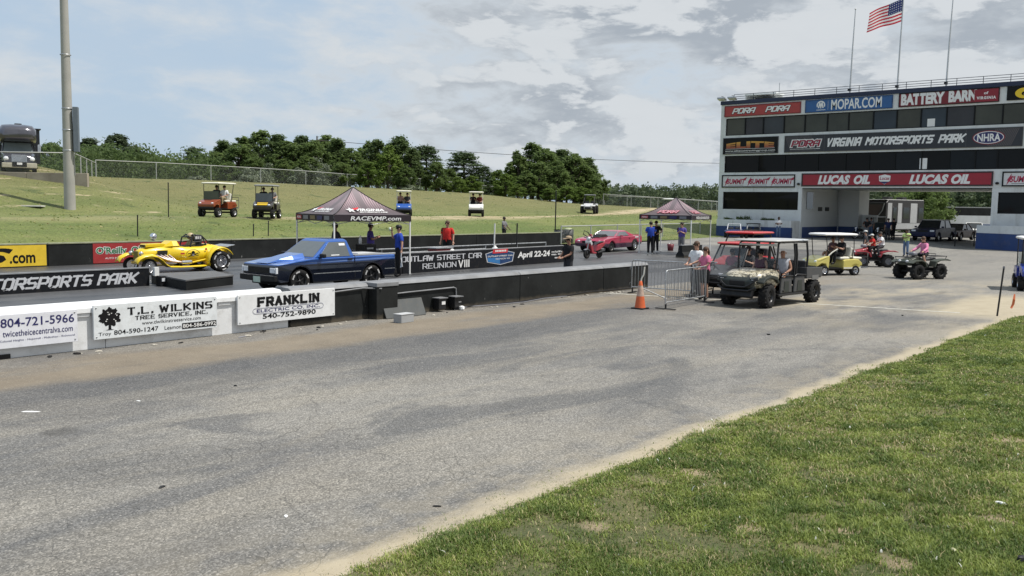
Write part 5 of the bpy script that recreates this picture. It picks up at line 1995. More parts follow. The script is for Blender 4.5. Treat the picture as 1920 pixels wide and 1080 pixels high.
def side_by_side(label, loc, rz, body, roof_m, L=2.9, seats=1, roof=True, cage_m=None, group=None, tall=False, name='side_by_side', tread=16, wr=.36, dash=True):
    """sporty off-road buggy with roll cage"""
    t = thing(name, label, 'off-road buggy', loc, rz, group)
    cage_m = cage_m or M_BLACKM
    W = 1.36
    hb = L / 2
    fx, rx = hb - .48, -hb + .46
    for x in (fx, rx):
        for y in (.68, -.68):
            wheel(t, x, y, wr, .27, .5, 6, M_BLACKPL if tread else M_ALLOY, tread=tread)
    MB().box((0, 0, .40), (L * .72, .86, .14)).box((fx, 0, wr), (.08, 1.2, .08)).box((rx, 0, wr), (.10, 1.2, .10)).build('chassis', M_DARK, t)
    zb = .36
    hood = [(fx - .55, zb + .05), (fx + .30, zb + .06), (fx + .44, zb + .22), (fx + .42, zb + .42), (fx + .10, zb + .56), (fx - .45, zb + .70), (fx - .62, zb + .70)]
    MB().prism(hood, lambda a, b: .95 - .25 * max(0, a - fx)).build('hood', body, t, .04)
    for s in (-1, 1):
        MB().prism([(fx - .48, .80), (fx - .30, .93), (fx + .10, .90), (fx + .36, .80), (fx + .36, .76), (fx - .40, .74)], .34, c=(0, s * .60, 0)).build('fender', body, t, .03)
        MB().prism([(rx - .42, .98), (rx + .10, 1.04), (rx + .42, .96), (rx + .42, .80), (rx - .30, .82)], .34, c=(0, s * .58, 0)).build('fender', body, t, .03)
        MB().box((fx + .38, s * .34, .80), (.06, .22, .08), rz=-s * .25).build('headlight', M_LAMP, t, .01)
        for k in range(seats):
            x0 = fx - .62 - k * .85
            MB().prism([(x0 - .02, .42), (x0 - .04, .84), (x0 - .76, .88), (x0 - .74, .42)], .06, c=(0, s * .60, 0)).build('door', M_BLACKPL, t, .02)
    MB().box((fx + .44, 0, .56), (.06, .62, .20)).build('grille', M_BLACKPL, t, .02)
    MB().tube([(fx + .52, -.42, .52), (fx + .56, -.36, .70), (fx + .56, .36, .70), (fx + .52, .42, .52)], .025, 6).tube([(fx + .52, -.42, .52), (fx + .54, .42, .52)], .025, 6).build('front_bumper', M_BLACKM, t)
    MB().box((rx, 0, .78), (.9, 1.0, .20)).build('cargo_bed', M_BLACKPL, t, .03)
    for k in range(seats):
        x0 = fx - 1.05 - k * .85
        for s in (-1, 1):
            MB().box((x0, s * .30, .62), (.46, .46, .16)).build('seat', M_VINYL, t, .05, 3)
            MB().box((x0 - .28, s * .30, .98), (.14, .44, .66), ry=-.18).build('seat_back', M_VINYL, t, .05, 3)
    zt = 1.88 if tall else 1.76
    xf, xr = fx - .95, fx - 1.15 - (seats - 1) * .85 - .35
    for s in (-1, 1):
        MB().tube([(fx - .48, s * .58, 1.02), (xf, s * .52, zt), (xr, s * .52, zt), (xr - .42, s * .56, 1.04)], .03, 7).build('roll_cage', cage_m, t)
        MB().tube([(xr, s * .52, zt), (xr + .04, s * .60, .62)], .028, 7).build('roll_cage', cage_m, t)
    for x in (xf, (xf + xr) / 2, xr):
        MB().tube([(x, -.52, zt), (x, .52, zt)], .028, 7).build('cross_bar', cage_m, t)
    if roof:
        MB().loft(slab(((xf + xr) / 2 - .02, 0, zt + .06), (xf - xr + .34, 1.22, .09)), smooth=True).build('roof', roof_m, t)
    steering(t, fx - .78, .30, 1.06, .5, .16)
    return t


# ---- 1. blue over black pickup ---------------------------------------------
def pickup(loc, rz):
    t = thing('pickup_truck', 'lowered single cab pickup truck, bright blue above and black below', 'pickup truck', loc, rz)
    m = bpy.data.materials.new('two_tone_paint')
    m.use_nodes = True
    n = NT(m.node_tree)
    b = n.n['Principled BSDF']
    ob = n.node('ShaderNodeTexCoord').outputs['Object']
    s_ = n.node('ShaderNodeSeparateXYZ')
    n.l.new(ob, s_.inputs[0])
    zz = n.math('ADD', s_.outputs[2], n.math('MULTIPLY', s_.outputs[0], .012))
    c = n.mix(n.ramp(zz, .80, .862), (.008, .011, .022), (.030, .112, .40))
    c = n.mix(n.math('MULTIPLY', n.ramp(zz, .853, .856), n.ramp(zz, .864, .861)), c, (.30, .38, .52))
    n.l.new(c, b.inputs['Base Color'])
    b.inputs['Roughness'].default_value = .22
    b.inputs['Metallic'].default_value = .25
    b.inputs['Coat Weight'].default_value = .8
    b.inputs['Coat Roughness'].default_value = .05
    W = 1.66
    fx, rx, wr = 1.36, -1.30, .335
    low = [(2.16, .40), (2.18, .66), (2.15, .82), (1.55, .905), (.92, .965), (-2.22, .985), (-2.25, .52), (-2.20, .36), (rx - .42, .34)] + arch(rx, .34, .41, 0, PI) [1:-1] + [(rx + .42, .27), (fx - .42, .27)] + arch(fx, .34, .41, 0, PI)[1:-1] + [(fx + .42, .32), (2.05, .32)]
    MB().prism(low, lambda a, b_: W - .05 * abs(b_ - .62) - (.10 if a > 2.1 else 0)).build('body', m, t, .035, 3)
    # bonnet with a cowl-induction rise
    h = MB()
    rings = []
    for x, z0, hgt, w_ in ((2.12, .845, .004, .30), (1.72, .885, .055, .36), (1.30, .925, .10, .40), (.93, .965, .125, .42)):
        rings.append([(x, -w_, z0), (x, -w_ * .8, z0 + hgt), (x, w_ * .8, z0 + hgt), (x, w_, z0)])
    h.loft(rings, closed=True)
    fix_normals(h.build('bonnet_scoop', m, t, .02, 2))
    # cab
    zb, zt = .965, 1.475
    bl, bh = [(.86, zb), (-.62, zb)], None
    cab_low = [(.84, .77), (-.60, .79)]
    P = lambda x, y, z: (x, y, z)
    cab = MB()
    r0 = [(.90, -.78, .96), (-.60, -.79, .975), (-.60, .79, .975), (.90, .78, .96)]
    r1 = [(.24, -.60, 1.44), (-.46, -.61, 1.45), (-.46, .61, 1.45), (.24, .60, 1.44)]
    r2 = [(.14, -.52, 1.485), (-.40, -.53, 1.49), (-.40, .53, 1.49), (.14, .52, 1.485)]
    cab.loft([r0, r1, r2])
    fix_normals(cab.build('cab', m, t, .03, 3))

    def pane(name, q, m_, off=.006, par=t):
        a, b_, c_, d_ = (Vector(k) for k in q)
        n_ = (b_ - a).cross(d_ - a).normalized() * off
        mb = MB()
        mb.add([a + n_, b_ + n_, c_ + n_, d_ + n_, a - n_ * .5, b_ - n_ * .5, c_ - n_ * .5, d_ - n_ * .5], [(0, 1, 2, 3), (7, 6, 5, 4), (0, 4, 5, 1), (1, 5, 6, 2), (2, 6, 7, 3), (3, 7, 4, 0)])
        return mb.build(name, m_, par)
    L = lambda p, q, f: tuple(p[i] + (q[i] - p[i]) * f for i in range(3))
    gl = mat('pickup_glass', (.11, .122, .125), .05, spec=.8)
    ws = pane('windscreen', [L(r0[0], r1[0], .07)[:1] + (-.70,) + L(r0[0], r1[0], .07)[2:], L(r0[3], r1[3], .07)[:1] + (.70,) + L(r0[3], r1[3], .07)[2:], L(r0[3], r1[3], .93)[:1] + (.55,) + L(r0[3], r1[3], .93)[2:], L(r0[0], r1[0], .93)[:1] + (-.55,) + L(r0[0], r1[0], .93)[2:]], gl, .008)
    for s in (-1, 1):
        q = [(.70, s * .772, .985), (-.44, s * .782, .99), (-.36, s * .635, 1.405), (.235, s * .628, 1.40)]
        if s > 0:
            q = q[::-1]
        wd = pane('side_window', q, gl, .008)
        if s > 0:
            MB().box((-.22, .665, 1.33), (.22, .012, .07), rx=.33).build('sticker', P_WHITE, wd)
            MB().box((.10, .765, 1.03), (.30, .012, .025), rx=.33).build('sticker', P_WHITE, wd)
        MB().box((.66, s * .90, 1.03), (.12, .20, .12)).build('wing_mirror', M_BLACKPL, t, .03)
        MB().box((-.42, s * .826, .90), (.17, .02, .05)).build('door_handle', M_BLACKPL, t, .01)
        MB().box((.05, s * (W / 2 - .005), .53), (1.75, .012, .022)).build('side_trim', M_STEEL, t)
        MB().box((-2.0, s * (W / 2 - .006), .56), (.42, .012, .02)).build('side_trim', M_STEEL, t)
        MB().box((-.60, s * (W / 2 - .012), .66), (.014, .02, .62)).build('door_gap', M_DARK, t)
        MB().box((2.165, s * .62, .66), (.05, .22, .14)).build('headlight', M_LAMP, t, .01)
        MB().box((2.155, s * .775, .66), (.07, .05, .17)).build('indicator', M_LAMP, t, .01)
        MB().box((2.20, s * .48, .38), (.03, .20, .05)).build('fog_lamp', M_LAMP, t)
        wheel(t, fx, s * .70, wr, .20, .62, 5, mat('black_alloy', (.05, .05, .052), .35, metal=.5), letters=s > 0)
        wheel(t, rx, s * .68, wr + .01, .28, .62, 5, mat('black_alloy', (.05, .05, .052), .35, metal=.5), letters=s > 0)
    MB().box((2.17, 0, .66), (.04, 1.0, .17)).build('grille', M_BLACKPL, t, .01)
    for k in range(4):
        MB().box((2.195, 0, .60 + k * .04), (.012, .98, .010)).build('grille_bar', M_BLACKM, t)
    MB().box((2.20, 0, .44), (.12, 1.62, .17)).build('front_bumper', M_BLACKPL, t, .025)
    MB().box((2.262, 0, .525), (.01, 1.58, .02)).build('bumper_strip', M_CHROME, t)
    MB().box((2.268, .02, .40), (.012, .32, .16)).build('number_plate', mat('plate_pale', (.5, .6, .5), .5), t)
    MB().box((-2.28, 0, .46), (.10, 1.56, .15)).build('rear_bumper', M_BLACKPL, t, .02)
    # bed
    bed = mat('bed_cover_grey', (.23, .235, .24), .5, var=.15)
    MB().box((-1.45, 0, .992), (1.52, 1.44, .03)).build('bed_cover', bed, t, .01)
    MB().box((-1.35, .25, 1.02), (.7, .5, .03)).build('bed_panel', mat('pale_panel', (.5, .5, .5), .5), t, .01)
    for k in range(2):
        MB().tube([(-.72, .45 - k * .2, 1.0), (-.68, .45 - k * .2, 1.12)], .06, 8).build('bottle_cap', mat('cap_blue', (.03, .07, .5), .4), t)
    MB().box((0, 0, .30), (3.9, 1.3, .12)).build('chassis', M_DARK, t)
    return t


TRK = pickup((16.72, 21.62, .3), PI + R_(1.0))

# ---- 2. yellow open roadster -----------------------------------------------
M_YEL = paint('yellow', (.74, .53, .010))


def roadster(loc, rz):
    t = thing('hot_rod', 'yellow open topped hot rod roadster with black roll cage on the far lane', 'hot rod', loc, rz)
    fx, rx, fr, rr = 1.47, -1.47, .30, .42
    # main tub: lofted sections
    secs = [(1.62, .20, .50, .86), (1.45, .26, .46, .96), (.95, .34, .44, 1.02), (.35, .43, .42, 1.06), (.30, .46, .42, 1.10), (-.2, .56, .40, 1.02), (-.9, .60, .40, 1.02), (-1.25, .60, .42, 1.10), (-1.7, .52, .48, 1.02), (-2.05, .40, .58, .86), (-2.2, .25, .66, .78)]
    rings = []
    for x, w_, z0, z1 in secs:
        m_ = (z0 + z1) / 2
        rings.append([(x, -w_ * .85, z0), (x, -w_, m_ - .06), (x, -w_ * .97, m_ + .1), (x, -w_ * .72, z1 - .03), (x, -w_ * .4, z1), (x, w_ * .4, z1), (x, w_ * .72, z1 - .03), (x, w_ * .97, m_ + .1), (x, w_, m_ - .06), (x, w_ * .85, z0)])
    mb = MB()
    mb.loft(rings, smooth=True)
    fix_normals(mb.build('body', M_YEL, t))
    MB().loft([[(x, -.38, z), (x, .38, z), (x, .38, z - .25), (x, -.38, z - .25)] for x, z in ((.02, 1.052), (-.62, 1.046), (-1.12, 1.09))]).build('cockpit', M_DARK, t)
    # windscreen cowl hump
    mb = MB()
    mb.loft([[(x, -w_, z0), (x, -w_ * .7, z1), (x, w_ * .7, z1), (x, w_, z0)] for x, w_, z0, z1 in ((.62, .30, 1.02, 1.04), (.30, .40, 1.04, 1.24), (.10, .42, 1.04, 1.24), (.02, .40, 1.03, 1.08))])
    fix_normals(mb.build('cowl', M_YEL, t, .03, 2))
    # bonnet scoop
    mb = MB()
    mb.loft([[(x, -w_, z0), (x, -w_, z1), (x, w_, z1), (x, w_, z0)] for x, w_, z0, z1 in ((1.35, .23, 1.0, 1.10), (1.30, .24, 1.0, 1.14), (.6, .24, 1.02, 1.15), (.42, .20, 1.02, 1.08))])
    fix_normals(mb.build('scoop', M_YEL, t, .02, 2))
    MB().box((1.352, 0, 1.06), (.01, .36, .08)).build('scoop_mouth', M_DARK, t)
    MB().box((1.63, 0, .70), (.05, .34, .34)).build('grille', mat('grille_olive', (.16, .13, .02), .5), t, .02)
    MB().box((1.62, .0, .42), (.10, .66, .12)).build('front_axle', M_CHROME, t, .02)
    for s in (-1, 1):
        # swept front wing flowing into the running board
        path = [(2.02, .46), (1.92, .62), (1.70, .72), (1.45, .74), (1.20, .69), (1.0, .55), (.84, .38), (.66, .29), (.2, .27), (-.6, .27), (-.98, .29)]
        mb = MB()
        rings = []
        for i, (x, z) in enumerate(path):
            y0, y1 = (.52, .90) if i < 7 else (.50, .86)
            c_ = .05 if i < 7 else .01
            rings.append([(x, s * y0, z - .015), (x, s * (y0 + y1) / 2, z + c_), (x, s * y1, z - .015), (x - .01, s * y1, z - .06), (x - .01, s * (y0 + y1) / 2, z - .03 + c_), (x - .01, s * y0, z - .06)])
        mb.loft(rings, smooth=True)
        fix_normals(mb.build('front_wing', M_YEL, t))
        # rear wing over the slick
        mb = MB()
        rings = []
        for i in range(10):
            a = R_(-18 + 170 * i / 9)
            x, z = rx + .56 * math.cos(a), .44 + .54 * math.sin(a)
            rings.append([(x, s * .52, z), (x, s * .78, z + .03), (x, s * 1.0, z - .01), (x * 1.0, s * 1.0, z - .05), (x, s * .78, z - .01), (x, s * .52, z - .04)])
        mb.loft(rings, smooth=True)
        fix_normals(mb.build('rear_wing', M_YEL, t))
        wheel(t, fx, s * .72, fr, .15, .68, 9, M_CHROME)
        wheel(t, rx, s * .78, rr, .40, .55, 5, M_ALLOY, letters=s > 0)
        MB().ball((1.62, s * .40, .78), (.09, .09, .09), 12, 8).build('headlight', M_CHROME, t)
        for k in range(4):
            MB().tube([(1.0 - k * .17, s * .40, .70), (.86 - k * .15, s * .60, .60 - k * .012), (.50 - k * .05, s * .70, .46), (.10, s * .74, .42)], .035, 7).build('exhaust_pipe', mat('header_pink', (.62, .50, .48), .3, metal=.7), t)
        MB().tube([(.15, s * .74, .42), (-.25, s * .75, .43)], .07, 9).build('collector', M_CHROME, t)
        MB().tube([(-.30, s * .74, .40), (-.95, s * .66, .50)], .035, 7).build('side_bar', M_YEL, t)
        MB().box((.75, s * .385, .78), (.42, .02, .20)).build('engine_bay', M_DARK, t)
    # cage
    for s in (-1, 1):
        MB().tube([(-.42, s * .40, .98), (-.50, s * .38, 1.34), (-.66, s * .34, 1.46), (-.95, s * .36, 1.42), (-1.12, s * .40, 1.02)], .03, 7).build('roll_cage', M_BLACKM, t)
        MB().tube([(-.95, s * .36, 1.42), (-1.35, s * .34, 1.06)], .026, 7).build('roll_cage', M_BLACKM, t)
        MB().tube([(-.44, s * .39, 1.16), (-1.06, s * .39, 1.22)], .024, 7).build('roll_cage', M_BLACKM, t)
    for x, z in ((-.52, 1.37), (-.66, 1.46), (-.95, 1.42)):
        MB().tube([(x, -.37, z), (x, .37, z)], .028, 7).build('cross_bar', M_BLACKM, t)
    MB().box((-.80, 0, 1.455), (.34, .62, .02)).build('cage_panel', M_BLACKPL, t)
    S_ = Sign(t, (-.62, .375, 1.27), (-1, 0, 0), UZ, .012)
    S_.rect(.02, .02, .30, .15, P_GREY)
    S_.text('811', .04, .035, .28, .135, P_WHITE, .02, h=.003)
    MB().box((-.98, 0, 1.10), (.12, .46, .50), ry=-.1).build('seat_back', M_VINYL, t, .04)
    MB().box((-2.15, 0, 1.0), (.40, 1.1, .03), ry=.18).build('rear_spoiler', M_STEEL, t, .01)
    # round emblem on the door and small decals
    D = Sign(t, (.10, .602, .50), (-1, 0, 0), UZ, .014)
    for a in range(15):
        q = R_(20 + a * 10)
        D.rect(.52 + .30 * math.cos(q) - .016, .18 + .22 * math.sin(q) - .016, .52 + .30 * math.cos(q) + .016, .18 + .22 * math.sin(q) + .016, P_BLACK, 0, 'decal')
    D.oval(.52, .27, .075, .075, P_BLACK, .002, 'decal', 14)
    D.oval(.52, .19, .05, .045, P_GREY, .003, 'decal', 12)
    D.poly([(.30, .24), (.74, .14), (.75, .17), (.31, .27)], P_BLACK, .001, 'decal')
    D.poly([(.30, .14), (.31, .11), (.75, .24), (.74, .27)], P_BLACK, .0015, 'decal')
    D.rect(.35, .035, .70, .05, P_BLACK, 0, 'decal')
    D.rect(-.02, .22, .15, .28, P_RED, 0, 'decal')
    D.rect(0, .36, .13, .385, P_GREY, 0, 'decal')
    D.oval(1.08, .40, .05, .05, P_RED, .006, 'decal', 12)
    return t


ROD = roadster((16.75, 30.0, .3), PI)
ROD.scale = (.9, .9, .9)

# ---- 3. red fastback coupe -------------------------------------------------
def coupe(loc, rz):
    t = thing('muscle_car', 'pinkish red fastback muscle car with black hood scoop parked behind the scooter', 'car', loc, rz)
    m = bpy.data.materials.new('red_over_plum')
    m.use_nodes = True
    n = NT(m.node_tree)
    b = n.n['Principled BSDF']
    s_ = n.node('ShaderNodeSeparateXYZ')
    n.l.new(n.node('ShaderNodeTexCoord').outputs['Object'], s_.inputs[0])
    n.l.new(n.mix(n.ramp(s_.outputs[2], .50, .60), (.030, .008, .026), (.40, .030, .075)), b.inputs['Base Color'])
    b.inputs['Roughness'].default_value = .28
    b.inputs['Coat Weight'].default_value = .7
    dk = mat('dark_plum', (.035, .010, .030), .25, coat=.5)
    fx, rx = 1.42, -1.32
    low = [(2.28, .36), (2.36, .52), (2.34, .70), (2.20, .80), (1.3, .90), (.75, .94), (-1.2, .96), (-2.0, .99), (-2.30, .94), (-2.34, .62), (-2.26, .40), (rx - .40, .34)] + arch(rx, .34, .40, 0, PI)[1:-1] + [(rx + .40, .26), (fx - .38, .24)] + arch(fx, .32, .37, 0, PI)[1:-1] + [(fx + .40, .28)]
    MB().prism(low, lambda a, b_: 1.84 - .18 * max(0, abs(a) - 1.8) - .12 * max(0, b_ - .75)).build('body', m, t, .05, 3)
    MB().prism([(1.0, .25), (1.0, .50), (-.9, .52), (-.9, .27)], 1.86).build('side_skirt', dk, t, .02)
    r0 = [(.78, -.72, .93), (-1.75, -.70, .96), (-1.75, .70, .96), (.78, .72, .93)]
    r1 = [(.02, -.56, 1.27), (-.85, -.56, 1.28), (-.85, .56, 1.28), (.02, .56, 1.27)]
    r2 = [(-.10, -.46, 1.305), (-.75, -.46, 1.31), (-.75, .46, 1.31), (-.10, .46, 1.305)]
    cab = MB()
    cab.loft([r0, r1, r2])
    fix_normals(cab.build('roof', m, t, .04, 3))
    gl = mat('coupe_glass', (.12, .13, .14), .06, spec=.8)
    def pane(nm, q, off=.008):
        a, b_, c_, d_ = (Vector(k) for k in q)
        n_ = (b_ - a).cross(d_ - a).normalized() * off
        mb = MB()
        mb.add([a + n_, b_ + n_, c_ + n_, d_ + n_, a - n_, b_ - n_, c_ - n_, d_ - n_], [(0, 1, 2, 3), (7, 6, 5, 4), (0, 4, 5, 1), (1, 5, 6, 2), (2, 6, 7, 3), (3, 7, 4, 0)])
        return fix_normals(mb.build(nm, gl, t))
    pane('windscreen', [(.73, -.64, .955), (.73, .64, .955), (.06, .52, 1.25), (.06, -.52, 1.25)])
    for s in (-1, 1):
        pane('side_window', [(.50, s * .70, .97), (-.95, s * .705, .985), (-.72, s * .585, 1.235), (.0, s * .58, 1.23)])
        MB().tube([(.62, s * .70, .955), (.06, s * .565, 1.26)], .022, 6).build('window_post', M_CHROME, t)
        MB().box((.45, s * .96, .99), (.12, .16, .09)).build('wing_mirror', m, t, .02)
        MB().box((-.62, s * .925, .82), (.14, .02, .03)).build('door_handle', dk, t)
        MB().lathe([(.0, 0), (.085, 0), (.09, -.05)], 14, (2.345, s * .62, .64), 'X').build('headlight', M_LAMP, t)
        wheel(t, fx, s * .80, .31, .16, .62, 5, mat('grey_alloy', (.12, .12, .12), .4, metal=.6))
        wheel(t, rx, s * .74, .37, .40, .55, 5, M_CHROME)
        MB().box((-1.55, s * .90, .88), (.42, .015, .07)).build('lettering', P_WHITE, t)
    MB().box((2.352, 0, .62), (.03, .82, .15)).build('grille', M_DARK, t, .02)
    MB().box((2.34, 0, .44), (.05, 1.5, .10)).build('front_spoiler', dk, t, .02)
    MB().loft([[(x, -w_, z0), (x, -w_ * .85, z1), (x, w_ * .85, z1), (x, w_, z0)] for x, w_, z0, z1 in ((1.55, .20, .87, .90), (1.35, .32, .88, 1.06), (.95, .34, .91, 1.08), (.70, .30, .94, .98))]).build('hood_scoop', M_BLACKPL, t, .03, 2)
    MB().box((-2.25, 0, 1.02), (.30, 1.5, .03)).build('rear_spoiler', m, t, .01)
    MB().box((0, 0, .30), (3.4, 1.4, .10)).build('chassis', M_DARK, t)
    return t


CPE = coupe(at(1161, 471.5) + Vector((.3, .9, 0)), PI + R_(7))
CPE.scale = (1.06, 1.06, .91)

# ---- 4. scooter ---------------------------------------------------------------
def scooter(loc, rz):
    t = thing('scooter', 'small red and white scooter with a tall black rack before the red coupe', 'scooter', loc, rz)
    m = paint('scooter_red', (.33, .02, .035))
    for x in (.55, -.52):
        wheel(t, x, .001, .235, .11, .55, 5, M_BLACKPL)
    MB().prism([(.30, .30), (.42, .62), (.46, .86), (.36, .95), (.24, .60), (.12, .34), (-.10, .30), (-.10, .22), (.20, .22)], .30).build('leg_shield', m, t, .03)
    MB().prism([(-.08, .34), (-.20, .66), (-.55, .74), (-.82, .78), (-.80, .62), (-.40, .40)], .30).build('rear_body', m, t, .04)
    MB().prism([(.36, .62), (.48, .80), (.42, .92), (.30, .74)], .34).build('front_panel', P_WHITE, t, .02)
    MB().prism([(-.16, .70), (-.30, .80), (-.74, .84), (-.74, .77), (-.30, .72)], .26).build('seat', M_VINYL, t, .03)
    MB().tube([(.55, 0, .24), (.46, 0, .60), (.34, 0, 1.0)], .03, 7).build('fork', M_STEEL, t)
    MB().prism([(.34, .40), (.52, .49), (.74, .44), (.74, .41), (.52, .45), (.36, .36)], .12).build('mudguard', P_GREY, t)
    MB().tube([(.34, -.34, 1.04), (.36, 0, 1.0), (.34, .34, 1.04)], .02, 6).build('handlebar', M_BLACKM, t)
    MB().ball((.42, 0, .97), (.09, .12, .09), 10, 7).build('headlight', M_LAMP, t)
    MB().tube([(.30, .16, .98), (.72, .16, 1.30), (1.02, .16, 1.38), (.86, .0, 1.2), (.36, .0, 1.0)], .022, 6).build('rack', M_BLACKM, t)
    MB().box((-.30, 0, .30), (.60, .20, .16)).build('engine', M_DARK, t, .02)
    MB().tube([(-.2, .12, .26), (-.74, .16, .36)], .05, 8).build('silencer', M_BLACKM, t)
    MB().tube([(-.1, .1, .24), (-.12, .22, 0)], .015, 5).build('kick_stand', M_BLACKM, t)
    return t


scooter(at(1112, 484), R_(180))

# ---- 5. golf carts on the hill, and around the tower ------------------------------
GH = 'golf carts on the grass hill'
M_ORANGE = paint('copper_orange', (.27, .062, .022))
M_CREAMROOF = mat('roof_cream', (.66, .64, .54), .5, dirt=.1)
M_WHITEROOF = mat('roof_white', (.74, .74, .73), .45, dirt=.06)
M_GREYROOF = mat('roof_grey', (.22, .23, .23), .5)


hc1 = golf_cart('lifted copper orange golf cart with a cream roof on the grass hill', at_depth(408, 53.5), R_(205), M_ORANGE, M_CREAMROOF, .14, GH)
hc2 = golf_cart('lifted dark golf cart with grey roof and yellow front panel on the grass hill', at_depth(500, 55.0), R_(222), paint('cart_charcoal', (.035, .028, .026)), M_GREYROOF, .14, GH, front=mat('panel_yellow', (.62, .42, .02), .5), roof_len=1.7)
hc3 = golf_cart('blue golf cart with a cream roof just right of the near canopy', at_depth(757, 69), R_(228), paint('cart_blue', (.02, .10, .42)), M_CREAMROOF, .06, GH, screen=False, posts_m=M_OFFWHITE)
hc4 = golf_cart('white golf cart with a white roof standing on the sandy hill path', at_depth(893, 72), R_(222), M_WHITE, M_CREAMROOF, .08, GH, screen=False, posts_m=M_OFFWHITE)
hc5 = golf_cart('white roofed golf cart half hidden behind the far canopy', at_depth(1253, 98), R_(215), M_OFFWHITE, M_WHITEROOF, .08, GH)
hu = side_by_side('white and black side-by-side buggy with big wheels on the hill track', at(1105, 400.5), R_(208), paint('buggy_white', (.60, .60, .60)), mat('roof_mid_grey', (.20, .21, .22), .5), 3.1, tall=True, wr=.40)
hu.scale = (1.08, 1.08, 1.12)
hu.scale = (1.08, 1.08, 1.12)

# near pale yellow cart
M_CARTY = paint('pale_yellow', (.66, .57, .16))
yc = golf_cart('pale yellow golf cart with a white roof on the road beside the camouflage buggy', tuple(at(1558, 515)), R_(149), M_CARTY, M_WHITEROOF, .0, None, screen=False, rim_m=M_CHROME, roof_len=1.78, roof_x=.12)
MB().prism([(-.20, .30), (-.20, .37), (-1.1, .37), (-1.1, .30)], 1.175).build('side_stripe', M_OFFWHITE, yc)
MB().tube([(.62, .48, .80), (.36, .48, 1.02), (.10, .49, 1.16)], .03, 7).build('side_bar', M_OFFWHITE, yc)
MB().box((-.42, .1, 1.05), (.24, .26, .34)).build('cooler_box', M_OFFWHITE, yc, .03)

# blue cart cut by the right edge
bc = golf_cart('glossy blue golf cart with chrome wheels cut by the right edge of the picture', tuple(at(1938, 543)), R_(197), paint('cart_deep_blue', (.012, .035, .28)), M_WHITEROOF, .10, None, rim_m=M_CHROME)

GI = 'golf carts around the tower drive-through'
golf_cart('white roofed dark golf cart parked in front of the race trailer', tuple(at(1643, 446)), R_(215), paint('cart_black', (.02, .02, .022)), M_WHITEROOF, .05, GI, seat_m=M_VINYL)
golf_cart('red golf cart with a white roof beyond the dark blue truck', tuple(at(1722, 434) + Vector((6, 3, 0))), R_(225), paint('cart_red', (.34, .02, .03)), M_WHITEROOF, .05, GI)
golf_cart('white golf cart roof showing highest behind the red cart', tuple(at(1738, 424) + Vector((4, 2, 0))), R_(225), M_OFFWHITE, M_CREAMROOF, .1, GI)

# ---- 6. camouflage crew utility buggy ---------------------------------------------
m_camo = bpy.data.materials.new('camouflage')
m_camo.use_nodes = True
t = NT(m_camo.node_tree)
b = t.n['Principled BSDF']
p = t.node('ShaderNodeTexCoord').outputs['Object']
wq = t.vmath('ADD', t.scale(p, 1.0, 1.0, 1.4), t.scale(t.noise(p, 5, 3, out=1), .25, .25, .25))
c = t.mix(t.ramp(t.noise(wq, 6.0, 4, .6), .48, .52), (.50, .45, .33), (.17, .15, .10))
c = t.mix(t.ramp(t.noise(t.vmath('ADD', wq, (5, 3, 1)), 9.0, 4, .6), .55, .58), c, (.045, .042, .03))
c = t.mix(t.ramp(t.noise(t.vmath('ADD', wq, (1, 8, 2)), 11.0, 3, .6), .60, .62), c, (.66, .62, .52))
t.l.new(c, b.inputs['Base Color'])
b.inputs['Roughness'].default_value = .35
b.inputs['Coat Weight'].default_value = .4


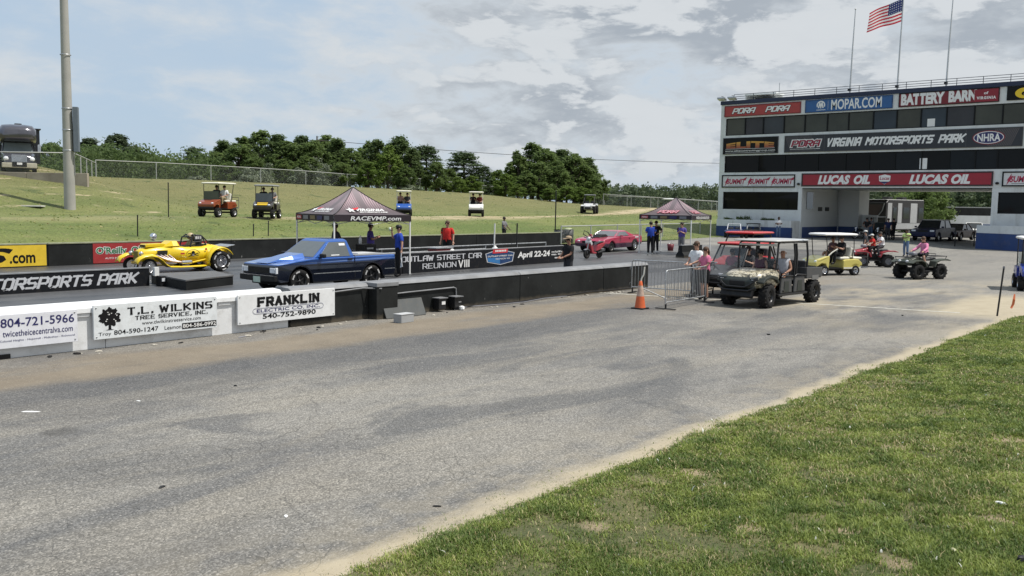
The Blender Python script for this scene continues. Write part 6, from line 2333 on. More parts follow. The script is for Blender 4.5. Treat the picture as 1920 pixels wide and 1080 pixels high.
def crew_buggy(loc, rz):
    t = thing('utility_buggy', 'four seat camouflage utility buggy with black roll bars parked on the road by the barricades', 'utility buggy', loc, rz)
    fx, rx, wr = 1.30, -1.42, .345
    W = 1.42
    gp = mat('buggy_grey_plastic', (.055, .057, .060), .55, dirt=.2)
    dg = mat('buggy_dark_green', (.020, .026, .022), .5, dirt=.15)
    for x in (fx, rx):
        for s in (-1, 1):
            wheel(t, x, s * .62, wr, .28, .52, 6, mat('gunmetal', (.05, .05, .053), .35, metal=.6), tread=18, steer=R_(6) if x > 0 else 0)
    MB().box((-.1, 0, .38), (3.0, .8, .14)).box((fx, 0, wr), (.08, 1.1, .08)).box((rx, 0, wr), (.1, 1.1, .1)).build('chassis', M_DARK, t)
    # rounded hood
    secs = [(1.86, .38, .62, .84), (1.78, .50, .58, .95), (1.55, .60, .60, 1.03), (1.2, .66, .62, 1.08), (.84, .68, .64, 1.11), (.74, .66, .66, 1.10)]
    rings = [[(x, -w_, z0), (x, -w_ * 1.02, z1 - .13), (x, -w_ * .88, z1 - .03), (x, -w_ * .5, z1), (x, w_ * .5, z1), (x, w_ * .88, z1 - .03), (x, w_ * 1.02, z1 - .13), (x, w_, z0)] for x, w_, z0, z1 in secs]
    mb = MB()
    mb.loft(rings, smooth=True)
    fix_normals(mb.build('hood', m_camo, t))
    MB().prism([(1.80, .50), (1.92, .60), (1.92, .80), (1.82, .90), (1.70, .90), (1.66, .50)], 1.0).build('front_mask', dg, t, .04, 3)
    MB().box((1.925, 0, .72), (.03, .50, .14)).build('grille', M_BLACKPL, t, .02)
    for s in (-1, 1):
        MB().box((1.84, s * .50, .86), (.16, .24, .10), rz=-s * .45, ry=.2).build('headlight', M_GLASS, t, .03)
        MB().box((1.915, s * .50, .85), (.02, .10, .05), rz=-s * .45).build('lamp_lens', M_LAMP, t)
        MB().prism([(fx - .46, .72), (fx - .34, .90), (fx, .96), (fx + .34, .88), (fx + .46, .76), (fx + .44, .72), (fx + .30, .80), (fx, .87), (fx - .30, .80), (fx - .40, .70)], .30, c=(0, s * .62, 0)).build('fender', dg, t, .02)
        for x0, x1 in ((.66, -.04), (-.14, -.84)):
            MB().prism([(x0, .38), (x0 - .05, .84), (x1 + .05, .86), (x1, .38)], .07, c=(0, s * .66, 0)).build('door', gp, t, .03)
            MB().prism([(x0 - .18, .42), (x0 - .22, .74), (x1 + .24, .74), (x1 + .2, .42)], .02, c=(0, s * .70, 0)).build('door_panel', dg, t, .008)
            MB().tube([(x0 - .03, s * .70, .86), (x0 - .12, s * .71, .92), (x1 + .02, s * .70, .88)], .025, 6).build('door_rail', M_BLACKM, t)
        MB().box((-.10, s * .66, .34), (1.75, .10, .07)).build('rocker', M_BLACKM, t, .015)
        # roll bars
        MB().tube([(.84, s * .62, 1.08), (.82, s * .64, 1.40), (.76, s * .63, 1.84), (.66, s * .62, 1.89)], .03, 8).build('roll_bar', M_BLACKM, t)
        for x in (-.22, -.34, -1.0):
            MB().tube([(x + .05, s * .66, .82), (x, s * .65, 1.50), (x + .02, s * .62, 1.84)], .032, 8).build('roll_bar', M_BLACKM, t)
        MB().tube([(.68, s * .62, 1.885), (-.28, s * .62, 1.89), (-1.0, s * .62, 1.86)], .032, 8).build('roll_bar', M_BLACKM, t)
        MB().prism([(-.86, .76), (-.84, 1.10), (-1.86, 1.08), (-1.88, .80)], .05, c=(0, s * .70, 0)).build('bed_side', gp, t, .015)
    for x in (.38, -.20, -1.0):
        MB().tube([(x, -.62, 1.88), (x, .62, 1.88)], .032, 8).build('cross_bar', M_BLACKM, t)
    MB().box((-.86, 0, .93), (.05, 1.38, .34)).build('bed_front', gp, t, .01)
    MB().box((-1.86, 0, .93), (.05, 1.38, .28)).build('tailgate', gp, t, .01)
    MB().box((-1.36, 0, .78), (1.0, 1.36, .05)).build('bed_floor', gp, t)
    MB().box((-1.40, .72, .78), (.42, .02, .14)).build('bed_decal', mat('decal_grey', (.15, .15, .15), .5), t)
    # roof: rigid panel at the front, rolled strips behind
    MB().loft(slab((.36, 0, 1.93), (1.30, 1.46, .055)), smooth=True).build('roof', mat('roof_silver_white', (.44, .44, .43), .4), t)
    for x in (-.46, -.86):
        MB().loft(slab((x, 0, 1.93), (.34, 1.36, .06)), smooth=True).build('roof_strip', mat('roof_silver', (.42, .44, .46), .4), t)
    MB().box((.80, 0, 1.80), (.06, 1.24, .06)).build('roof_rail', mat('rail_beige', (.55, .52, .48), .5), t, .01)
    MB().add([(.83, .58, 1.14), (.83, -.58, 1.14), (.81, -.58, 1.42), (.81, .58, 1.42)], [(0, 1, 2, 3)]).build('windscreen', mat('clear_screen', (.3, .32, .33), .05, alpha=.12), t)
    for x in (.10, -.72):
        MB().box((x, 0, .66), (.48, 1.22, .16)).build('seat', M_VINYL, t, .05, 3)
        MB().box((x - .27, 0, 1.02), (.12, 1.20, .56), ry=-.14).build('seat_back', M_VINYL, t, .05, 3)
    MB().box((.66, 0, .92), (.20, 1.22, .26)).build('dashboard', M_BLACKPL, t, .04)
    MB().box((-.1, 0, .42), (1.6, 1.26, .06)).build('floor', M_BLACKPL, t)
    steering(t, .46, .32, 1.10, .6, .17)
    # bull bar and skid plate
    MB().tube([(1.94, -.62, .62), (1.99, -.40, .52), (2.0, .40, .52), (1.94, .62, .62)], .028, 7).tube([(1.90, -.66, .86), (1.97, -.44, .70), (2.0, -.30, .62), (2.0, .30, .62), (1.97, .44, .70), (1.90, .66, .86)], .024, 7).build('bull_bar', M_BLACKM, t)
    MB().box((1.88, 0, .42), (.16, 1.0, .22), ry=-.3).build('skid_plate', M_BLACKPL, t, .03)
    return t


RZ_RNG = R_(175)
RNG = crew_buggy((25.86, 11.62, 0), RZ_RNG)

# red roofed buggies behind it
rb1 = side_by_side('red buggy with a red roof and dark windscreen between the barricades and the camouflage buggy', (27.5, 13.65, .0), R_(176), paint('buggy_black', (.016, .016, .018)), paint('buggy_red', (.55, .03, .03)), 2.9, seats=2, roof=True, wr=.35)
MB().add([(.55, .55, 1.02), (.55, -.55, 1.02), (.10, -.52, 1.68), (.10, .52, 1.68)], [(0, 1, 2, 3)]).build('windscreen', mat('smoke_screen', (.10, .11, .11), .05, alpha=.55), rb1)
rb2 = side_by_side('second red roofed buggy parked farther back towards the striped canopy', tuple(at_depth(1392, 34.5)), R_(178), paint('buggy_red2', (.42, .02, .025)), paint('buggy_red', (.55, .03, .03)), 2.9, seats=2, tall=True)
sb3 = side_by_side('dark blue and white side-by-side parked at the tower planter wall', tuple(at(1376, 445)), R_(205), paint('buggy_navy', (.02, .03, .12)), M_BLACKPL, 3.0, roof=False, cage_m=mat('cage_white', (.55, .56, .6), .4))
sb4 = side_by_side('black side-by-side with pale roll bars parked right of the dark blue one', tuple(at(1412, 445)), R_(210), paint('buggy_black', (.016, .016, .018)), M_BLACKPL, 3.0, roof=True, cage_m=mat('cage_grey', (.3, .3, .3), .4))

rb1.scale = (1, 1, .94)
for o in (sb3, sb4):
    o.scale = (.88, .95, .64)

# ---- 7. quad bikes -----------------------------------------------------------------
def quad_bike(label, loc, rz, body, racks=True, rim=M_BLACKPL, tread=14):
    t = thing('quad_bike', label, 'quad bike', loc, rz)
    fx, rx, wr = .63, -.63, .32
    for x in (fx, rx):
        for s in (-1, 1):
            wheel(t, x, s * .46, wr, .26, .5, 5, rim, tread=tread)
    MB().box((0, 0, .40), (1.2, .34, .16)).box((fx, 0, wr), (.07, .8, .07)).box((rx, 0, wr), (.08, .8, .08)).build('chassis', M_DARK, t)
    MB().box((0, 0, .52), (.62, .36, .26)).build('engine', M_DARK, t, .04)
    mb = MB()
    secs = [(.98, .24, .60, .74), (.86, .30, .58, .84), (.55, .26, .62, .92), (.30, .17, .62, .98), (.05, .15, .60, .88)]
    mb.loft([[(x, -w_, z0), (x, -w_, z1 - .05), (x, -w_ * .6, z1), (x, w_ * .6, z1), (x, w_, z1 - .05), (x, w_, z0)] for x, w_, z0, z1 in secs])
    fix_normals(mb.build('front_body', body, t, .02))
    for s in (-1, 1):
        MB().prism([(fx - .42, .52), (fx - .34, .74), (fx - .10, .82), (fx + .25, .80), (fx + .44, .70), (fx + .42, .67), (fx + .2, .75), (fx - .08, .77), (fx - .28, .70), (fx - .36, .52)], .34, c=(0, s * .44, 0)).build('front_fender', body, t, .015)
        MB().prism([(rx + .44, .52), (rx + .36, .76), (rx + .1, .84), (rx - .28, .86), (rx - .48, .80), (rx - .46, .77), (rx - .2, .80), (rx + .1, .78), (rx + .30, .70), (rx + .38, .52)], .36, c=(0, s * .42, 0)).build('rear_fender', body, t, .015)
        MB().box((-.02, s * .36, .34), (.56, .22, .05)).build('footwell', M_BLACKPL, t, .01)
        MB().ball((.96, s * .20, .76), (.05, .08, .05), 10, 6).build('headlight', M_LAMP, t)
        MB().ball((.34, s * .42, 1.06), (.05, .05, .045), 8, 6).build('grip', M_BLACKPL, t)
    MB().prism([(.10, .84), (-.10, .84), (-.70, .92), (-.76, .86), (-.60, .76), (.10, .76)], .30).build('seat', M_VINYL, t, .04, 3)
    MB().tube([(.34, -.42, 1.06), (.30, -.12, 1.06), (.34, 0, 1.02), (.30, .12, 1.06), (.34, .42, 1.06)], .018, 6).tube([(.34, 0, 1.02), (.50, 0, .80)], .03, 6).build('handlebar', M_BLACKM, t)
    MB().loft(slab((.44, 0, 1.06), (.26, .30, .16)), smooth=True).build('headlight_pod', P_GREY, t)
    if racks:
        for x0, x1, z in ((1.04, .42, .92), (-.46, -1.10, .96)):
            rk = MB()
            for k in range(5):
                y = -.36 + k * .18
                rk.tube([(x0, y, z), (x1, y, z)], .014, 5)
            for x in (x0, (x0 + x1) / 2, x1):
                rk.tube([(x, -.38, z), (x, .38, z)], .016, 5)
            rk.tube([(x0, -.36, z), (x0, -.30, z - .14)], .014, 5).tube([(x1, .36, z), (x1, .30, z - .14)], .014, 5)
            rk.build('rack', M_BLACKM, t)
        MB().tube([(-.62, -.20, .97), (-.66, -.18, 1.06), (-.66, .18, 1.06), (-.62, .20, .97)], .016, 6).build('grab_bar', M_BLACKM, t)
        MB().tube([(1.02, -.30, .52), (1.12, -.28, .72), (1.12, .28, .72), (1.02, .30, .52)], .022, 6).build('bumper', M_BLACKM, t)
    return t


QZ = R_(153)
q1 = quad_bike('dark green quad bike ridden by the person in pink on the open apron', (40.50, 11.52, 0), QZ, mat('quad_green', (.045, .055, .042), .4, dirt=.25))
q2 = quad_bike('red quad bike seen from the rear behind the pale yellow cart', tuple(at(1634, 500)), R_(128), paint('quad_red', (.34, .02, .035)), racks=False, rim=P_GREY)

# ---- 8. motorcycles by the drive-through ------------------------------------------
def motorbike(label, loc, rz, col_m):
    t = thing('motorcycle', label, 'motorcycle', loc, rz, 'motorcycles by the drive-through')
    for x in (.70, -.70):
        wheel(t, x, .001, .31, .13, .7, 8, M_CHROME)
    MB().prism([(.30, .72), (.10, .88), (-.18, .84), (-.22, .70), (.20, .62)], .28).build('tank', col_m, t, .04, 3)
    MB().prism([(-.16, .74), (-.50, .72), (-.85, .80), (-.84, .70), (-.50, .62), (-.16, .64)], .26).build('seat', M_VINYL, t, .03)
    MB().box((0, 0, .42), (.46, .34, .36)).build('engine', M_CHROME, t, .05)
    MB().tube([(.70, 0, .31), (.52, 0, .78), (.42, 0, 1.02)], .035, 7).build('fork', M_CHROME, t)
    MB().tube([(.26, -.38, 1.08), (.42, -.1, 1.04), (.42, .1, 1.04), (.26, .38, 1.08)], .018, 6).build('handlebar', M_BLACKM, t)
    MB().ball((.56, 0, .92), .09, 10, 7).build('headlight', M_LAMP, t)
    MB().tube([(.05, .16, .30), (-.9, .20, .30)], .045, 8).build('exhaust_pipe', M_CHROME, t)
    for x, a in ((.70, .1), (-.70, .3)):
        MB().prism([(x - .34 - a * .2, .40), (x - .22, .60), (x, .68), (x + .22, .60), (x + .2, .56), (x, .63), (x - .2, .56), (x - .30 - a * .2, .38)], .15).build('mudguard', col_m, t)
    MB().tube([(-.1, .1, .3), (-.14, .25, 0)], .015, 5).build('kick_stand', M_BLACKM, t)
    return t


motorbike('black motorcycle with chrome pipes nearest the tower reveal wall', tuple(at(1612, 448)), R_(160), M_BLACKM)
motorbike('black motorcycle parked between the standing bystanders and the race trailer', tuple(at(1650, 450)), R_(175), mat('bike_black', (.012, .012, .014), .25, coat=.5))

# ---- 9. cars, trailer and motorhome ------------------------------------------------
def far_car(name, label, loc, rz, body, L=4.9, W=1.9, H=1.4, style='car', roof_m=None):
    t = thing(name, label, 'car' if style == 'car' else 'pickup truck', loc, rz)
    hb = L / 2
    fx, rx, wr = hb - .95, -hb + 1.05, .34
    bz = H * .62
    low = [(hb - .06, .36), (hb, .55), (hb - .05, bz - .14), (hb - 1.25, bz), (-hb + .1, bz), (-hb, bz - .12), (-hb + .02, .40), (rx - .42, .34)] + arch(rx, .34, .40, 0, PI)[1:-1] + [(rx + .42, .26), (fx - .42, .26)] + arch(fx, .34, .40, 0, PI)[1:-1] + [(fx + .42, .32)]
    MB().prism(low, lambda a, b_: W - .1 * max(0, b_ - .6)).build('body', body, t, .05, 3)
    xa, xb = hb - 1.35, (-hb + .7 if style != 'pickup' else -.55)
    r0 = [(xa, -W * .42, bz - .01), (xb, -W * .42, bz - .01), (xb, W * .42, bz - .01), (xa, W * .42, bz - .01)]
    xa1, xb1 = xa - .75, xb + (.35 if style != 'car' else .75)
    r1 = [(xa1, -W * .35, H - .03), (xb1, -W * .35, H - .03), (xb1, W * .35, H - .03), (xa1, W * .35, H - .03)]
    MB().loft([r0, r1]).build('cabin', M_GLASS, t, .02)
    MB().box(((xa1 + xb1) / 2, 0, H - .01), (xa1 - xb1 + .06, W * .72, .05)).build('roof', roof_m or body, t, .02)
    for s in (-1, 1):
        for a, b_ in ((r0[0], r1[0]), (r0[1], r1[1])):
            MB().tube([(a[0], s * W * .425, a[2]), (b_[0], s * W * .355, b_[2])], .035, 6).build('window_post', body, t)
        MB().tube([((xa + xb) / 2, s * W * .425, bz), ((xa1 + xb1) / 2, s * W * .355, H - .03)], .03, 6).build('window_post', body, t)
        MB().box((hb - .02, s * W * .36, bz - .22), (.06, .34, .14)).build('headlight', M_LAMP, t, .02)
        for x in (fx, rx):
            wheel(t, x, s * (W / 2 - .12), wr, .22, .62, 6, M_ALLOY)
        MB().box((xa - .2, s * W * .53, bz + .08), (.14, .18, .12)).build('wing_mirror', body, t, .02)
    MB().box((hb, 0, bz - .24), (.05, W * .4, .14)).build('grille', M_BLACKPL, t, .01)
    MB().box((hb + .01, 0, .46), (.10, W * .9, .14)).build('front_bumper', body, t, .03)
    return t


far_car('pickup_truck', 'dark navy truck with a pale roof facing out of the drive-through', tuple(at(1749, 451)), R_(178), mat('car_navy', (.010, .013, .050), .4, spec=.25), 5.3, 2.0, 1.72, 'van', M_WHITEROOF)
far_car('sedan_car', 'dark maroon muscle car parked right of the navy truck in the drive-through', tuple(at(1792, 450)), R_(176), mat('car_maroon', (.05, .012, .016), .4, spec=.3), 4.9, 1.9, 1.40)
far_car('sedan_car', 'white car parked at the right side of the drive-through', tuple(at(1836, 447) + Vector((2, 1, 0))), R_(195), M_WHITE, 4.8, 1.85, 1.42)


def race_trailer(loc, rz):
    t = thing('toy_hauler', 'tall black and silver race trailer with an air conditioned roof in the drive-through', 'trailer', loc, rz)
    blk = mat('trailer_black', (.022, .020, .022), .35)
    sil = mat('trailer_silver', (.42, .43, .44), .4)
    brn = mat('trailer_brown', (.06, .038, .035), .4)
    MB().prism([(4.2, .55), (4.3, 1.0), (4.15, 3.2), (3.7, 3.45), (-4.2, 3.45), (-4.25, .55)], 2.5).build('body', blk, t, .08, 3)
    MB().box((0, 0, 3.47), (8.2, 2.46, .05)).build('roof', M_WHITEROOF, t, .02)
    for x in (1.5, -1.6):
        MB().box((x, 0, 3.63), (1.0, .7, .26)).build('air_conditioner', M_BLACKPL, t, .05)
    # front face panels
    MB().prism([(-1.0, 3.0), (1.0, 3.0), (.25, 1.7), (-.25, 1.7)], .03, axis='X', c=(4.26, 0, 0)).build('front_panel', brn, t)
    for s in (-1, 1):
        MB().tube([(4.30, s * 1.10, 3.1), (4.32, s * .9, 2.4), (4.34, s * .3, 1.65)], .05, 6).build('stripe', sil, t)
        for k, (x, w_) in enumerate(((3.4, .9), (2.3, .7), (1.2, .9), (-.2, 1.3), (-1.9, 1.5), (-3.5, 1.0))):
            MB().box((x, s * 1.262, 2.2), (w_, .03, 1.9 if k % 2 == 0 else 1.1)).build('side_panel', sil if k % 2 == 0 else M_GLASS, t, .02)
        MB().box((0, s * 1.262, .95), (8.2, .03, .55)).build('lower_panel', sil, t)
        for x in (-1.2, -2.1):
            wheel(t, x, s * 1.1, .38, .24, .6, 8, M_ALLOY)
    MB().tube([(4.2, 0, .5), (5.4, 0, .5)], .07, 8).build('hitch', M_BLACKM, t)
    MB().tube([(5.2, 0, 0), (5.2, 0, .5)], .04, 8).build('jack', M_BLACKM, t)
    return t


TRL = race_trailer(tuple(at(1662, 443) + Vector((3.6, .6, 0))), R_(164))


TRL.scale = (.74, 1, 1)


def motorhome(loc, rz):
    t = thing('motorhome', 'large grey motorhome with a truck nose on the terrace at the left edge', 'motorhome', loc, rz)
    gm = mat('motorhome_graphite', (.10, .10, .12), .18, metal=.5, coat=.6, var=.1)
    bk = mat('motorhome_black', (.015, .016, .022), .3)
    bw = mat('motorhome_beige', (.40, .38, .30), .4)
    MB().prism([(.9, .8), (.9, 2.2), (-7, 2.2), (-7, .8)], 2.5).build('body', bk, t, .05)
    # rounded over-cab bunk
    rings = []
    for x, z0, z1, w_ in ((2.9, 2.75, 3.2, 1.0), (2.75, 2.55, 3.45, 1.15), (2.2, 2.45, 3.68, 1.23), (1.2, 2.3, 3.74, 1.25), (-7, 2.25, 3.74, 1.25)):
        rings.append([(x, -w_, z0 + .1), (x, -w_, z1 - .35), (x, -w_ * .8, z1 - .06), (x, -w_ * .4, z1), (x, w_ * .4, z1), (x, w_ * .8, z1 - .06), (x, w_, z1 - .35), (x, w_, z0 + .1), (x, w_ * .8, z0), (x, -w_ * .8, z0)])
    mb = MB()
    mb.loft(rings, smooth=True)
    fix_normals(mb.build('overcab', gm, t))
    MB().prism([(-1.0, .9), (-1.0, 3.55), (-5, 3.55), (-5, .9)], .5, c=(0, 1.45, 0)).build('slide_out', bk, t, .04)
    MB().box((-3, 1.45, 3.62), (4.2, .7, .08)).build('slide_awning', bk, t)
    # cab and bonnet
    MB().loft([[(.9, -1.15, 1.2), (.9, 1.15, 1.2), (.9, 1.0, 2.42), (.9, -1.0, 2.42)], [(2.2, -1.1, 1.2), (2.2, 1.1, 1.2), (1.75, .95, 2.42), (1.75, -.95, 2.42)]]).build('cab', bk, t, .04)
    MB().add([(2.20, -.98, 1.66), (2.20, .98, 1.66), (1.85, .86, 2.34), (1.85, -.86, 2.34)], [(0, 1, 2, 3)]).build('windscreen', mat('motorhome_glass', (.16, .19, .20), .06, spec=.8), t)
    mb = MB()
    mb.loft([[(x, -w_, z0), (x, -w_, z1 - .12), (x, -w_ * .6, z1), (x, w_ * .6, z1), (x, w_, z1 - .12), (x, w_, z0)] for x, w_, z0, z1 in ((1.9, 1.1, .8, 1.72), (2.6, 1.05, .8, 1.62), (3.1, .98, .8, 1.45), (3.3, .90, .8, 1.30))])
    fix_normals(mb.build('bonnet', gm, t, .04, 2))
    MB().box((3.31, 0, 1.12), (.06, 1.0, .56)).build('grille', M_CHROME, t, .03)
    for k in range(6):
        MB().box((3.345, 0, .90 + k * .085), (.02, .94, .03)).build('grille_bar', M_BLACKPL, t)
    MB().box((3.36, 0, .62), (.22, 2.3, .36)).build('front_bumper', bw, t, .05)
    MB().box((3.40, 0, .66), (.20, .95, .30)).build('bumper_intake', M_BLACKPL, t)
    MB().box((3.51, 0, .74), (.02, .34, .16)).build('number_plate', P_WHITE, t)
    for s in (-1, 1):
        MB().ball((3.18, s * .82, 1.10), (.16, .22, .18), 12, 8).build('headlight', M_LAMP, t)
        MB().box((2.15, s * 1.42, 1.95), (.12, .22, .62)).build('wing_mirror', M_CHROME, t, .04)
        wheel(t, 2.55, s * 1.02, .48, .28, .6, 8, M_CHROME)
        wheel(t, -4.6, s * 1.0, .48, .5, .6, 8, M_CHROME)
    MB().box((-.6, .2, 3.84), (.5, .5, .22)).build('roof_vent', M_BLACKPL, t, .05)
    return t


_n = at_depth(34, 69.6)
motorhome((_n.x, _n.y, 4.62), R_(252))

# ================================================================ CANOPIES
def canopy_tent(label, c, rz, valance_txt, logos, seed):
    t = thing('canopy_tent', label, 'canopy tent', (c[0], c[1], .3), rz, 'pop-up canopies on the strip')
    hw, ze, zv, zp = 1.525, 2.14, 1.90, 3.12
    m = bpy.data.materials.new('canopy_fabric')
    m.use_nodes = True
    n = NT(m.node_tree)
    b = n.n['Principled BSDF']
    ob = n.node('ShaderNodeTexCoord').outputs['Object']
    s_ = n.node('ShaderNodeSeparateXYZ')
    n.l.new(ob, s_.inputs[0])
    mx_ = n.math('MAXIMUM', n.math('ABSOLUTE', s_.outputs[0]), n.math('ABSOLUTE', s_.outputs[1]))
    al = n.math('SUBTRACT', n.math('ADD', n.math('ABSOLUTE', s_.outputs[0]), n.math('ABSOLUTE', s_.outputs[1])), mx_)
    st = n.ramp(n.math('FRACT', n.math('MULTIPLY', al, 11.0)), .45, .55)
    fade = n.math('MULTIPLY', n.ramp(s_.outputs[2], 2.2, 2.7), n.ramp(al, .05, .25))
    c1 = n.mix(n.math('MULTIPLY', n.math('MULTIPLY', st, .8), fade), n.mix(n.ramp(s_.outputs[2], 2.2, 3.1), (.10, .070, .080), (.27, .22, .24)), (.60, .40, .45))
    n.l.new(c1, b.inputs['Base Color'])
    b.inputs['Roughness'].default_value = .6
    b.inputs['Sheen Weight'].default_value = .3
    tr = n.node('ShaderNodeBsdfTranslucent')
    n.l.new(c1, tr.inputs[0])
    mx = n.node('ShaderNodeMixShader')
    mx.inputs[0].default_value = .25
    n.l.new(b.outputs[0], mx.inputs[1])
    n.l.new(tr.outputs[0], mx.inputs[2])
    n.l.new(mx.outputs[0], n.n['Material Output'].inputs[0])
    dark = mat('canopy_valance', (.022, .014, .020), .6, bump=.2)
    cor = [(-hw, -hw), (hw, -hw), (hw, hw), (-hw, hw)]

    def prof(v):
        return ze + (zp - ze) * (v ** 1.45)
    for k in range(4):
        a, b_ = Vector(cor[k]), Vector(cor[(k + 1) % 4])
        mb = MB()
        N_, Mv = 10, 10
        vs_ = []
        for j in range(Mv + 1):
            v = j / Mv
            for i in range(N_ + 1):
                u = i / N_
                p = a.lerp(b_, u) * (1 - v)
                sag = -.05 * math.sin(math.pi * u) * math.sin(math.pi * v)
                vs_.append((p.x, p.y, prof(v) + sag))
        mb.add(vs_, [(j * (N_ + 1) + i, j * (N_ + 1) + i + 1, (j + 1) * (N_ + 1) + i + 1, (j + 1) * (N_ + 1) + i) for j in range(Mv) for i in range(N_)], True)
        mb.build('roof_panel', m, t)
        ed = (b_ - a).normalized()
        nn = Vector((ed.y, -ed.x))
        q = [a + nn * .012, b_ + nn * .012]
        mb = MB()
        vs_ = []
        for j in range(3):
            for i in range(13):
                u = i / 12
                p = q[0].lerp(q[1], u)
                wv = .012 * math.sin(u * 19 + k) * j / 2
                vs_.append((p.x + nn.x * wv, p.y + nn.y * wv, ze + .004 - (ze - zv) * j / 2))
        mb.add(vs_, [(j * 13 + i, (j + 1) * 13 + i, (j + 1) * 13 + i + 1, j * 13 + i + 1) for j in range(2) for i in range(12)], True)
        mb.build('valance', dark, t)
        MB().tube([(a.x * (1 - v), a.y * (1 - v), prof(v) + .012) for v in [i / 8 for i in range(9)]], .014, 5).build('seam', M_BLACKPL, t)
        MB().box((a.x * .985, a.y * .985, 1.06), (.045, .045, 2.12)).build('leg', M_WHITE, t)
        MB().box((a.x * .985, a.y * .985, .01), (.12, .12, .02)).build('foot', M_STEEL, t)
        S = Sign(t, (a.x + nn.x * .012, a.y + nn.y * .012, zv), (ed.x, ed.y, 0), UZ, .016)
        W_ = 2 * hw
        if k % 2 == 0:
            S.text(valance_txt[0], .62, .045, W_ - .42, .19, P_WHITE, .02, .15)
        else:
            for j in range(5):
                x = .12 + j * .56
                S.rect(x, .05, x + .40, .19, (P_RED, P_GREY, mat('print_tan', (.2, .15, .07), .5), P_NAVY, P_GREY)[j], 0, 'decal')
            S.text('PDRA', .15, .08, .49, .16, P_WHITE, .02, .2, h=.003)
        # logo on the sloping panel
        mid = (a + b_) / 2
        v0, v1 = .10, .42
        z0, z1 = prof(v0), prof(v1)
        O = Vector((mid.x * (1 - v0), mid.y * (1 - v0), z0))
        uy = Vector((mid.x * (v0 - v1), mid.y * (v0 - v1), z1 - z0)).normalized()
        S2 = Sign(t, O + Vector((0, 0, .005)), (ed.x, ed.y, 0), uy, .014)
        if logos == 'star':
            S2.poly([(-.70 + .19 * (1 if i % 2 == 0 else .42) * math.cos(R_(90 + 36 * i)), .24 + .19 * (1 if i % 2 == 0 else .42) * math.sin(R_(90 + 36 * i))) for i in range(10)], P_WHITE, .004, 'logo')
            S2.poly([(-.62, .34), (-.30, .46), (-.40, .30), (-.55, .24)], mat('print_red_bright', (.55, .03, .04), .4), .007, 'logo')
            S2.text('VIRGINIA', -.48, .18, .62, .36, P_WHITE, .03, .3)
            S2.text('MOTORSPORTS PARK', -.42, .05, .72, .14, P_WHITE, .02, .3)
        else:
            S2.text('PDRA', -.62, .10, .62, .50, mat('print_crimson', (.40, .03, .06), .4), stroke=dict(wt=2.0, slant=.25))
            S2.text('PDRA', -.58, .14, .58, .46, mat('print_pinkish', (.62, .40, .44), .4), stroke=dict(wt=.8, slant=.25), h=.006)
    tr_ = MB()
    for k in range(4):
        a, b_ = Vector(cor[k]) * .985, Vector(cor[(k + 1) % 4]) * .985
        md = (a + b_) / 2
        for p, q in ((a, md), (b_, md)):
            tr_.tube([(p.x, p.y, 2.06), (q.x, q.y, 1.80)], .012, 5).tube([(p.x, p.y, 1.80), (q.x, q.y, 2.06)], .012, 5)
    tr_.build('truss', M_STEEL, t)
    return t


_xd, _yd = Vector((.978, -.208)), Vector((.208, .978))
_rc = Vector((22.5, 23.9))
_c1 = _rc - _xd * 1.525 + _yd * 1.525
canopy_tent('maroon striped canopy with star logo over the men behind the blue truck', _c1, math.atan2(-.208, .978), ('RACEVMP.com',), 'star', 1)
_c2 = at_depth(1268, 50.5)
canopy_tent('maroon canopy with pink racing logos beside the tower', _c2, R_(8), ('PROFESSIONAL DRAG RACERS ASSOCIATION',), 'pdra', 2)

# ================================================================ PEOPLE
CLOTH = {}


def cl(name, c, rough=.85):
    return mat('cloth_' + name, c, rough, var=.18, vscale=9, bump=.4, bscale=14, spec=.2)


BASEJ = dict(pelvis=(0, 0, .96), waist=(0, 0, 1.11), chest=(.0, 0, 1.32), neckb=(-.015, 0, 1.465), neck=(0, 0, 1.535), head=(.02, 0, 1.635), crown=(.01, 0, 1.70),
             shL=(-.01, .18, 1.41), elL=(-.03, .245, 1.15), wrL=(.05, .26, .92), hipL=(0, .085, .90), knL=(.03, .10, .51), anL=(-.02, .105, .09), toL=(.13, .125, .04))
RAD = dict(pelvis=.128, waist=.122, chest=.138, neckb=.078, neck=.052, head=.093, crown=.062, sh=.062, el=.043, wr=.030, hip=.098, kn=.060, an=.043, to=.036)


def mir(d):
    o = dict(d)
    for k, v in d.items():
        if k.endswith('L'):
            o.setdefault(k[:-1] + 'R', (v[0], -v[1], v[2]))
    return o


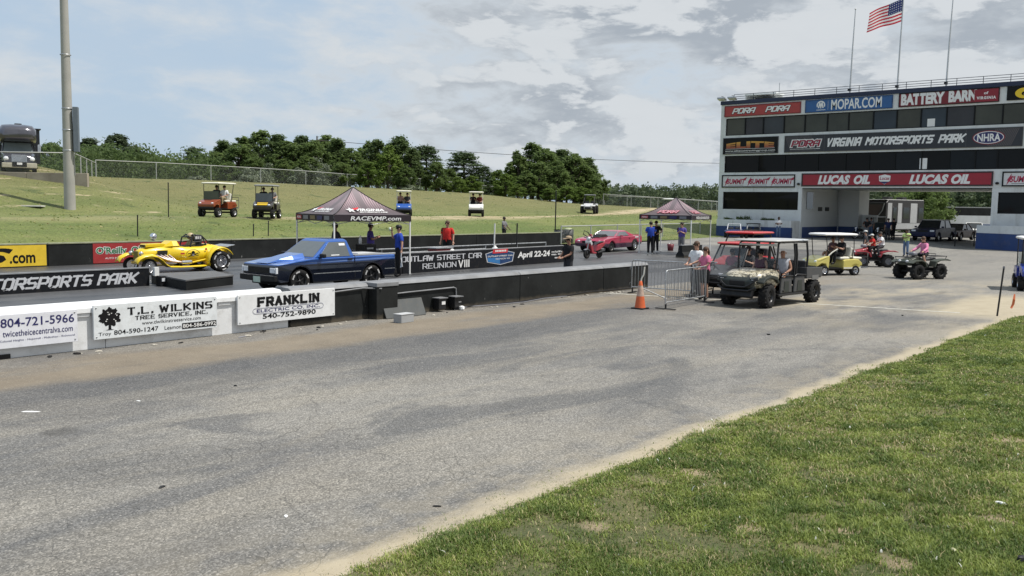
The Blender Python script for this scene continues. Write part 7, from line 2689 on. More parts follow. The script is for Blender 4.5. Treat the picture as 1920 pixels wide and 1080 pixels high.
POSES = {
    'stand': {},
    'hips': dict(elL=(-.06, .34, 1.17), wrL=(.08, .17, 1.06)),
    'crossed': dict(elL=(.02, .25, 1.16), wrL=(.20, -.07, 1.22), elR=(.02, -.25, 1.16), wrR=(.18, .08, 1.18)),
    'phone': dict(elL=(-.01, .22, 1.15), wrL=(.24, .10, 1.24), elR=(.0, -.22, 1.15), wrR=(.24, -.06, 1.22)),
    'drink': dict(elR=(.16, -.26, 1.30), wrR=(.22, -.13, 1.55), elL=(-.05, .25, 1.15), wrL=(-.02, .28, .90)),
    'lean': dict(elL=(.12, .24, 1.14), wrL=(.30, .20, .98), elR=(.10, -.24, 1.14), wrR=(.28, -.20, .98)),
    'point': dict(elL=(.14, .26, 1.30), wrL=(.36, .16, 1.36), elR=(.02, -.25, 1.16), wrR=(.20, .05, 1.20), knL=(.10, .13, .51), anL=(.10, .15, .09), toL=(.24, .18, .04), knR=(-.02, -.13, .51), anR=(-.14, -.15, .09), toR=(.0, -.17, .04)),
    'walk': dict(knL=(.14, .10, .53), anL=(.20, .11, .10), toL=(.34, .12, .06), knR=(-.02, -.10, .51), anR=(-.26, -.11, .13), toR=(-.12, -.12, .05), elL=(-.10, .23, 1.16), wrL=(-.06, .25, .92), elR=(.05, -.23, 1.16), wrR=(.18, -.22, .96)),
    'rail': dict(elL=(.08, .22, 1.17), wrL=(.30, .10, 1.06), elR=(.08, -.22, 1.17), wrR=(.30, -.10, 1.06)),
}


def sit_pose(kind='wheel', up=.10):
    dz = up - .96
    P = {k: (v[0], v[1], v[2] + dz) for k, v in BASEJ.items()}
    P.update(hipL=(.02, .09, up - .02), knL=(.42, .12, up + .05), anL=(.46, .12, up - .36), toL=(.62, .14, up - .40))
    if kind == 'wheel':
        P.update(elL=(.10, .24, up + .22), wrL=(.34, .15, up + .30))
    elif kind == 'lap':
        P.update(elL=(.03, .25, up + .20), wrL=(.24, .08, up + .12))
    elif kind == 'straddle':
        P.update(hipL=(.02, .12, up - .01), knL=(.34, .26, up - .06), anL=(.24, .31, up - .46), toL=(.38, .33, up - .50), elL=(.18, .28, up + .26), wrL=(.40, .30, up + .16))
        for k in ('waist', 'chest', 'neckb', 'neck', 'head', 'crown', 'shL'):
            v = P[k]
            P[k] = (v[0] + (v[2] - up) * .16, v[1], v[2])
    elif kind == 'out':
        P.update(elL=(.04, .25, up + .20), wrL=(.22, .14, up + .10), elR=(.06, -.24, up + .22), wrR=(.28, -.10, up + .16))
    return P


def hand(mb, w, d, side, s):
    """palm, four unequal fingers and a thumb, continuing the forearm direction d"""
    d = d.normalized()
    x = d.cross(Vector((0, 0, 1)))
    x = x.normalized() if x.length > .2 else Vector((0, 1, 0))
    nrm = x.cross(d)
    c = w + d * .045 * s
    mb.tube([w - d * .01 * s, w + d * .03 * s, w + d * .085 * s], [.026 * s, .036 * s, .030 * s], 6)
    for k, L in enumerate((.065, .078, .072, .055)):
        o = w + d * .08 * s + x * ((k - 1.5) * .017 * s)
        mb.tube([o, o + d * L * .5 * s + nrm * .006 * s, o + d * L * .9 * s + nrm * .028 * s], [.0095 * s, .009 * s, .006 * s], 5)
    o = w + d * .03 * s + x * (side * .03 * s)
    mb.tube([o, o + d * .03 * s + x * (side * .025 * s), o + d * .058 * s + x * (side * .03 * s)], [.012 * s, .010 * s, .007 * s], 5)


def person(label, loc, rz, pose='stand', h=1.75, shirt=None, pants=None, skin=None, hair=M_HAIR, hat=None, shoes=None, shorts=False, sleeve='short', girth=1.0, female=False, group=None, long_hair=False, shades=False, helmet=None, vest=None, turn=0.0, seated=False):
    skin = skin or M_SKIN
    shoes = shoes or M_BLACKPL
    J = dict(BASEJ)
    pz = POSES[pose] if isinstance(pose, str) else pose
    J.update(pz)
    J = mir(J)
    s = h / 1.75
    J = {k: Vector(v) * s for k, v in J.items()}
    rad = dict(RAD)
    for k in ('pelvis', 'waist', 'chest'):
        rad[k] *= girth * 1.07
    rad['hip'] *= .5 + .5 * girth
    if female:
        rad['chest'] *= .93
        rad['waist'] *= .88
        rad['pelvis'] *= 1.03
        rad['sh'] *= .88
        rad['el'] *= .9
        J['shL'].y *= .9
        J['shR'].y *= .9
    names = list(J)
    idx = {k: i for i, k in enumerate(names)}
    bones = [('pelvis', 'waist'), ('waist', 'chest'), ('chest', 'neckb'), ('neckb', 'neck'), ('neck', 'head'), ('head', 'crown')]
    for q in 'LR':
        bones += [('chest', 'sh' + q), ('sh' + q, 'el' + q), ('el' + q, 'wr' + q), ('pelvis', 'hip' + q), ('hip' + q, 'kn' + q), ('kn' + q, 'an' + q), ('an' + q, 'to' + q)]
    me = bpy.data.meshes.new('p')
    me.from_pydata([J[k] for k in names], [(idx[a], idx[b]) for a, b in bones], [])
    o = bpy.data.objects.new('p', me)
    col.objects.link(o)
    o.modifiers.new('s', 'SKIN').use_smooth_shade = True
    o.modifiers['s'].branch_smoothing = .3
    sv = me.skin_vertices[0].data
    R = {}
    for k in names:
        r = rad[k if k in rad else k[:-1]] * s
        R[k] = r
        sv[idx[k]].radius = (r, r)
        sv[idx[k]].use_root = k == 'pelvis'
    ss = o.modifiers.new('u', 'SUBSURF')
    ss.levels = 1
    ss.render_levels = 1
    dg = bpy.context.evaluated_depsgraph_get()
    dg.update()
    bm_ = bpy.data.meshes.new_from_object(o.evaluated_get(dg))
    bpy.data.objects.remove(o)
    V = np.array([v.co[:] for v in bm_.vertices])
    N = np.array([v.normal[:] for v in bm_.vertices])
    F = [tuple(p.vertices) for p in bm_.polygons]
    bpy.data.meshes.remove(bm_)
    C = np.array([V[list(f)].mean(0) for f in F])
    best = np.full(len(F), 1e9)
    lab = np.zeros(len(F), int)
    tt = np.zeros(len(F))
    for bi, (a, b) in enumerate(bones):
        A, B = np.array(J[a]), np.array(J[b])
        d = B - A
        t_ = np.clip(((C - A) @ d) / (d @ d), 0, 1)
        dist = np.linalg.norm(C - (A + t_[:, None] * d), axis=1) / (R[a] * (1 - t_) + R[b] * t_)
        ok = dist < best
        best[ok], lab[ok], tt[ok] = dist[ok], bi, t_[ok]
    parts = {'shirt': [], 'trousers': [], 'shoe_L': [], 'shoe_R': []}
    for fi, f in enumerate(F):
        a, b = bones[lab[fi]]
        k = a[:2] + b[:2]
        if b in ('waist', 'chest', 'neckb') or b[:2] == 'sh':
            if not (b == 'neckb' and tt[fi] > .8):
                parts['trousers' if (b == 'waist' and tt[fi] < .12) else 'shirt'].append(f)
        elif a[:2] == 'sh':
            if sleeve == 'long' or (sleeve == 'short' and tt[fi] < .72) or (sleeve == 'none' and tt[fi] < .06):
                parts['shirt'].append(f)
        elif a[:2] == 'el':
            if sleeve == 'long' and tt[fi] < .93:
                parts['shirt'].append(f)
        elif b[:2] in ('hi', 'kn'):
            if not (shorts and b[:2] == 'kn' and tt[fi] > .86):
                parts['trousers'].append(f)
        elif a[:2] == 'kn':
            if not shorts and tt[fi] < .93:
                parts['trousers'].append(f)
            elif tt[fi] > .93:
                parts['shoe_' + b[-1]].append(f)
        elif a[:2] == 'an':
            parts['shoe_' + b[-1]].append(f)
    mb = MB()
    mb.add(V.tolist(), F, True)
    hd = J['head']
    # nose, ears, hands belong to the body mesh
    mb.add([hd + Vector(q) * s for q in ((.088, 0, .02), (.118, 0, -.022), (.085, .018, -.028), (.085, -.018, -.028))], [(0, 1, 2), (0, 3, 1), (1, 3, 2)])
    for sd in (-1, 1):
        mb.ball(hd + Vector((-.005, sd * .094, -.01)) * s, (.022 * s, .010 * s, .032 * s), 8, 6)
    for q in 'LR':
        hand(mb, J['wr' + q], J['wr' + q] - J['el' + q], 1 if q == 'R' else -1, s)
    body = mb.build('person', skin)
    body.location = loc
    body.rotation_euler = (0, 0, rz)
    tag(body, label, 'person', group)

    def garment(nm, fs, m, off):
        if not fs or m is None:
            return
        used = sorted({i for f in fs for i in f})
        mp = {i: k for k, i in enumerate(used)}
        g = MB()
        pts = V[used] + N[used] * off
        if nm == 'shoe':
            pts[:, 2] = np.maximum(pts[:, 2], V[:, 2].min() * .0 + pts[:, 2].min())
        g.add(pts.tolist(), [tuple(mp[i] for i in f) for f in fs], True)
        return g.build(nm, m, body)
    garment('shirt', parts['shirt'], shirt, .026 * s)
    garment('trousers', parts['trousers'], pants, .018 * s)
    for q in 'LR':
        garment('shoe', parts['shoe_' + q], shoes, .010 * s)
    for sd in (-1, 1):
        MB().ball(hd + Vector((.082, sd * .034, .012)) * s, .011 * s, 8, 6).build('eye', M_EYE, body)
    MB().box(hd + Vector((.080, 0, -.058)) * s, (.014 * s, .046 * s, .009 * s)).build('mouth', mat('lips', (.25, .08, .06), .5), body)
    if helmet:
        MB().ball(hd + Vector((-.005, 0, .012)) * s, (.142 * s, .128 * s, .142 * s), 14, 10).build('helmet', helmet, body)
        MB().box(hd + Vector((.125, 0, .005)) * s, (.04 * s, .18 * s, .08 * s)).build('visor', M_GLASS, body, .015)
    else:
        if hair:
            hb = MB()
            hb.ball(hd + Vector((-.022, 0, .030)) * s, (.103 * s, .098 * s, .098 * s), 12, 8)
            if long_hair:
                hb.tube([hd + Vector((-.08, 0, .04)) * s, hd + Vector((-.13, 0, -.06)) * s, hd + Vector((-.14, 0, -.26)) * s], [.06 * s, .055 * s, .015 * s], 8)
            hb.build('hair', hair, body)
        if hat:
            hm = MB()
            hm.lathe([(.112 * s, .045 * s), (.110 * s, .075 * s), (.085 * s, .118 * s), (.03 * s, .135 * s), (0, .137 * s)], 14, tuple(hd + Vector((-.008, 0, 0)) * s), 'Z')
            bo = hd + Vector((.10, 0, .048)) * s
            hm.loft([[bo + Vector((dx, y, dz)) * s for y in (-.085, -.05, 0, .05, .085)] + [bo + Vector((dx, y, dz - .006)) * s for y in (.085, .05, 0, -.05, -.085)] for dx, dz in ((-.03, .004), (.04, -.004), (.085, -.014))])
            hm.build('cap', hat, body)
        if shades:
            MB().box(hd + Vector((.090, 0, .016)) * s, (.018 * s, .13 * s, .034 * s)).build('sunglasses', M_GLASS, body)
    return body


def on_seat(veh, x, y, z, kind, label, turn=0.0, **k):
    a = veh.rotation_euler.z
    p = veh.location + Vector((math.cos(a) * x - math.sin(a) * y, math.sin(a) * x + math.cos(a) * y, z))
    return person(label, p, a + turn, sit_pose(kind), **k)


def ahead(b, dx, dy, dz):
    a = b.rotation_euler.z
    return b.location + Vector((math.cos(a) * dx - math.sin(a) * dy, math.sin(a) * dx + math.cos(a) * dy, dz))


C_BLACK, C_NAVY, C_GREY, C_WHITE = cl('black', (.014, .014, .016)), cl('navy', (.014, .020, .06)), cl('grey', (.17, .17, .18)), cl('white', (.68, .69, .70))
C_BLUE, C_PURPLE, C_RED, C_PINK = cl('royal', (.025, .06, .34)), cl('purple', (.10, .075, .30)), cl('red', (.50, .03, .025)), cl('pink', (.60, .17, .28))
C_JEANS, C_KHAKI, C_LIME, C_CHAR = cl('jeans', (.10, .15, .25)), cl('khaki', (.30, .24, .15)), cl('lime', (.48, .60, .22)), cl('charcoal', (.045, .045, .05))
W_SHOE = mat('shoe_white', (.6, .6, .58), .6)


def gp(px, py, dv=0.0):
    p = at(px, py)
    return Vector((p.x, p.y + dv, ground_z(p.x, p.y + dv)))


# officials under and beside the near canopy
off = person('race official in blue and black shirt drinking beside the canopy leg, white towel in hand', gp(748, 519), R_(150), 'drink', 1.80, C_BLUE, C_BLACK, hat=M_BLACKPL, girth=1.08)
cup = MB().lathe([(.0, 0), (.034, 0), (.042, .12), (0, .12)], 10, (0, 0, 0), 'Z').build('drink_cup', mat('cup_pale', (.62, .70, .55), .4))
cup.location = ahead(off, .30, -.10, 1.60)
tag(cup, 'pale drink cup raised in the hand of the official in blue', 'cup')
tw_ = MB()
tw_.add([(0, -.06, 0), (0, .06, 0), (.03, .09, -.22), (-.03, .10, -.48), (.02, -.04, -.52), (-.02, -.08, -.24)], [(0, 1, 2, 5), (5, 2, 3, 4)])
to = tw_.build('towel', C_WHITE)
so = to.modifiers.new('thick', 'SOLIDIFY')
so.thickness = .015
to.location = ahead(off, -.02, .30, .86)
to.rotation_euler = (0, 0, off.rotation_euler.z)
tag(to, 'white towel hanging from the hand of the official in blue', 'towel')
person('man in a lilac polo shirt looking at his phone under the near canopy', Vector((22.5, 26.1, .3)), R_(-30), 'phone', 1.80, C_PURPLE, C_GREY, hair=M_HAIR, skin=M_TAN)
person('man in charcoal shirt and cap behind the white canopy leg', Vector((20.75, 26.0, .3)), R_(160), 'hips', 1.80, C_CHAR, C_KHAKI, hat=M_BLACKPL, girth=1.12, skin=M_TAN)
person('man in a bright red shirt standing behind the low reunion wall', Vector((27.4, 26.85, .3)), R_(205), 'stand', 1.86, C_RED, C_BLACK, hair=M_HAIRB, girth=1.12)
person('person in grey shirt leaning on the far wall by the grass', Vector((41.6, 35.95, .45)), R_(-75), 'lean', 1.70, C_GREY, C_BLACK, skin=M_SKIN2)
person('man in black shirt and tan cap leaning on the black track wall', Vector((24.35, 18.15, .06)), R_(165), 'rail', 1.78, C_BLACK, C_CHAR, hat=mat('cap_tan', (.34, .25, .16), .8), skin=M_TAN, girth=1.1)
# far canopy crew
person('crew member in black with a royal blue back seen under the far canopy', gp(1219, 478), R_(40), 'crossed', 1.80, C_BLUE, C_BLACK, shoes=W_SHOE, girth=1.15, group=None)
person('crew member in all black standing behind the blue backed one', gp(1229, 474), R_(190), 'hips', 1.80, C_BLACK, C_BLACK, shoes=W_SHOE)
person('crew member in purple top and grey shorts talking under the far canopy', gp(1277, 479), R_(185), 'phone', 1.78, C_PURPLE, C_GREY, shorts=True, shoes=W_SHOE, girth=1.05)
# couple at the barricades
wp = person('woman in a pink shirt and black shorts leaning on the barricade', Vector((25.16, 13.46, 0)), R_(160), 'rail', 1.66, C_PINK, C_BLACK, hair=M_HAIRB, female=True, long_hair=True, shorts=True, shades=True, sleeve='short')
person('bearded man in white shirt and sunglasses beside the woman in pink', Vector((25.65, 14.05, 0)), R_(165), 'rail', 1.80, C_WHITE, C_CHAR, hair=M_HAIRB, shades=True)
# riders of the camouflage buggy
on_seat(RNG, -.02, .36, .76, 'out', 'tattooed man in a pale grey tank top at the wheel of the camouflage buggy', R_(18), h=1.80, shirt=cl('pale_grey', (.38, .39, .43)), pants=C_CHAR, skin=M_TAN, hair=None, sleeve='none', shorts=True, girth=1.12)
on_seat(RNG, .04, -.34, .76, 'lap', 'woman in a dark top in the passenger seat of the camouflage buggy', 0, h=1.68, shirt=cl('plum', (.09, .025, .05)), pants=C_BLACK, female=True, sleeve='none', hat=M_BLACKPL, girth=1.05)
on_seat(rb1, -.35, -.30, .72, 'lap', 'girl in a magenta top seated in the red roofed buggy', 0, h=1.55, shirt=cl('magenta', (.50, .05, .20)), pants=C_BLACK, female=True, long_hair=True, hair=M_HAIRB)
on_seat(rb1, -.35, .30, .72, 'wheel', 'man in a dark shirt at the wheel of the red roofed buggy', 0, h=1.75, shirt=C_CHAR, pants=C_BLACK)
# yellow cart
zc_ = yc['lift']
on_seat(yc, -.30, .26, .82 + zc_, 'wheel', 'man in black with sunglasses driving the pale yellow cart', 0, h=1.78, shirt=C_BLACK, pants=C_BLACK, shades=True, girth=1.1)
on_seat(yc, -.26, -.28, .82 + zc_, 'lap', 'passenger in a patterned dark shirt on the pale yellow cart', 0, h=1.72, shirt=mat('cloth_pattern', (.07, .03, .035), .8, var=.9, vscale=14), pants=C_KHAKI, skin=M_TAN, shorts=True, shades=True)
# quads
on_seat(q1, -.22, 0, .92, 'straddle', 'woman in a long sleeved pink shirt riding the green quad bike', 0, h=1.70, shirt=cl('bubblegum', (.62, .22, .36)), pants=C_BLACK, sleeve='long', shorts=True, hair=M_HAIRB, female=True, shoes=W_SHOE)
on_seat(q2, -.05, 0, .92, 'straddle', 'child in a red shirt and white cap on the red quad bike', 0, h=1.45, shirt=C_RED, pants=C_BLACK, hat=W_SHOE)
on_seat(q2, -.48, 0, .94, 'straddle', 'adult in a white vest riding behind the child on the red quad bike', 0, h=1.66, shirt=C_WHITE, pants=C_CHAR, skin=M_TAN)
person('bystander in dark clothes and pale cap standing past the red quad bike', gp(1641, 490, .6), R_(100), 'stand', 1.72, C_CHAR, C_CHAR, hat=W_SHOE)
person('man in a lime yellow shirt and jeans pointing on the open apron', gp(1698, 481), R_(175), 'point', 1.72, C_LIME, C_JEANS, hair=M_HAIR, skin=M_SKIN2)
person('man in white shirt and jeans with crossed arms by the tower planter wall', Vector((71.2, 31.5, pave_z(71, 31.5))), R_(200), 'crossed', 1.78, C_WHITE, C_JEANS, skin=M_SKIN2)
# crowd at the drive-through
for px, py, rz_, lab, sh, pn, ps in ((1624, 449, 190, 'bystander in black shirt and grey trousers by the motorcycles', C_BLACK, C_GREY, 'hips'), (1664, 450.5, 20, 'broad man in navy shirt seen from behind near the race trailer', C_NAVY, C_CHAR, 'stand'), (1674, 450, 60, 'bystander in all black next to the broad man in navy', C_BLACK, C_BLACK, 'crossed'), (1632, 447, 170, 'bystander in a grey shirt behind the motorcycles', C_GREY, C_JEANS, 'stand')):
    person(lab, gp(px, py), R_(rz_), ps, 1.80, sh, pn, girth=1.12, hat=M_BLACKPL if px == 1624 else None, skin=M_TAN)
# hill cart passengers
for v, lab1, lab2, s1, s2 in ((hc1, 'driver in a dark shirt on the orange cart', 'passenger in a white and blue shirt on the orange cart', C_CHAR, C_WHITE), (hc2, 'driver in black on the dark cart with the yellow panel', 'passenger in grey on the dark cart with the yellow panel', C_BLACK, C_GREY), (hc3, 'driver in pale pink shirt on the blue cart', 'passenger in dark shirt on the blue cart', cl('rose', (.40, .24, .22)), C_CHAR), (hc4, 'driver in black on the white cart', 'passenger in dark red on the white cart', C_BLACK, cl('maroon', (.12, .02, .02)))):
    z = v['lift']
    on_seat(v, -.32, -.26, .82 + z, 'wheel', lab1, 0, h=1.74, shirt=s1, pants=C_BLACK, skin=M_TAN)
    on_seat(v, -.30, .28, .82 + z, 'lap', lab2, 0, h=1.70, shirt=s2, pants=C_KHAKI if v is hc1 else C_CHAR, hair=M_HAIR)
# roadster driver
a = ROD.rotation_euler.z
person('helmeted driver sitting in the yellow roadster cockpit', ROD.location + Vector((.62, 0, .50)), a, sit_pose('wheel'), h=1.68, shirt=cl('fire_suit', (.30, .24, .13)), pants=C_CHAR, sleeve='long', helmet=mat('helmet_tan', (.42, .33, .18), .3))

# ================================================================ SMALL THINGS
# traffic cone
cn = thing('traffic_cone', 'faded orange traffic cone with a stick poking out of its top', 'traffic cone', tuple(at(1200, 579)))
MB().box((0, 0, .02), (.38, .38, .04)).build('base', M_BLACKPL, cn, .01)
om = mat('cone_orange', (.62, .115, .03), .6, var=.15, vscale=5, dirt=.25)
MB().lathe([(.155, .04), (.15, .06), (.108, .36)], 22).build('body', om, cn)
MB().lathe([(.108, .361), (.062, .66)], 22).build('reflective_band', mat('cone_faded', (.46, .33, .26), .6, var=.3, vscale=8, dirt=.3), cn)
MB().lathe([(.062, .661), (.04, .78), (.036, .785), (0, .786)], 22).build('tip', om, cn)
st_ = MB().tube([(0, 0, .70), (.02, -.01, .86), (.06, -.05, .96), (.07, -.07, 1.18)], .022, 7).build('stick', mat('stick_white', (.6, .58, .52), .6), None)
st_.location = cn.location
tag(st_, 'white stick poking out of the orange traffic cone', 'stick')


def barricade(label, a, b):
    a, b = Vector((a[0], a[1])), Vector((b[0], b[1]))
    L = (b - a).length
    ang = math.atan2((b - a).y, (b - a).x)
    t = thing('crowd_barricade', label, 'barricade', (a.x, a.y, max(ground_z(a.x, a.y), 0)), ang, 'steel crowd barricades')
    r = .08
    pth = [(.0, 0, .16)] + [(r - r * math.cos(q), 0, 1.10 - r + r * math.sin(q)) for q in np.linspace(0, PI / 2, 5)] + [(L - r + r * math.sin(q), 0, 1.10 - r + r * math.cos(q)) for q in np.linspace(0, PI / 2, 5)] + [(L, 0, .16)]
    MB().tube(pth, .021, 8).tube([(0, 0, .20), (L, 0, .20)], .019, 8).build('frame', M_STEEL, t)
    n = int(L / .115)
    for k in range(1, n):
        x = L * k / n
        MB().tube([(x, 0, .20), (x, 0, 1.09)], .0085, 6, False).build('bar', M_STEEL, t)
    for x in (.03, L - .03):
        MB().box((x, 0, .03), (.06, .62, .025)).box((x, 0, .10), (.04, .04, .14)).build('foot', M_BLACKM, t)
    for z in (.35, .85):
        MB().tube([(-.02, 0, z), (-.07, 0, z), (-.07, 0, z - .07)], .009, 5).build('hook', M_STEEL, t)
    return t


barricade('steel crowd barricade standing nearest the traffic cone', at(1247, 581), at(1322, 567))
barricade('steel crowd barricade at the end of the black track wall', at(1184, 549), at(1296, 557))
barricade('steel crowd barricade in front of the woman in pink', at(1299, 558), at(1337, 552.5))
tag(MB().tube([Vector((24.3, 14.3, .03)), Vector((23.6, 14.9, .42))], .018, 6).build('loose_rail', M_STEEL), 'loose steel rail leaning against the barricades', 'rail')

# along the foot of the black wall
lb = thing('leaning_board', 'grey board leaning against the black track wall', 'board', (15.52, 16.72, .0))
MB().box((0, 0, .22), (1.36, .03, .47), rx=-.42).build('board', mat('board_grey', (.085, .09, .09), .5, dirt=.2), lb, .004)
jb = thing('junction_box', 'pale grey metal box lying on the road by the leaning board', 'box', tuple(at(757, 604)), R_(4))
MB().box((0, 0, .10), (.44, .26, .20)).build('body', mat('box_grey', (.33, .34, .35), .5, dirt=.1), jb, .008)
MB().box((0, 0, .207), (.46, .28, .012)).build('lid', mat('box_lid', (.50, .51, .52), .45), jb)
for k, (x, lab) in enumerate(((16.95, 'black electrical box with a white socket on the track wall'), (17.55, 'taller black electrical box fed by the wall pipe'))):
    eb = thing('electrical_box', lab, 'electrical box', (x, 16.88, .06), 0, 'electrical boxes on the black wall')
    MB().box((0, 0, .15), (.26, .22, .30)).build('body', M_BLACKM, eb, .01)
    MB().box((0, -.02, .31), (.32, .28, .02)).build('lid', M_WALLTOP, eb)
    if k == 0:
        MB().box((.03, -.118, .18), (.13, .015, .09)).build('socket', P_WHITE, eb)
    else:
        MB().box((.06, -.118, .16), (.10, .015, .03)).build('conduit_clip', M_STEEL, eb)
rock = random.Random(4)


def pebble(name, label, cat, p, sx, sy, sz, m, group=None, seed=0):
    r = random.Random(seed)
    mb = MB()
    rings = []
    for (f, z) in ((.75, 0), (1, .35), (.8, .8), (.3, 1.0)):
        rings.append([(sx * f * math.cos(a) * r.uniform(.75, 1.2), sy * f * math.sin(a) * r.uniform(.75, 1.2), sz * z) for a in [k * PI / 4 for k in range(8)]])
    mb.loft(rings)
    o = mb.build(name, m)
    o.location = p
    o.rotation_euler = (0, 0, r.uniform(0, 6))
    return tag(o, label, cat, group)


M_PALE = mat('pale_stone', (.45, .42, .36), .8)
pebble('sandbag', 'crumpled white bag at the foot of the taller electrical box', 'bag', Vector((17.62, 16.7, .0)), .12, .09, .12, P_WHITE, None, 2)
for k in range(46):
    x = rock.uniform(6.5, 27)
    y = 16.9 - abs(rock.gauss(0, .28))
    s_ = rock.uniform(.012, .05)
    dk = rock.random() < .45
    pebble('rubble_stone', 'small dark lump of rubble along the wall foot' if dk else 'small pale stone along the wall foot', 'stone', Vector((x, y, 0)), s_ * rock.uniform(1, 2.2), s_, s_ * .7, M_RUBBER if dk else M_PALE, 'loose stones along the wall foot', 50 + k)
hose = [(848, 573, .03), (880, 566, .05), (930, 560, .04), (975, 556, .03), (1020, 551, .05), (1060, 551, .05), (1100, 543, .10), (1150, 540, .06), (1183, 536, .08)]
hp = [Vector((onp.x, 16.88 + .05 * math.sin(i * 2), z)) for i, (px, py, z) in enumerate(hose) for onp in (on_plane(px, py, 1, 16.9),)]
tag(MB().tube(hp, .022, 7).build('cable', M_BLACKPL), 'black cable lying along the foot of the black wall', 'cable')
tag(MB().tube([p + Vector((0, -.06 + .06 * math.sin(i * 1.7), -.01)) for i, p in enumerate(hp[:6])], .014, 6).build('cable', P_GREY), 'thin grey cable beside the black cable at the wall foot', 'cable')
coil = MB()
for k in range(3):
    coil.tube([(.14 * math.cos(a) + .01 * k, .09 * math.sin(a), .012 + .018 * k) for a in np.linspace(0, 2 * PI, 17)], .012, 5, False)
co = coil.build('cable_coil', M_BLACKPL)
co.location = at(790, 588)
tag(co, 'coil of black cable on the ground beside the pale grey box', 'cable')

# litter on the road and the bank
for k, (px, py, sx, sy, sz, m, nm, lab) in enumerate(((304, 914, .045, .018, .018, M_BLACKPL, 'rubber_scrap', 'black rubber scrap on the near asphalt at the lower left'), (819, 950, .05, .012, .014, M_BLACKPL, 'rubber_scrap', 'thin black scrap near the grass edge'), (536, 968, .035, .02, .008, P_WHITE, 'paper_scrap', 'white paper scrap on the asphalt near the bottom'), (260, 752, .05, .02, .008, P_WHITE, 'paper_scrap', 'white scrap on the darker strip of road'), (58, 772, .12, .04, .006, P_WHITE, 'paper_scrap', 'flat pale scrap at the left edge of the road'), (441, 724, .03, .02, .02, M_BLACKPL, 'rubber_scrap', 'small black lump on the road below the electric banner'), (1441, 628, .05, .02, .03, M_BLACKPL, 'rubber_scrap', 'small black lump on the road in front of the camouflage buggy'), (455, 632, .14, .04, .02, P_GREY, 'metal_scrap', 'flat grey scrap near the foot of the white wall'), (1692, 592, .04, .03, .03, M_BLACKPL, 'rubber_scrap', 'black lump beside the painted road line'))):
    pebble(nm, lab, 'litter', at(px, py), sx, sy, sz, m, None, k)
for k, (px, py, sx, sy, sz, m, lab) in enumerate(((1876, 956, .055, .028, .02, P_WHITE, 'crumpled white paper on the grass bank at the right'), (1788, 1045, .045, .022, .018, mat('paper_cream', (.6, .56, .4), .7), 'cream scrap on the grass bank near the bottom edge'), (1914, 1066, .06, .03, .045, M_BLACKPL, 'black rubber lump at the lower right corner of the grass'))):
    p = at(px, py, .14)
    p.z = bank_z(p.x, p.y) + .01
    pebble('paper_scrap' if k < 2 else 'rubber_scrap', lab, 'litter', p, sx, sy, sz, m, None, 30 + k)

# stake with torn orange tape
sk = thing('marker_stake', 'black steel stake standing in the grass corner by the road', 'stake', (27.55, 5.75, -.05))
MB().tube([(0, 0, 0), (.10, -.075, 1.42)], .024, 6).build('stake', M_BLACKM, sk)
MB().box((.10, -.075, 1.40), (.05, .05, .06)).build('cap', P_GREY, sk)
tp = MB()
tp.add([(0, 0, 0), (.05, -.03, .12), (.02, -.05, .26), (.07, -.06, .40), (.11, -.09, .38), (.08, -.10, .22), (.12, -.08, .10), (.05, -.04, -.02)], [(0, 1, 6, 7), (1, 2, 5, 6), (2, 3, 4, 5)])
tpo = tp.build('marker_tape', mat('tape_orange', (.62, .16, .07), .6))
tpo.location = (28.1, 5.55, .20)
tag(tpo, 'torn orange marker tape beside the black stake', 'tape')

# thin stakes and poles on the hill
for px, py, h, lab in ((316, 413, 1.9, 'tall thin stake left of the orange cart'), (258, 449, 1.0, 'thin stake on the hill above the red auto parts board'), (475, 449, .62, 'short black stake on the grass left of the canopy'), (503, 449, .8, 'pale thin stake beside the short black one'), (1041, 440, 3.0, 'tall thin dark pole at the end of the far wall')):
    p = at(px, py - 6)
    s_ = thing('thin_stake', lab, 'stake', (p.x, p.y, p.z - .1), 0, 'thin stakes on the grass')
    MB().tube([(0, 0, 0), (.02, 0, h + .1)], .03 if h < 2 else .05, 6).build('stake', M_BLACKM, s_)
    MB().ball((.02, 0, h + .1), .04, 8, 5).build('cap', M_BLACKM, s_)

# concrete light pole
lp_ = at_depth(131, 56)
lp = thing('light_pole', 'tall tapered concrete light pole with a steel cabinet on the hill', 'light pole', (lp_.x, lp_.y, lp_.z - .1))
MB().tube([(0, 0, 0), (0, 0, 8), (0, 0, 18)], [.335, .27, .19], 20).build('pole', mat('pole_concrete', (.36, .35, .33), .75, var=.1, vscale=.8, bump=.2, bscale=20), lp)
for z in (3.7, 4.95, 6.25, 9.5):
    MB().lathe([(.32, z), (.322, z + .04), (.30, z + .05)], 18).build('steel_band', M_STEEL, lp)
MB().box((.36 * .646 + .12, -.38, 5.0), (.30, .42, 2.75), rz=-.6).build('cabinet', mat('cabinet_steel', (.13, .155, .19), .5), lp, .02)
MB().tube([(.30, -.34, 3.62), (.24, -.26, 3.3), (.26, -.24, 2.2)], .03, 6).build('conduit', M_STEEL, lp)
p = at_depth(62, 55)
ps = thing('concrete_slab', 'flat pale concrete slab lying in the grass left of the light pole', 'slab', (p.x, p.y, p.z + .02), R_(-45))
MB().box((0, 0, .03), (1.2, .6, .08)).build('slab', mat('slab_pale', (.55, .54, .50), .8), ps, .01)

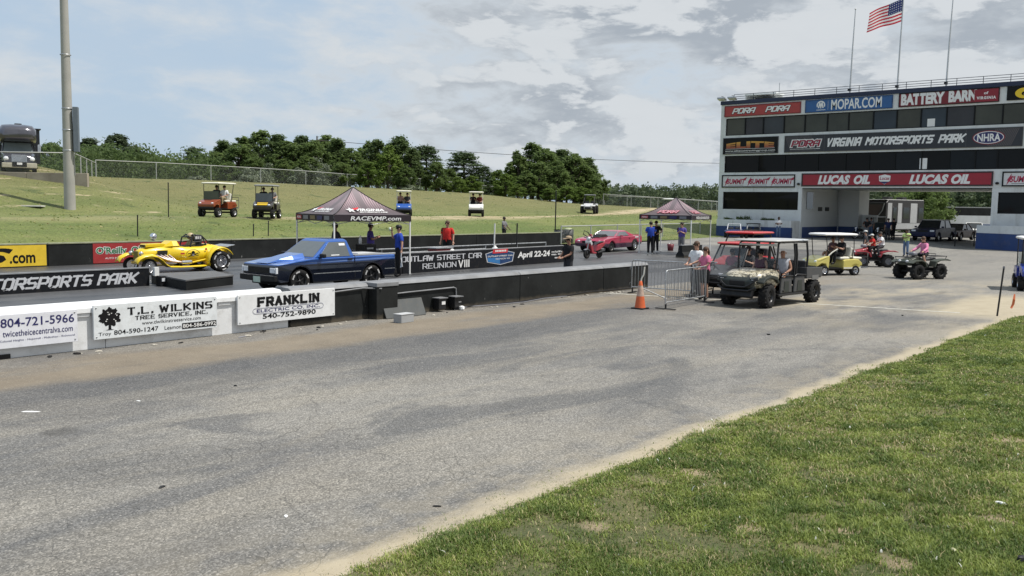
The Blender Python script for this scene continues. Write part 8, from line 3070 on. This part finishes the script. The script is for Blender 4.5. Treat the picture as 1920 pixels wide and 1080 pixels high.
# things in the middle of the strip
for px, py, h, m, lab in ((926, 470, 1.75, M_WHITE, 'white upright pole behind the reunion wall emblem'), (968, 466, 1.75, M_BLACKM, 'dark upright pole behind the reunion wall date')):
    v = on_plane(px, py, 1, 26.0)
    s_ = thing('strip_pole', lab, 'pole', (v.x, 26.0, .3))
    MB().tube([(0, 0, 0), (.04, 0, h)], .032, 7).build('pole', m, s_)
    MB().box((0, 0, .02), (.26, .26, .04)).build('foot', M_BLACKM, s_)
for px, lab in ((846, 'white plastic jug on the strip below the man in red'), (928, 'white plastic jug at the foot of the white pole')):
    v = on_plane(px, 470, 1, 25.5)
    j = thing('plastic_jug', lab, 'jug', (v.x, 25.5, .3), 0, 'white jugs behind the reunion wall')
    MB().lathe([(0, 0), (.15, .01), (.17, .10), (.17, .60), (.12, .72), (.05, .78), (.05, .82), (0, .82)], 14).build('body', M_WHITE, j)
    MB().tube([(.10, 0, .70), (.18, 0, .66), (.18, 0, .50)], .02, 6).build('handle', M_WHITE, j)
v = on_plane(825, 465, 1, 25.7)
gc = thing('tool_cart', 'grey topped red tool cart behind the reunion wall', 'tool cart', (v.x, 25.7, .3))
MB().box((0, 0, .60), (.9, .5, .34)).build('body', mat('cart_tool_red', (.20, .03, .035), .4), gc, .02)
MB().box((0, 0, .80), (1.0, .56, .05)).build('top', M_STEEL, gc, .01)
for x in (-.36, .36):
    for y in (-.2, .2):
        MB().lathe([(0, -.02), (.07, -.02), (.07, .02), (0, .02)], 10, (x, y, .07), 'Y').build('caster', M_RUBBER, gc)
        MB().tube([(x, y, .08), (x, y, .44)], .02, 6).build('leg', M_STEEL, gc)
v = on_plane(686, 478, 1, 25.2)
cs = thing('equipment_case', 'black equipment case on a stand under the near canopy', 'case', (v.x, 25.2, .3))
MB().box((0, 0, .86), (.62, .45, .42)).build('body', M_BLACKPL, cs, .03)
for x in (-.25, .25):
    MB().tube([(x, -.15, 0), (x, 0, .66)], .02, 6).tube([(x, .15, 0), (x, 0, .66)], .02, 6).build('leg', M_BLACKM, cs)
MB().box((0, -.23, .92), (.3, .02, .06)).build('handle', M_STEEL, cs)
v = on_plane(676, 478, 1, 24.9)
bt = MB().lathe([(0, 0), (.06, 0), (.06, .18), (.025, .27), (.025, .31), (0, .31)], 10).build('bottle', P_WHITE)
bt.location = (21.2, 24.9, 1.0 + .38)
bt.location = cs.location + Vector((-.22, .05, 1.07))
tag(bt, 'white bottle standing on the black equipment case', 'bottle')
v = at(762, 512)
bk = thing('bucket', 'black bucket standing by the right leg of the near canopy', 'bucket', (v.x + .25, v.y + .35, .3))
MB().lathe([(0, 0), (.15, 0), (.19, .36), (.175, .36), (.14, .03), (0, .03)], 16).build('body', M_BLACKPL, bk)
MB().tube([(-.19, 0, .35), (0, 0, .52), (.19, 0, .35)], .008, 5).build('handle', M_STEEL, bk)

# barrels, bucket and black barrier near the red coupe and far canopy
for px, py, lab, lid in ((1062, 459, 'dark ribbed barrel nearest the end of the far wall', False), (1079, 457, 'dark ribbed barrel with a pale bag on top beside the red coupe', True)):
    v = at(px, py)
    br = thing('trash_barrel', lab, 'barrel', (v.x, v.y + .6, .3), 0, 'trash barrels by the far wall')
    MB().lathe([(0, 0), (.33, 0), (.34, .3), (.355, .32), (.34, .34), (.34, .62), (.355, .64), (.34, .66), (.35, .98), (.32, .98), (.30, .1), (0, .1)], 20).build('body', mat('barrel_dark', (.045, .05, .05), .55, dirt=.3), br)
    if lid:
        MB().ball((0, 0, .98), (.30, .30, .13), 12, 7).build('bag', mat('bag_pale', (.35, .38, .22), .6), br)
    else:
        MB().lathe([(.352, .96), (.36, .98), (.352, 1.0)], 20).build('rim', M_BLACKPL, br)
v = at(1257, 470)
rb_ = thing('bucket', 'maroon bucket on the strip under the far canopy', 'bucket', tuple(v))
MB().lathe([(0, 0), (.16, 0), (.21, .40), (.195, .40), (.15, .03), (0, .03)], 16).build('body', mat('bucket_maroon', (.15, .02, .03), .5), rb_)
MB().tube([(-.21, 0, .39), (0, 0, .56), (.21, 0, .39)], .008, 5).build('handle', M_STEEL, rb_)
v = at(1283, 483)
bb = thing('block_barrier', 'short black barrier block beside the barricades', 'barrier', (v.x + .6, v.y, v.z), R_(-8))
MB().prism([(-.28, 0), (.28, 0), (.28, .12), (.14, .30), (.11, .62), (-.11, .62), (-.14, .30), (-.28, .12)], 1.7, axis='X').build('block', M_WALLB, bb, .01)
MB().box((0, 0, .635), (1.72, .26, .03)).build('cap', M_WALLTOP, bb)

# posts and hedge-like shrubs at the tower
for px, lab in ((1858, 'black bollard post just left of the angled white and blue wall'), (1822, 'thin black post in front of the maroon car')):
    v = at(px - 32, 462)
    s_ = thing('gate_post', lab, 'post', tuple(v), 0, 'thin black posts at the drive-through')
    MB().tube([(0, 0, 0), (0, 0, 1.35)], .045, 8).build('post', M_BLACKM, s_)
    MB().ball((0, 0, 1.36), .06, 8, 6).build('cap', M_BLACKM, s_)
for k, (vv, rx_, h_) in enumerate(((36.9, .35, .35), (35.6, .45, .5), (33.2, .65, .40))):
    rr = random.Random(k)
    bl = [((rr.uniform(-.1, .1), rr.uniform(-rx_, rx_), h_ * rr.uniform(.3, .8)), (.25, .3, h_ * .35)) for _ in range(6)]
    o = bpy.data.objects.new('low_shrub', leaves_mesh('low_shrub', bl, 500, .06, L_DARK, 300 + k))
    col.objects.link(o)
    o.location = (73.1, vv, 1.70)
    tag(o, ('tiny dark shrub at the left end of the tower planter', 'small spiky dark shrub in the tower planter', 'rounded dark shrub near the middle of the tower planter')[k], 'shrub', 'shrubs in the tower planter')
# back wall and stand seen through the drive-through
bw_ = thing('back_wall', 'white and blue low wall with a dark board above it seen through the drive-through', 'wall', (0, 0, 0))
a, b_ = at_depth(1768, 105), at_depth(1875, 105)
d_ = Vector((b_.x - a.x, b_.y - a.y))
mid_ = (a + b_) / 2
ang = math.atan2(d_.y, d_.x)
for z0, z1, m, th, nm in ((.2, 1.45, M_BLUE, .3, 'plinth'), (1.452, 2.45, M_TW, .26, 'upper_panel'), (2.452, 3.35, M_WALLB, .2, 'dark_board'), (3.36, 3.45, M_STEEL, .1, 'top_rail')):
    MB().box((mid_.x, mid_.y, (z0 + z1) / 2), (d_.length, th, z1 - z0), rz=ang).build(nm, m, bw_)
# round mirror-like lamp on the far wall
lm = thing('wall_lamp', 'round silver lamp on top of the far wall by the red auto parts board', 'lamp', (18.75, 35.3, 1.17))
MB().ball((0, 0, .17), (.15, .15, .15), 14, 9).build('globe', M_CHROME, lm)
MB().tube([(0, 0, 0), (0, 0, .06)], .05, 8).build('base', M_STEEL, lm)
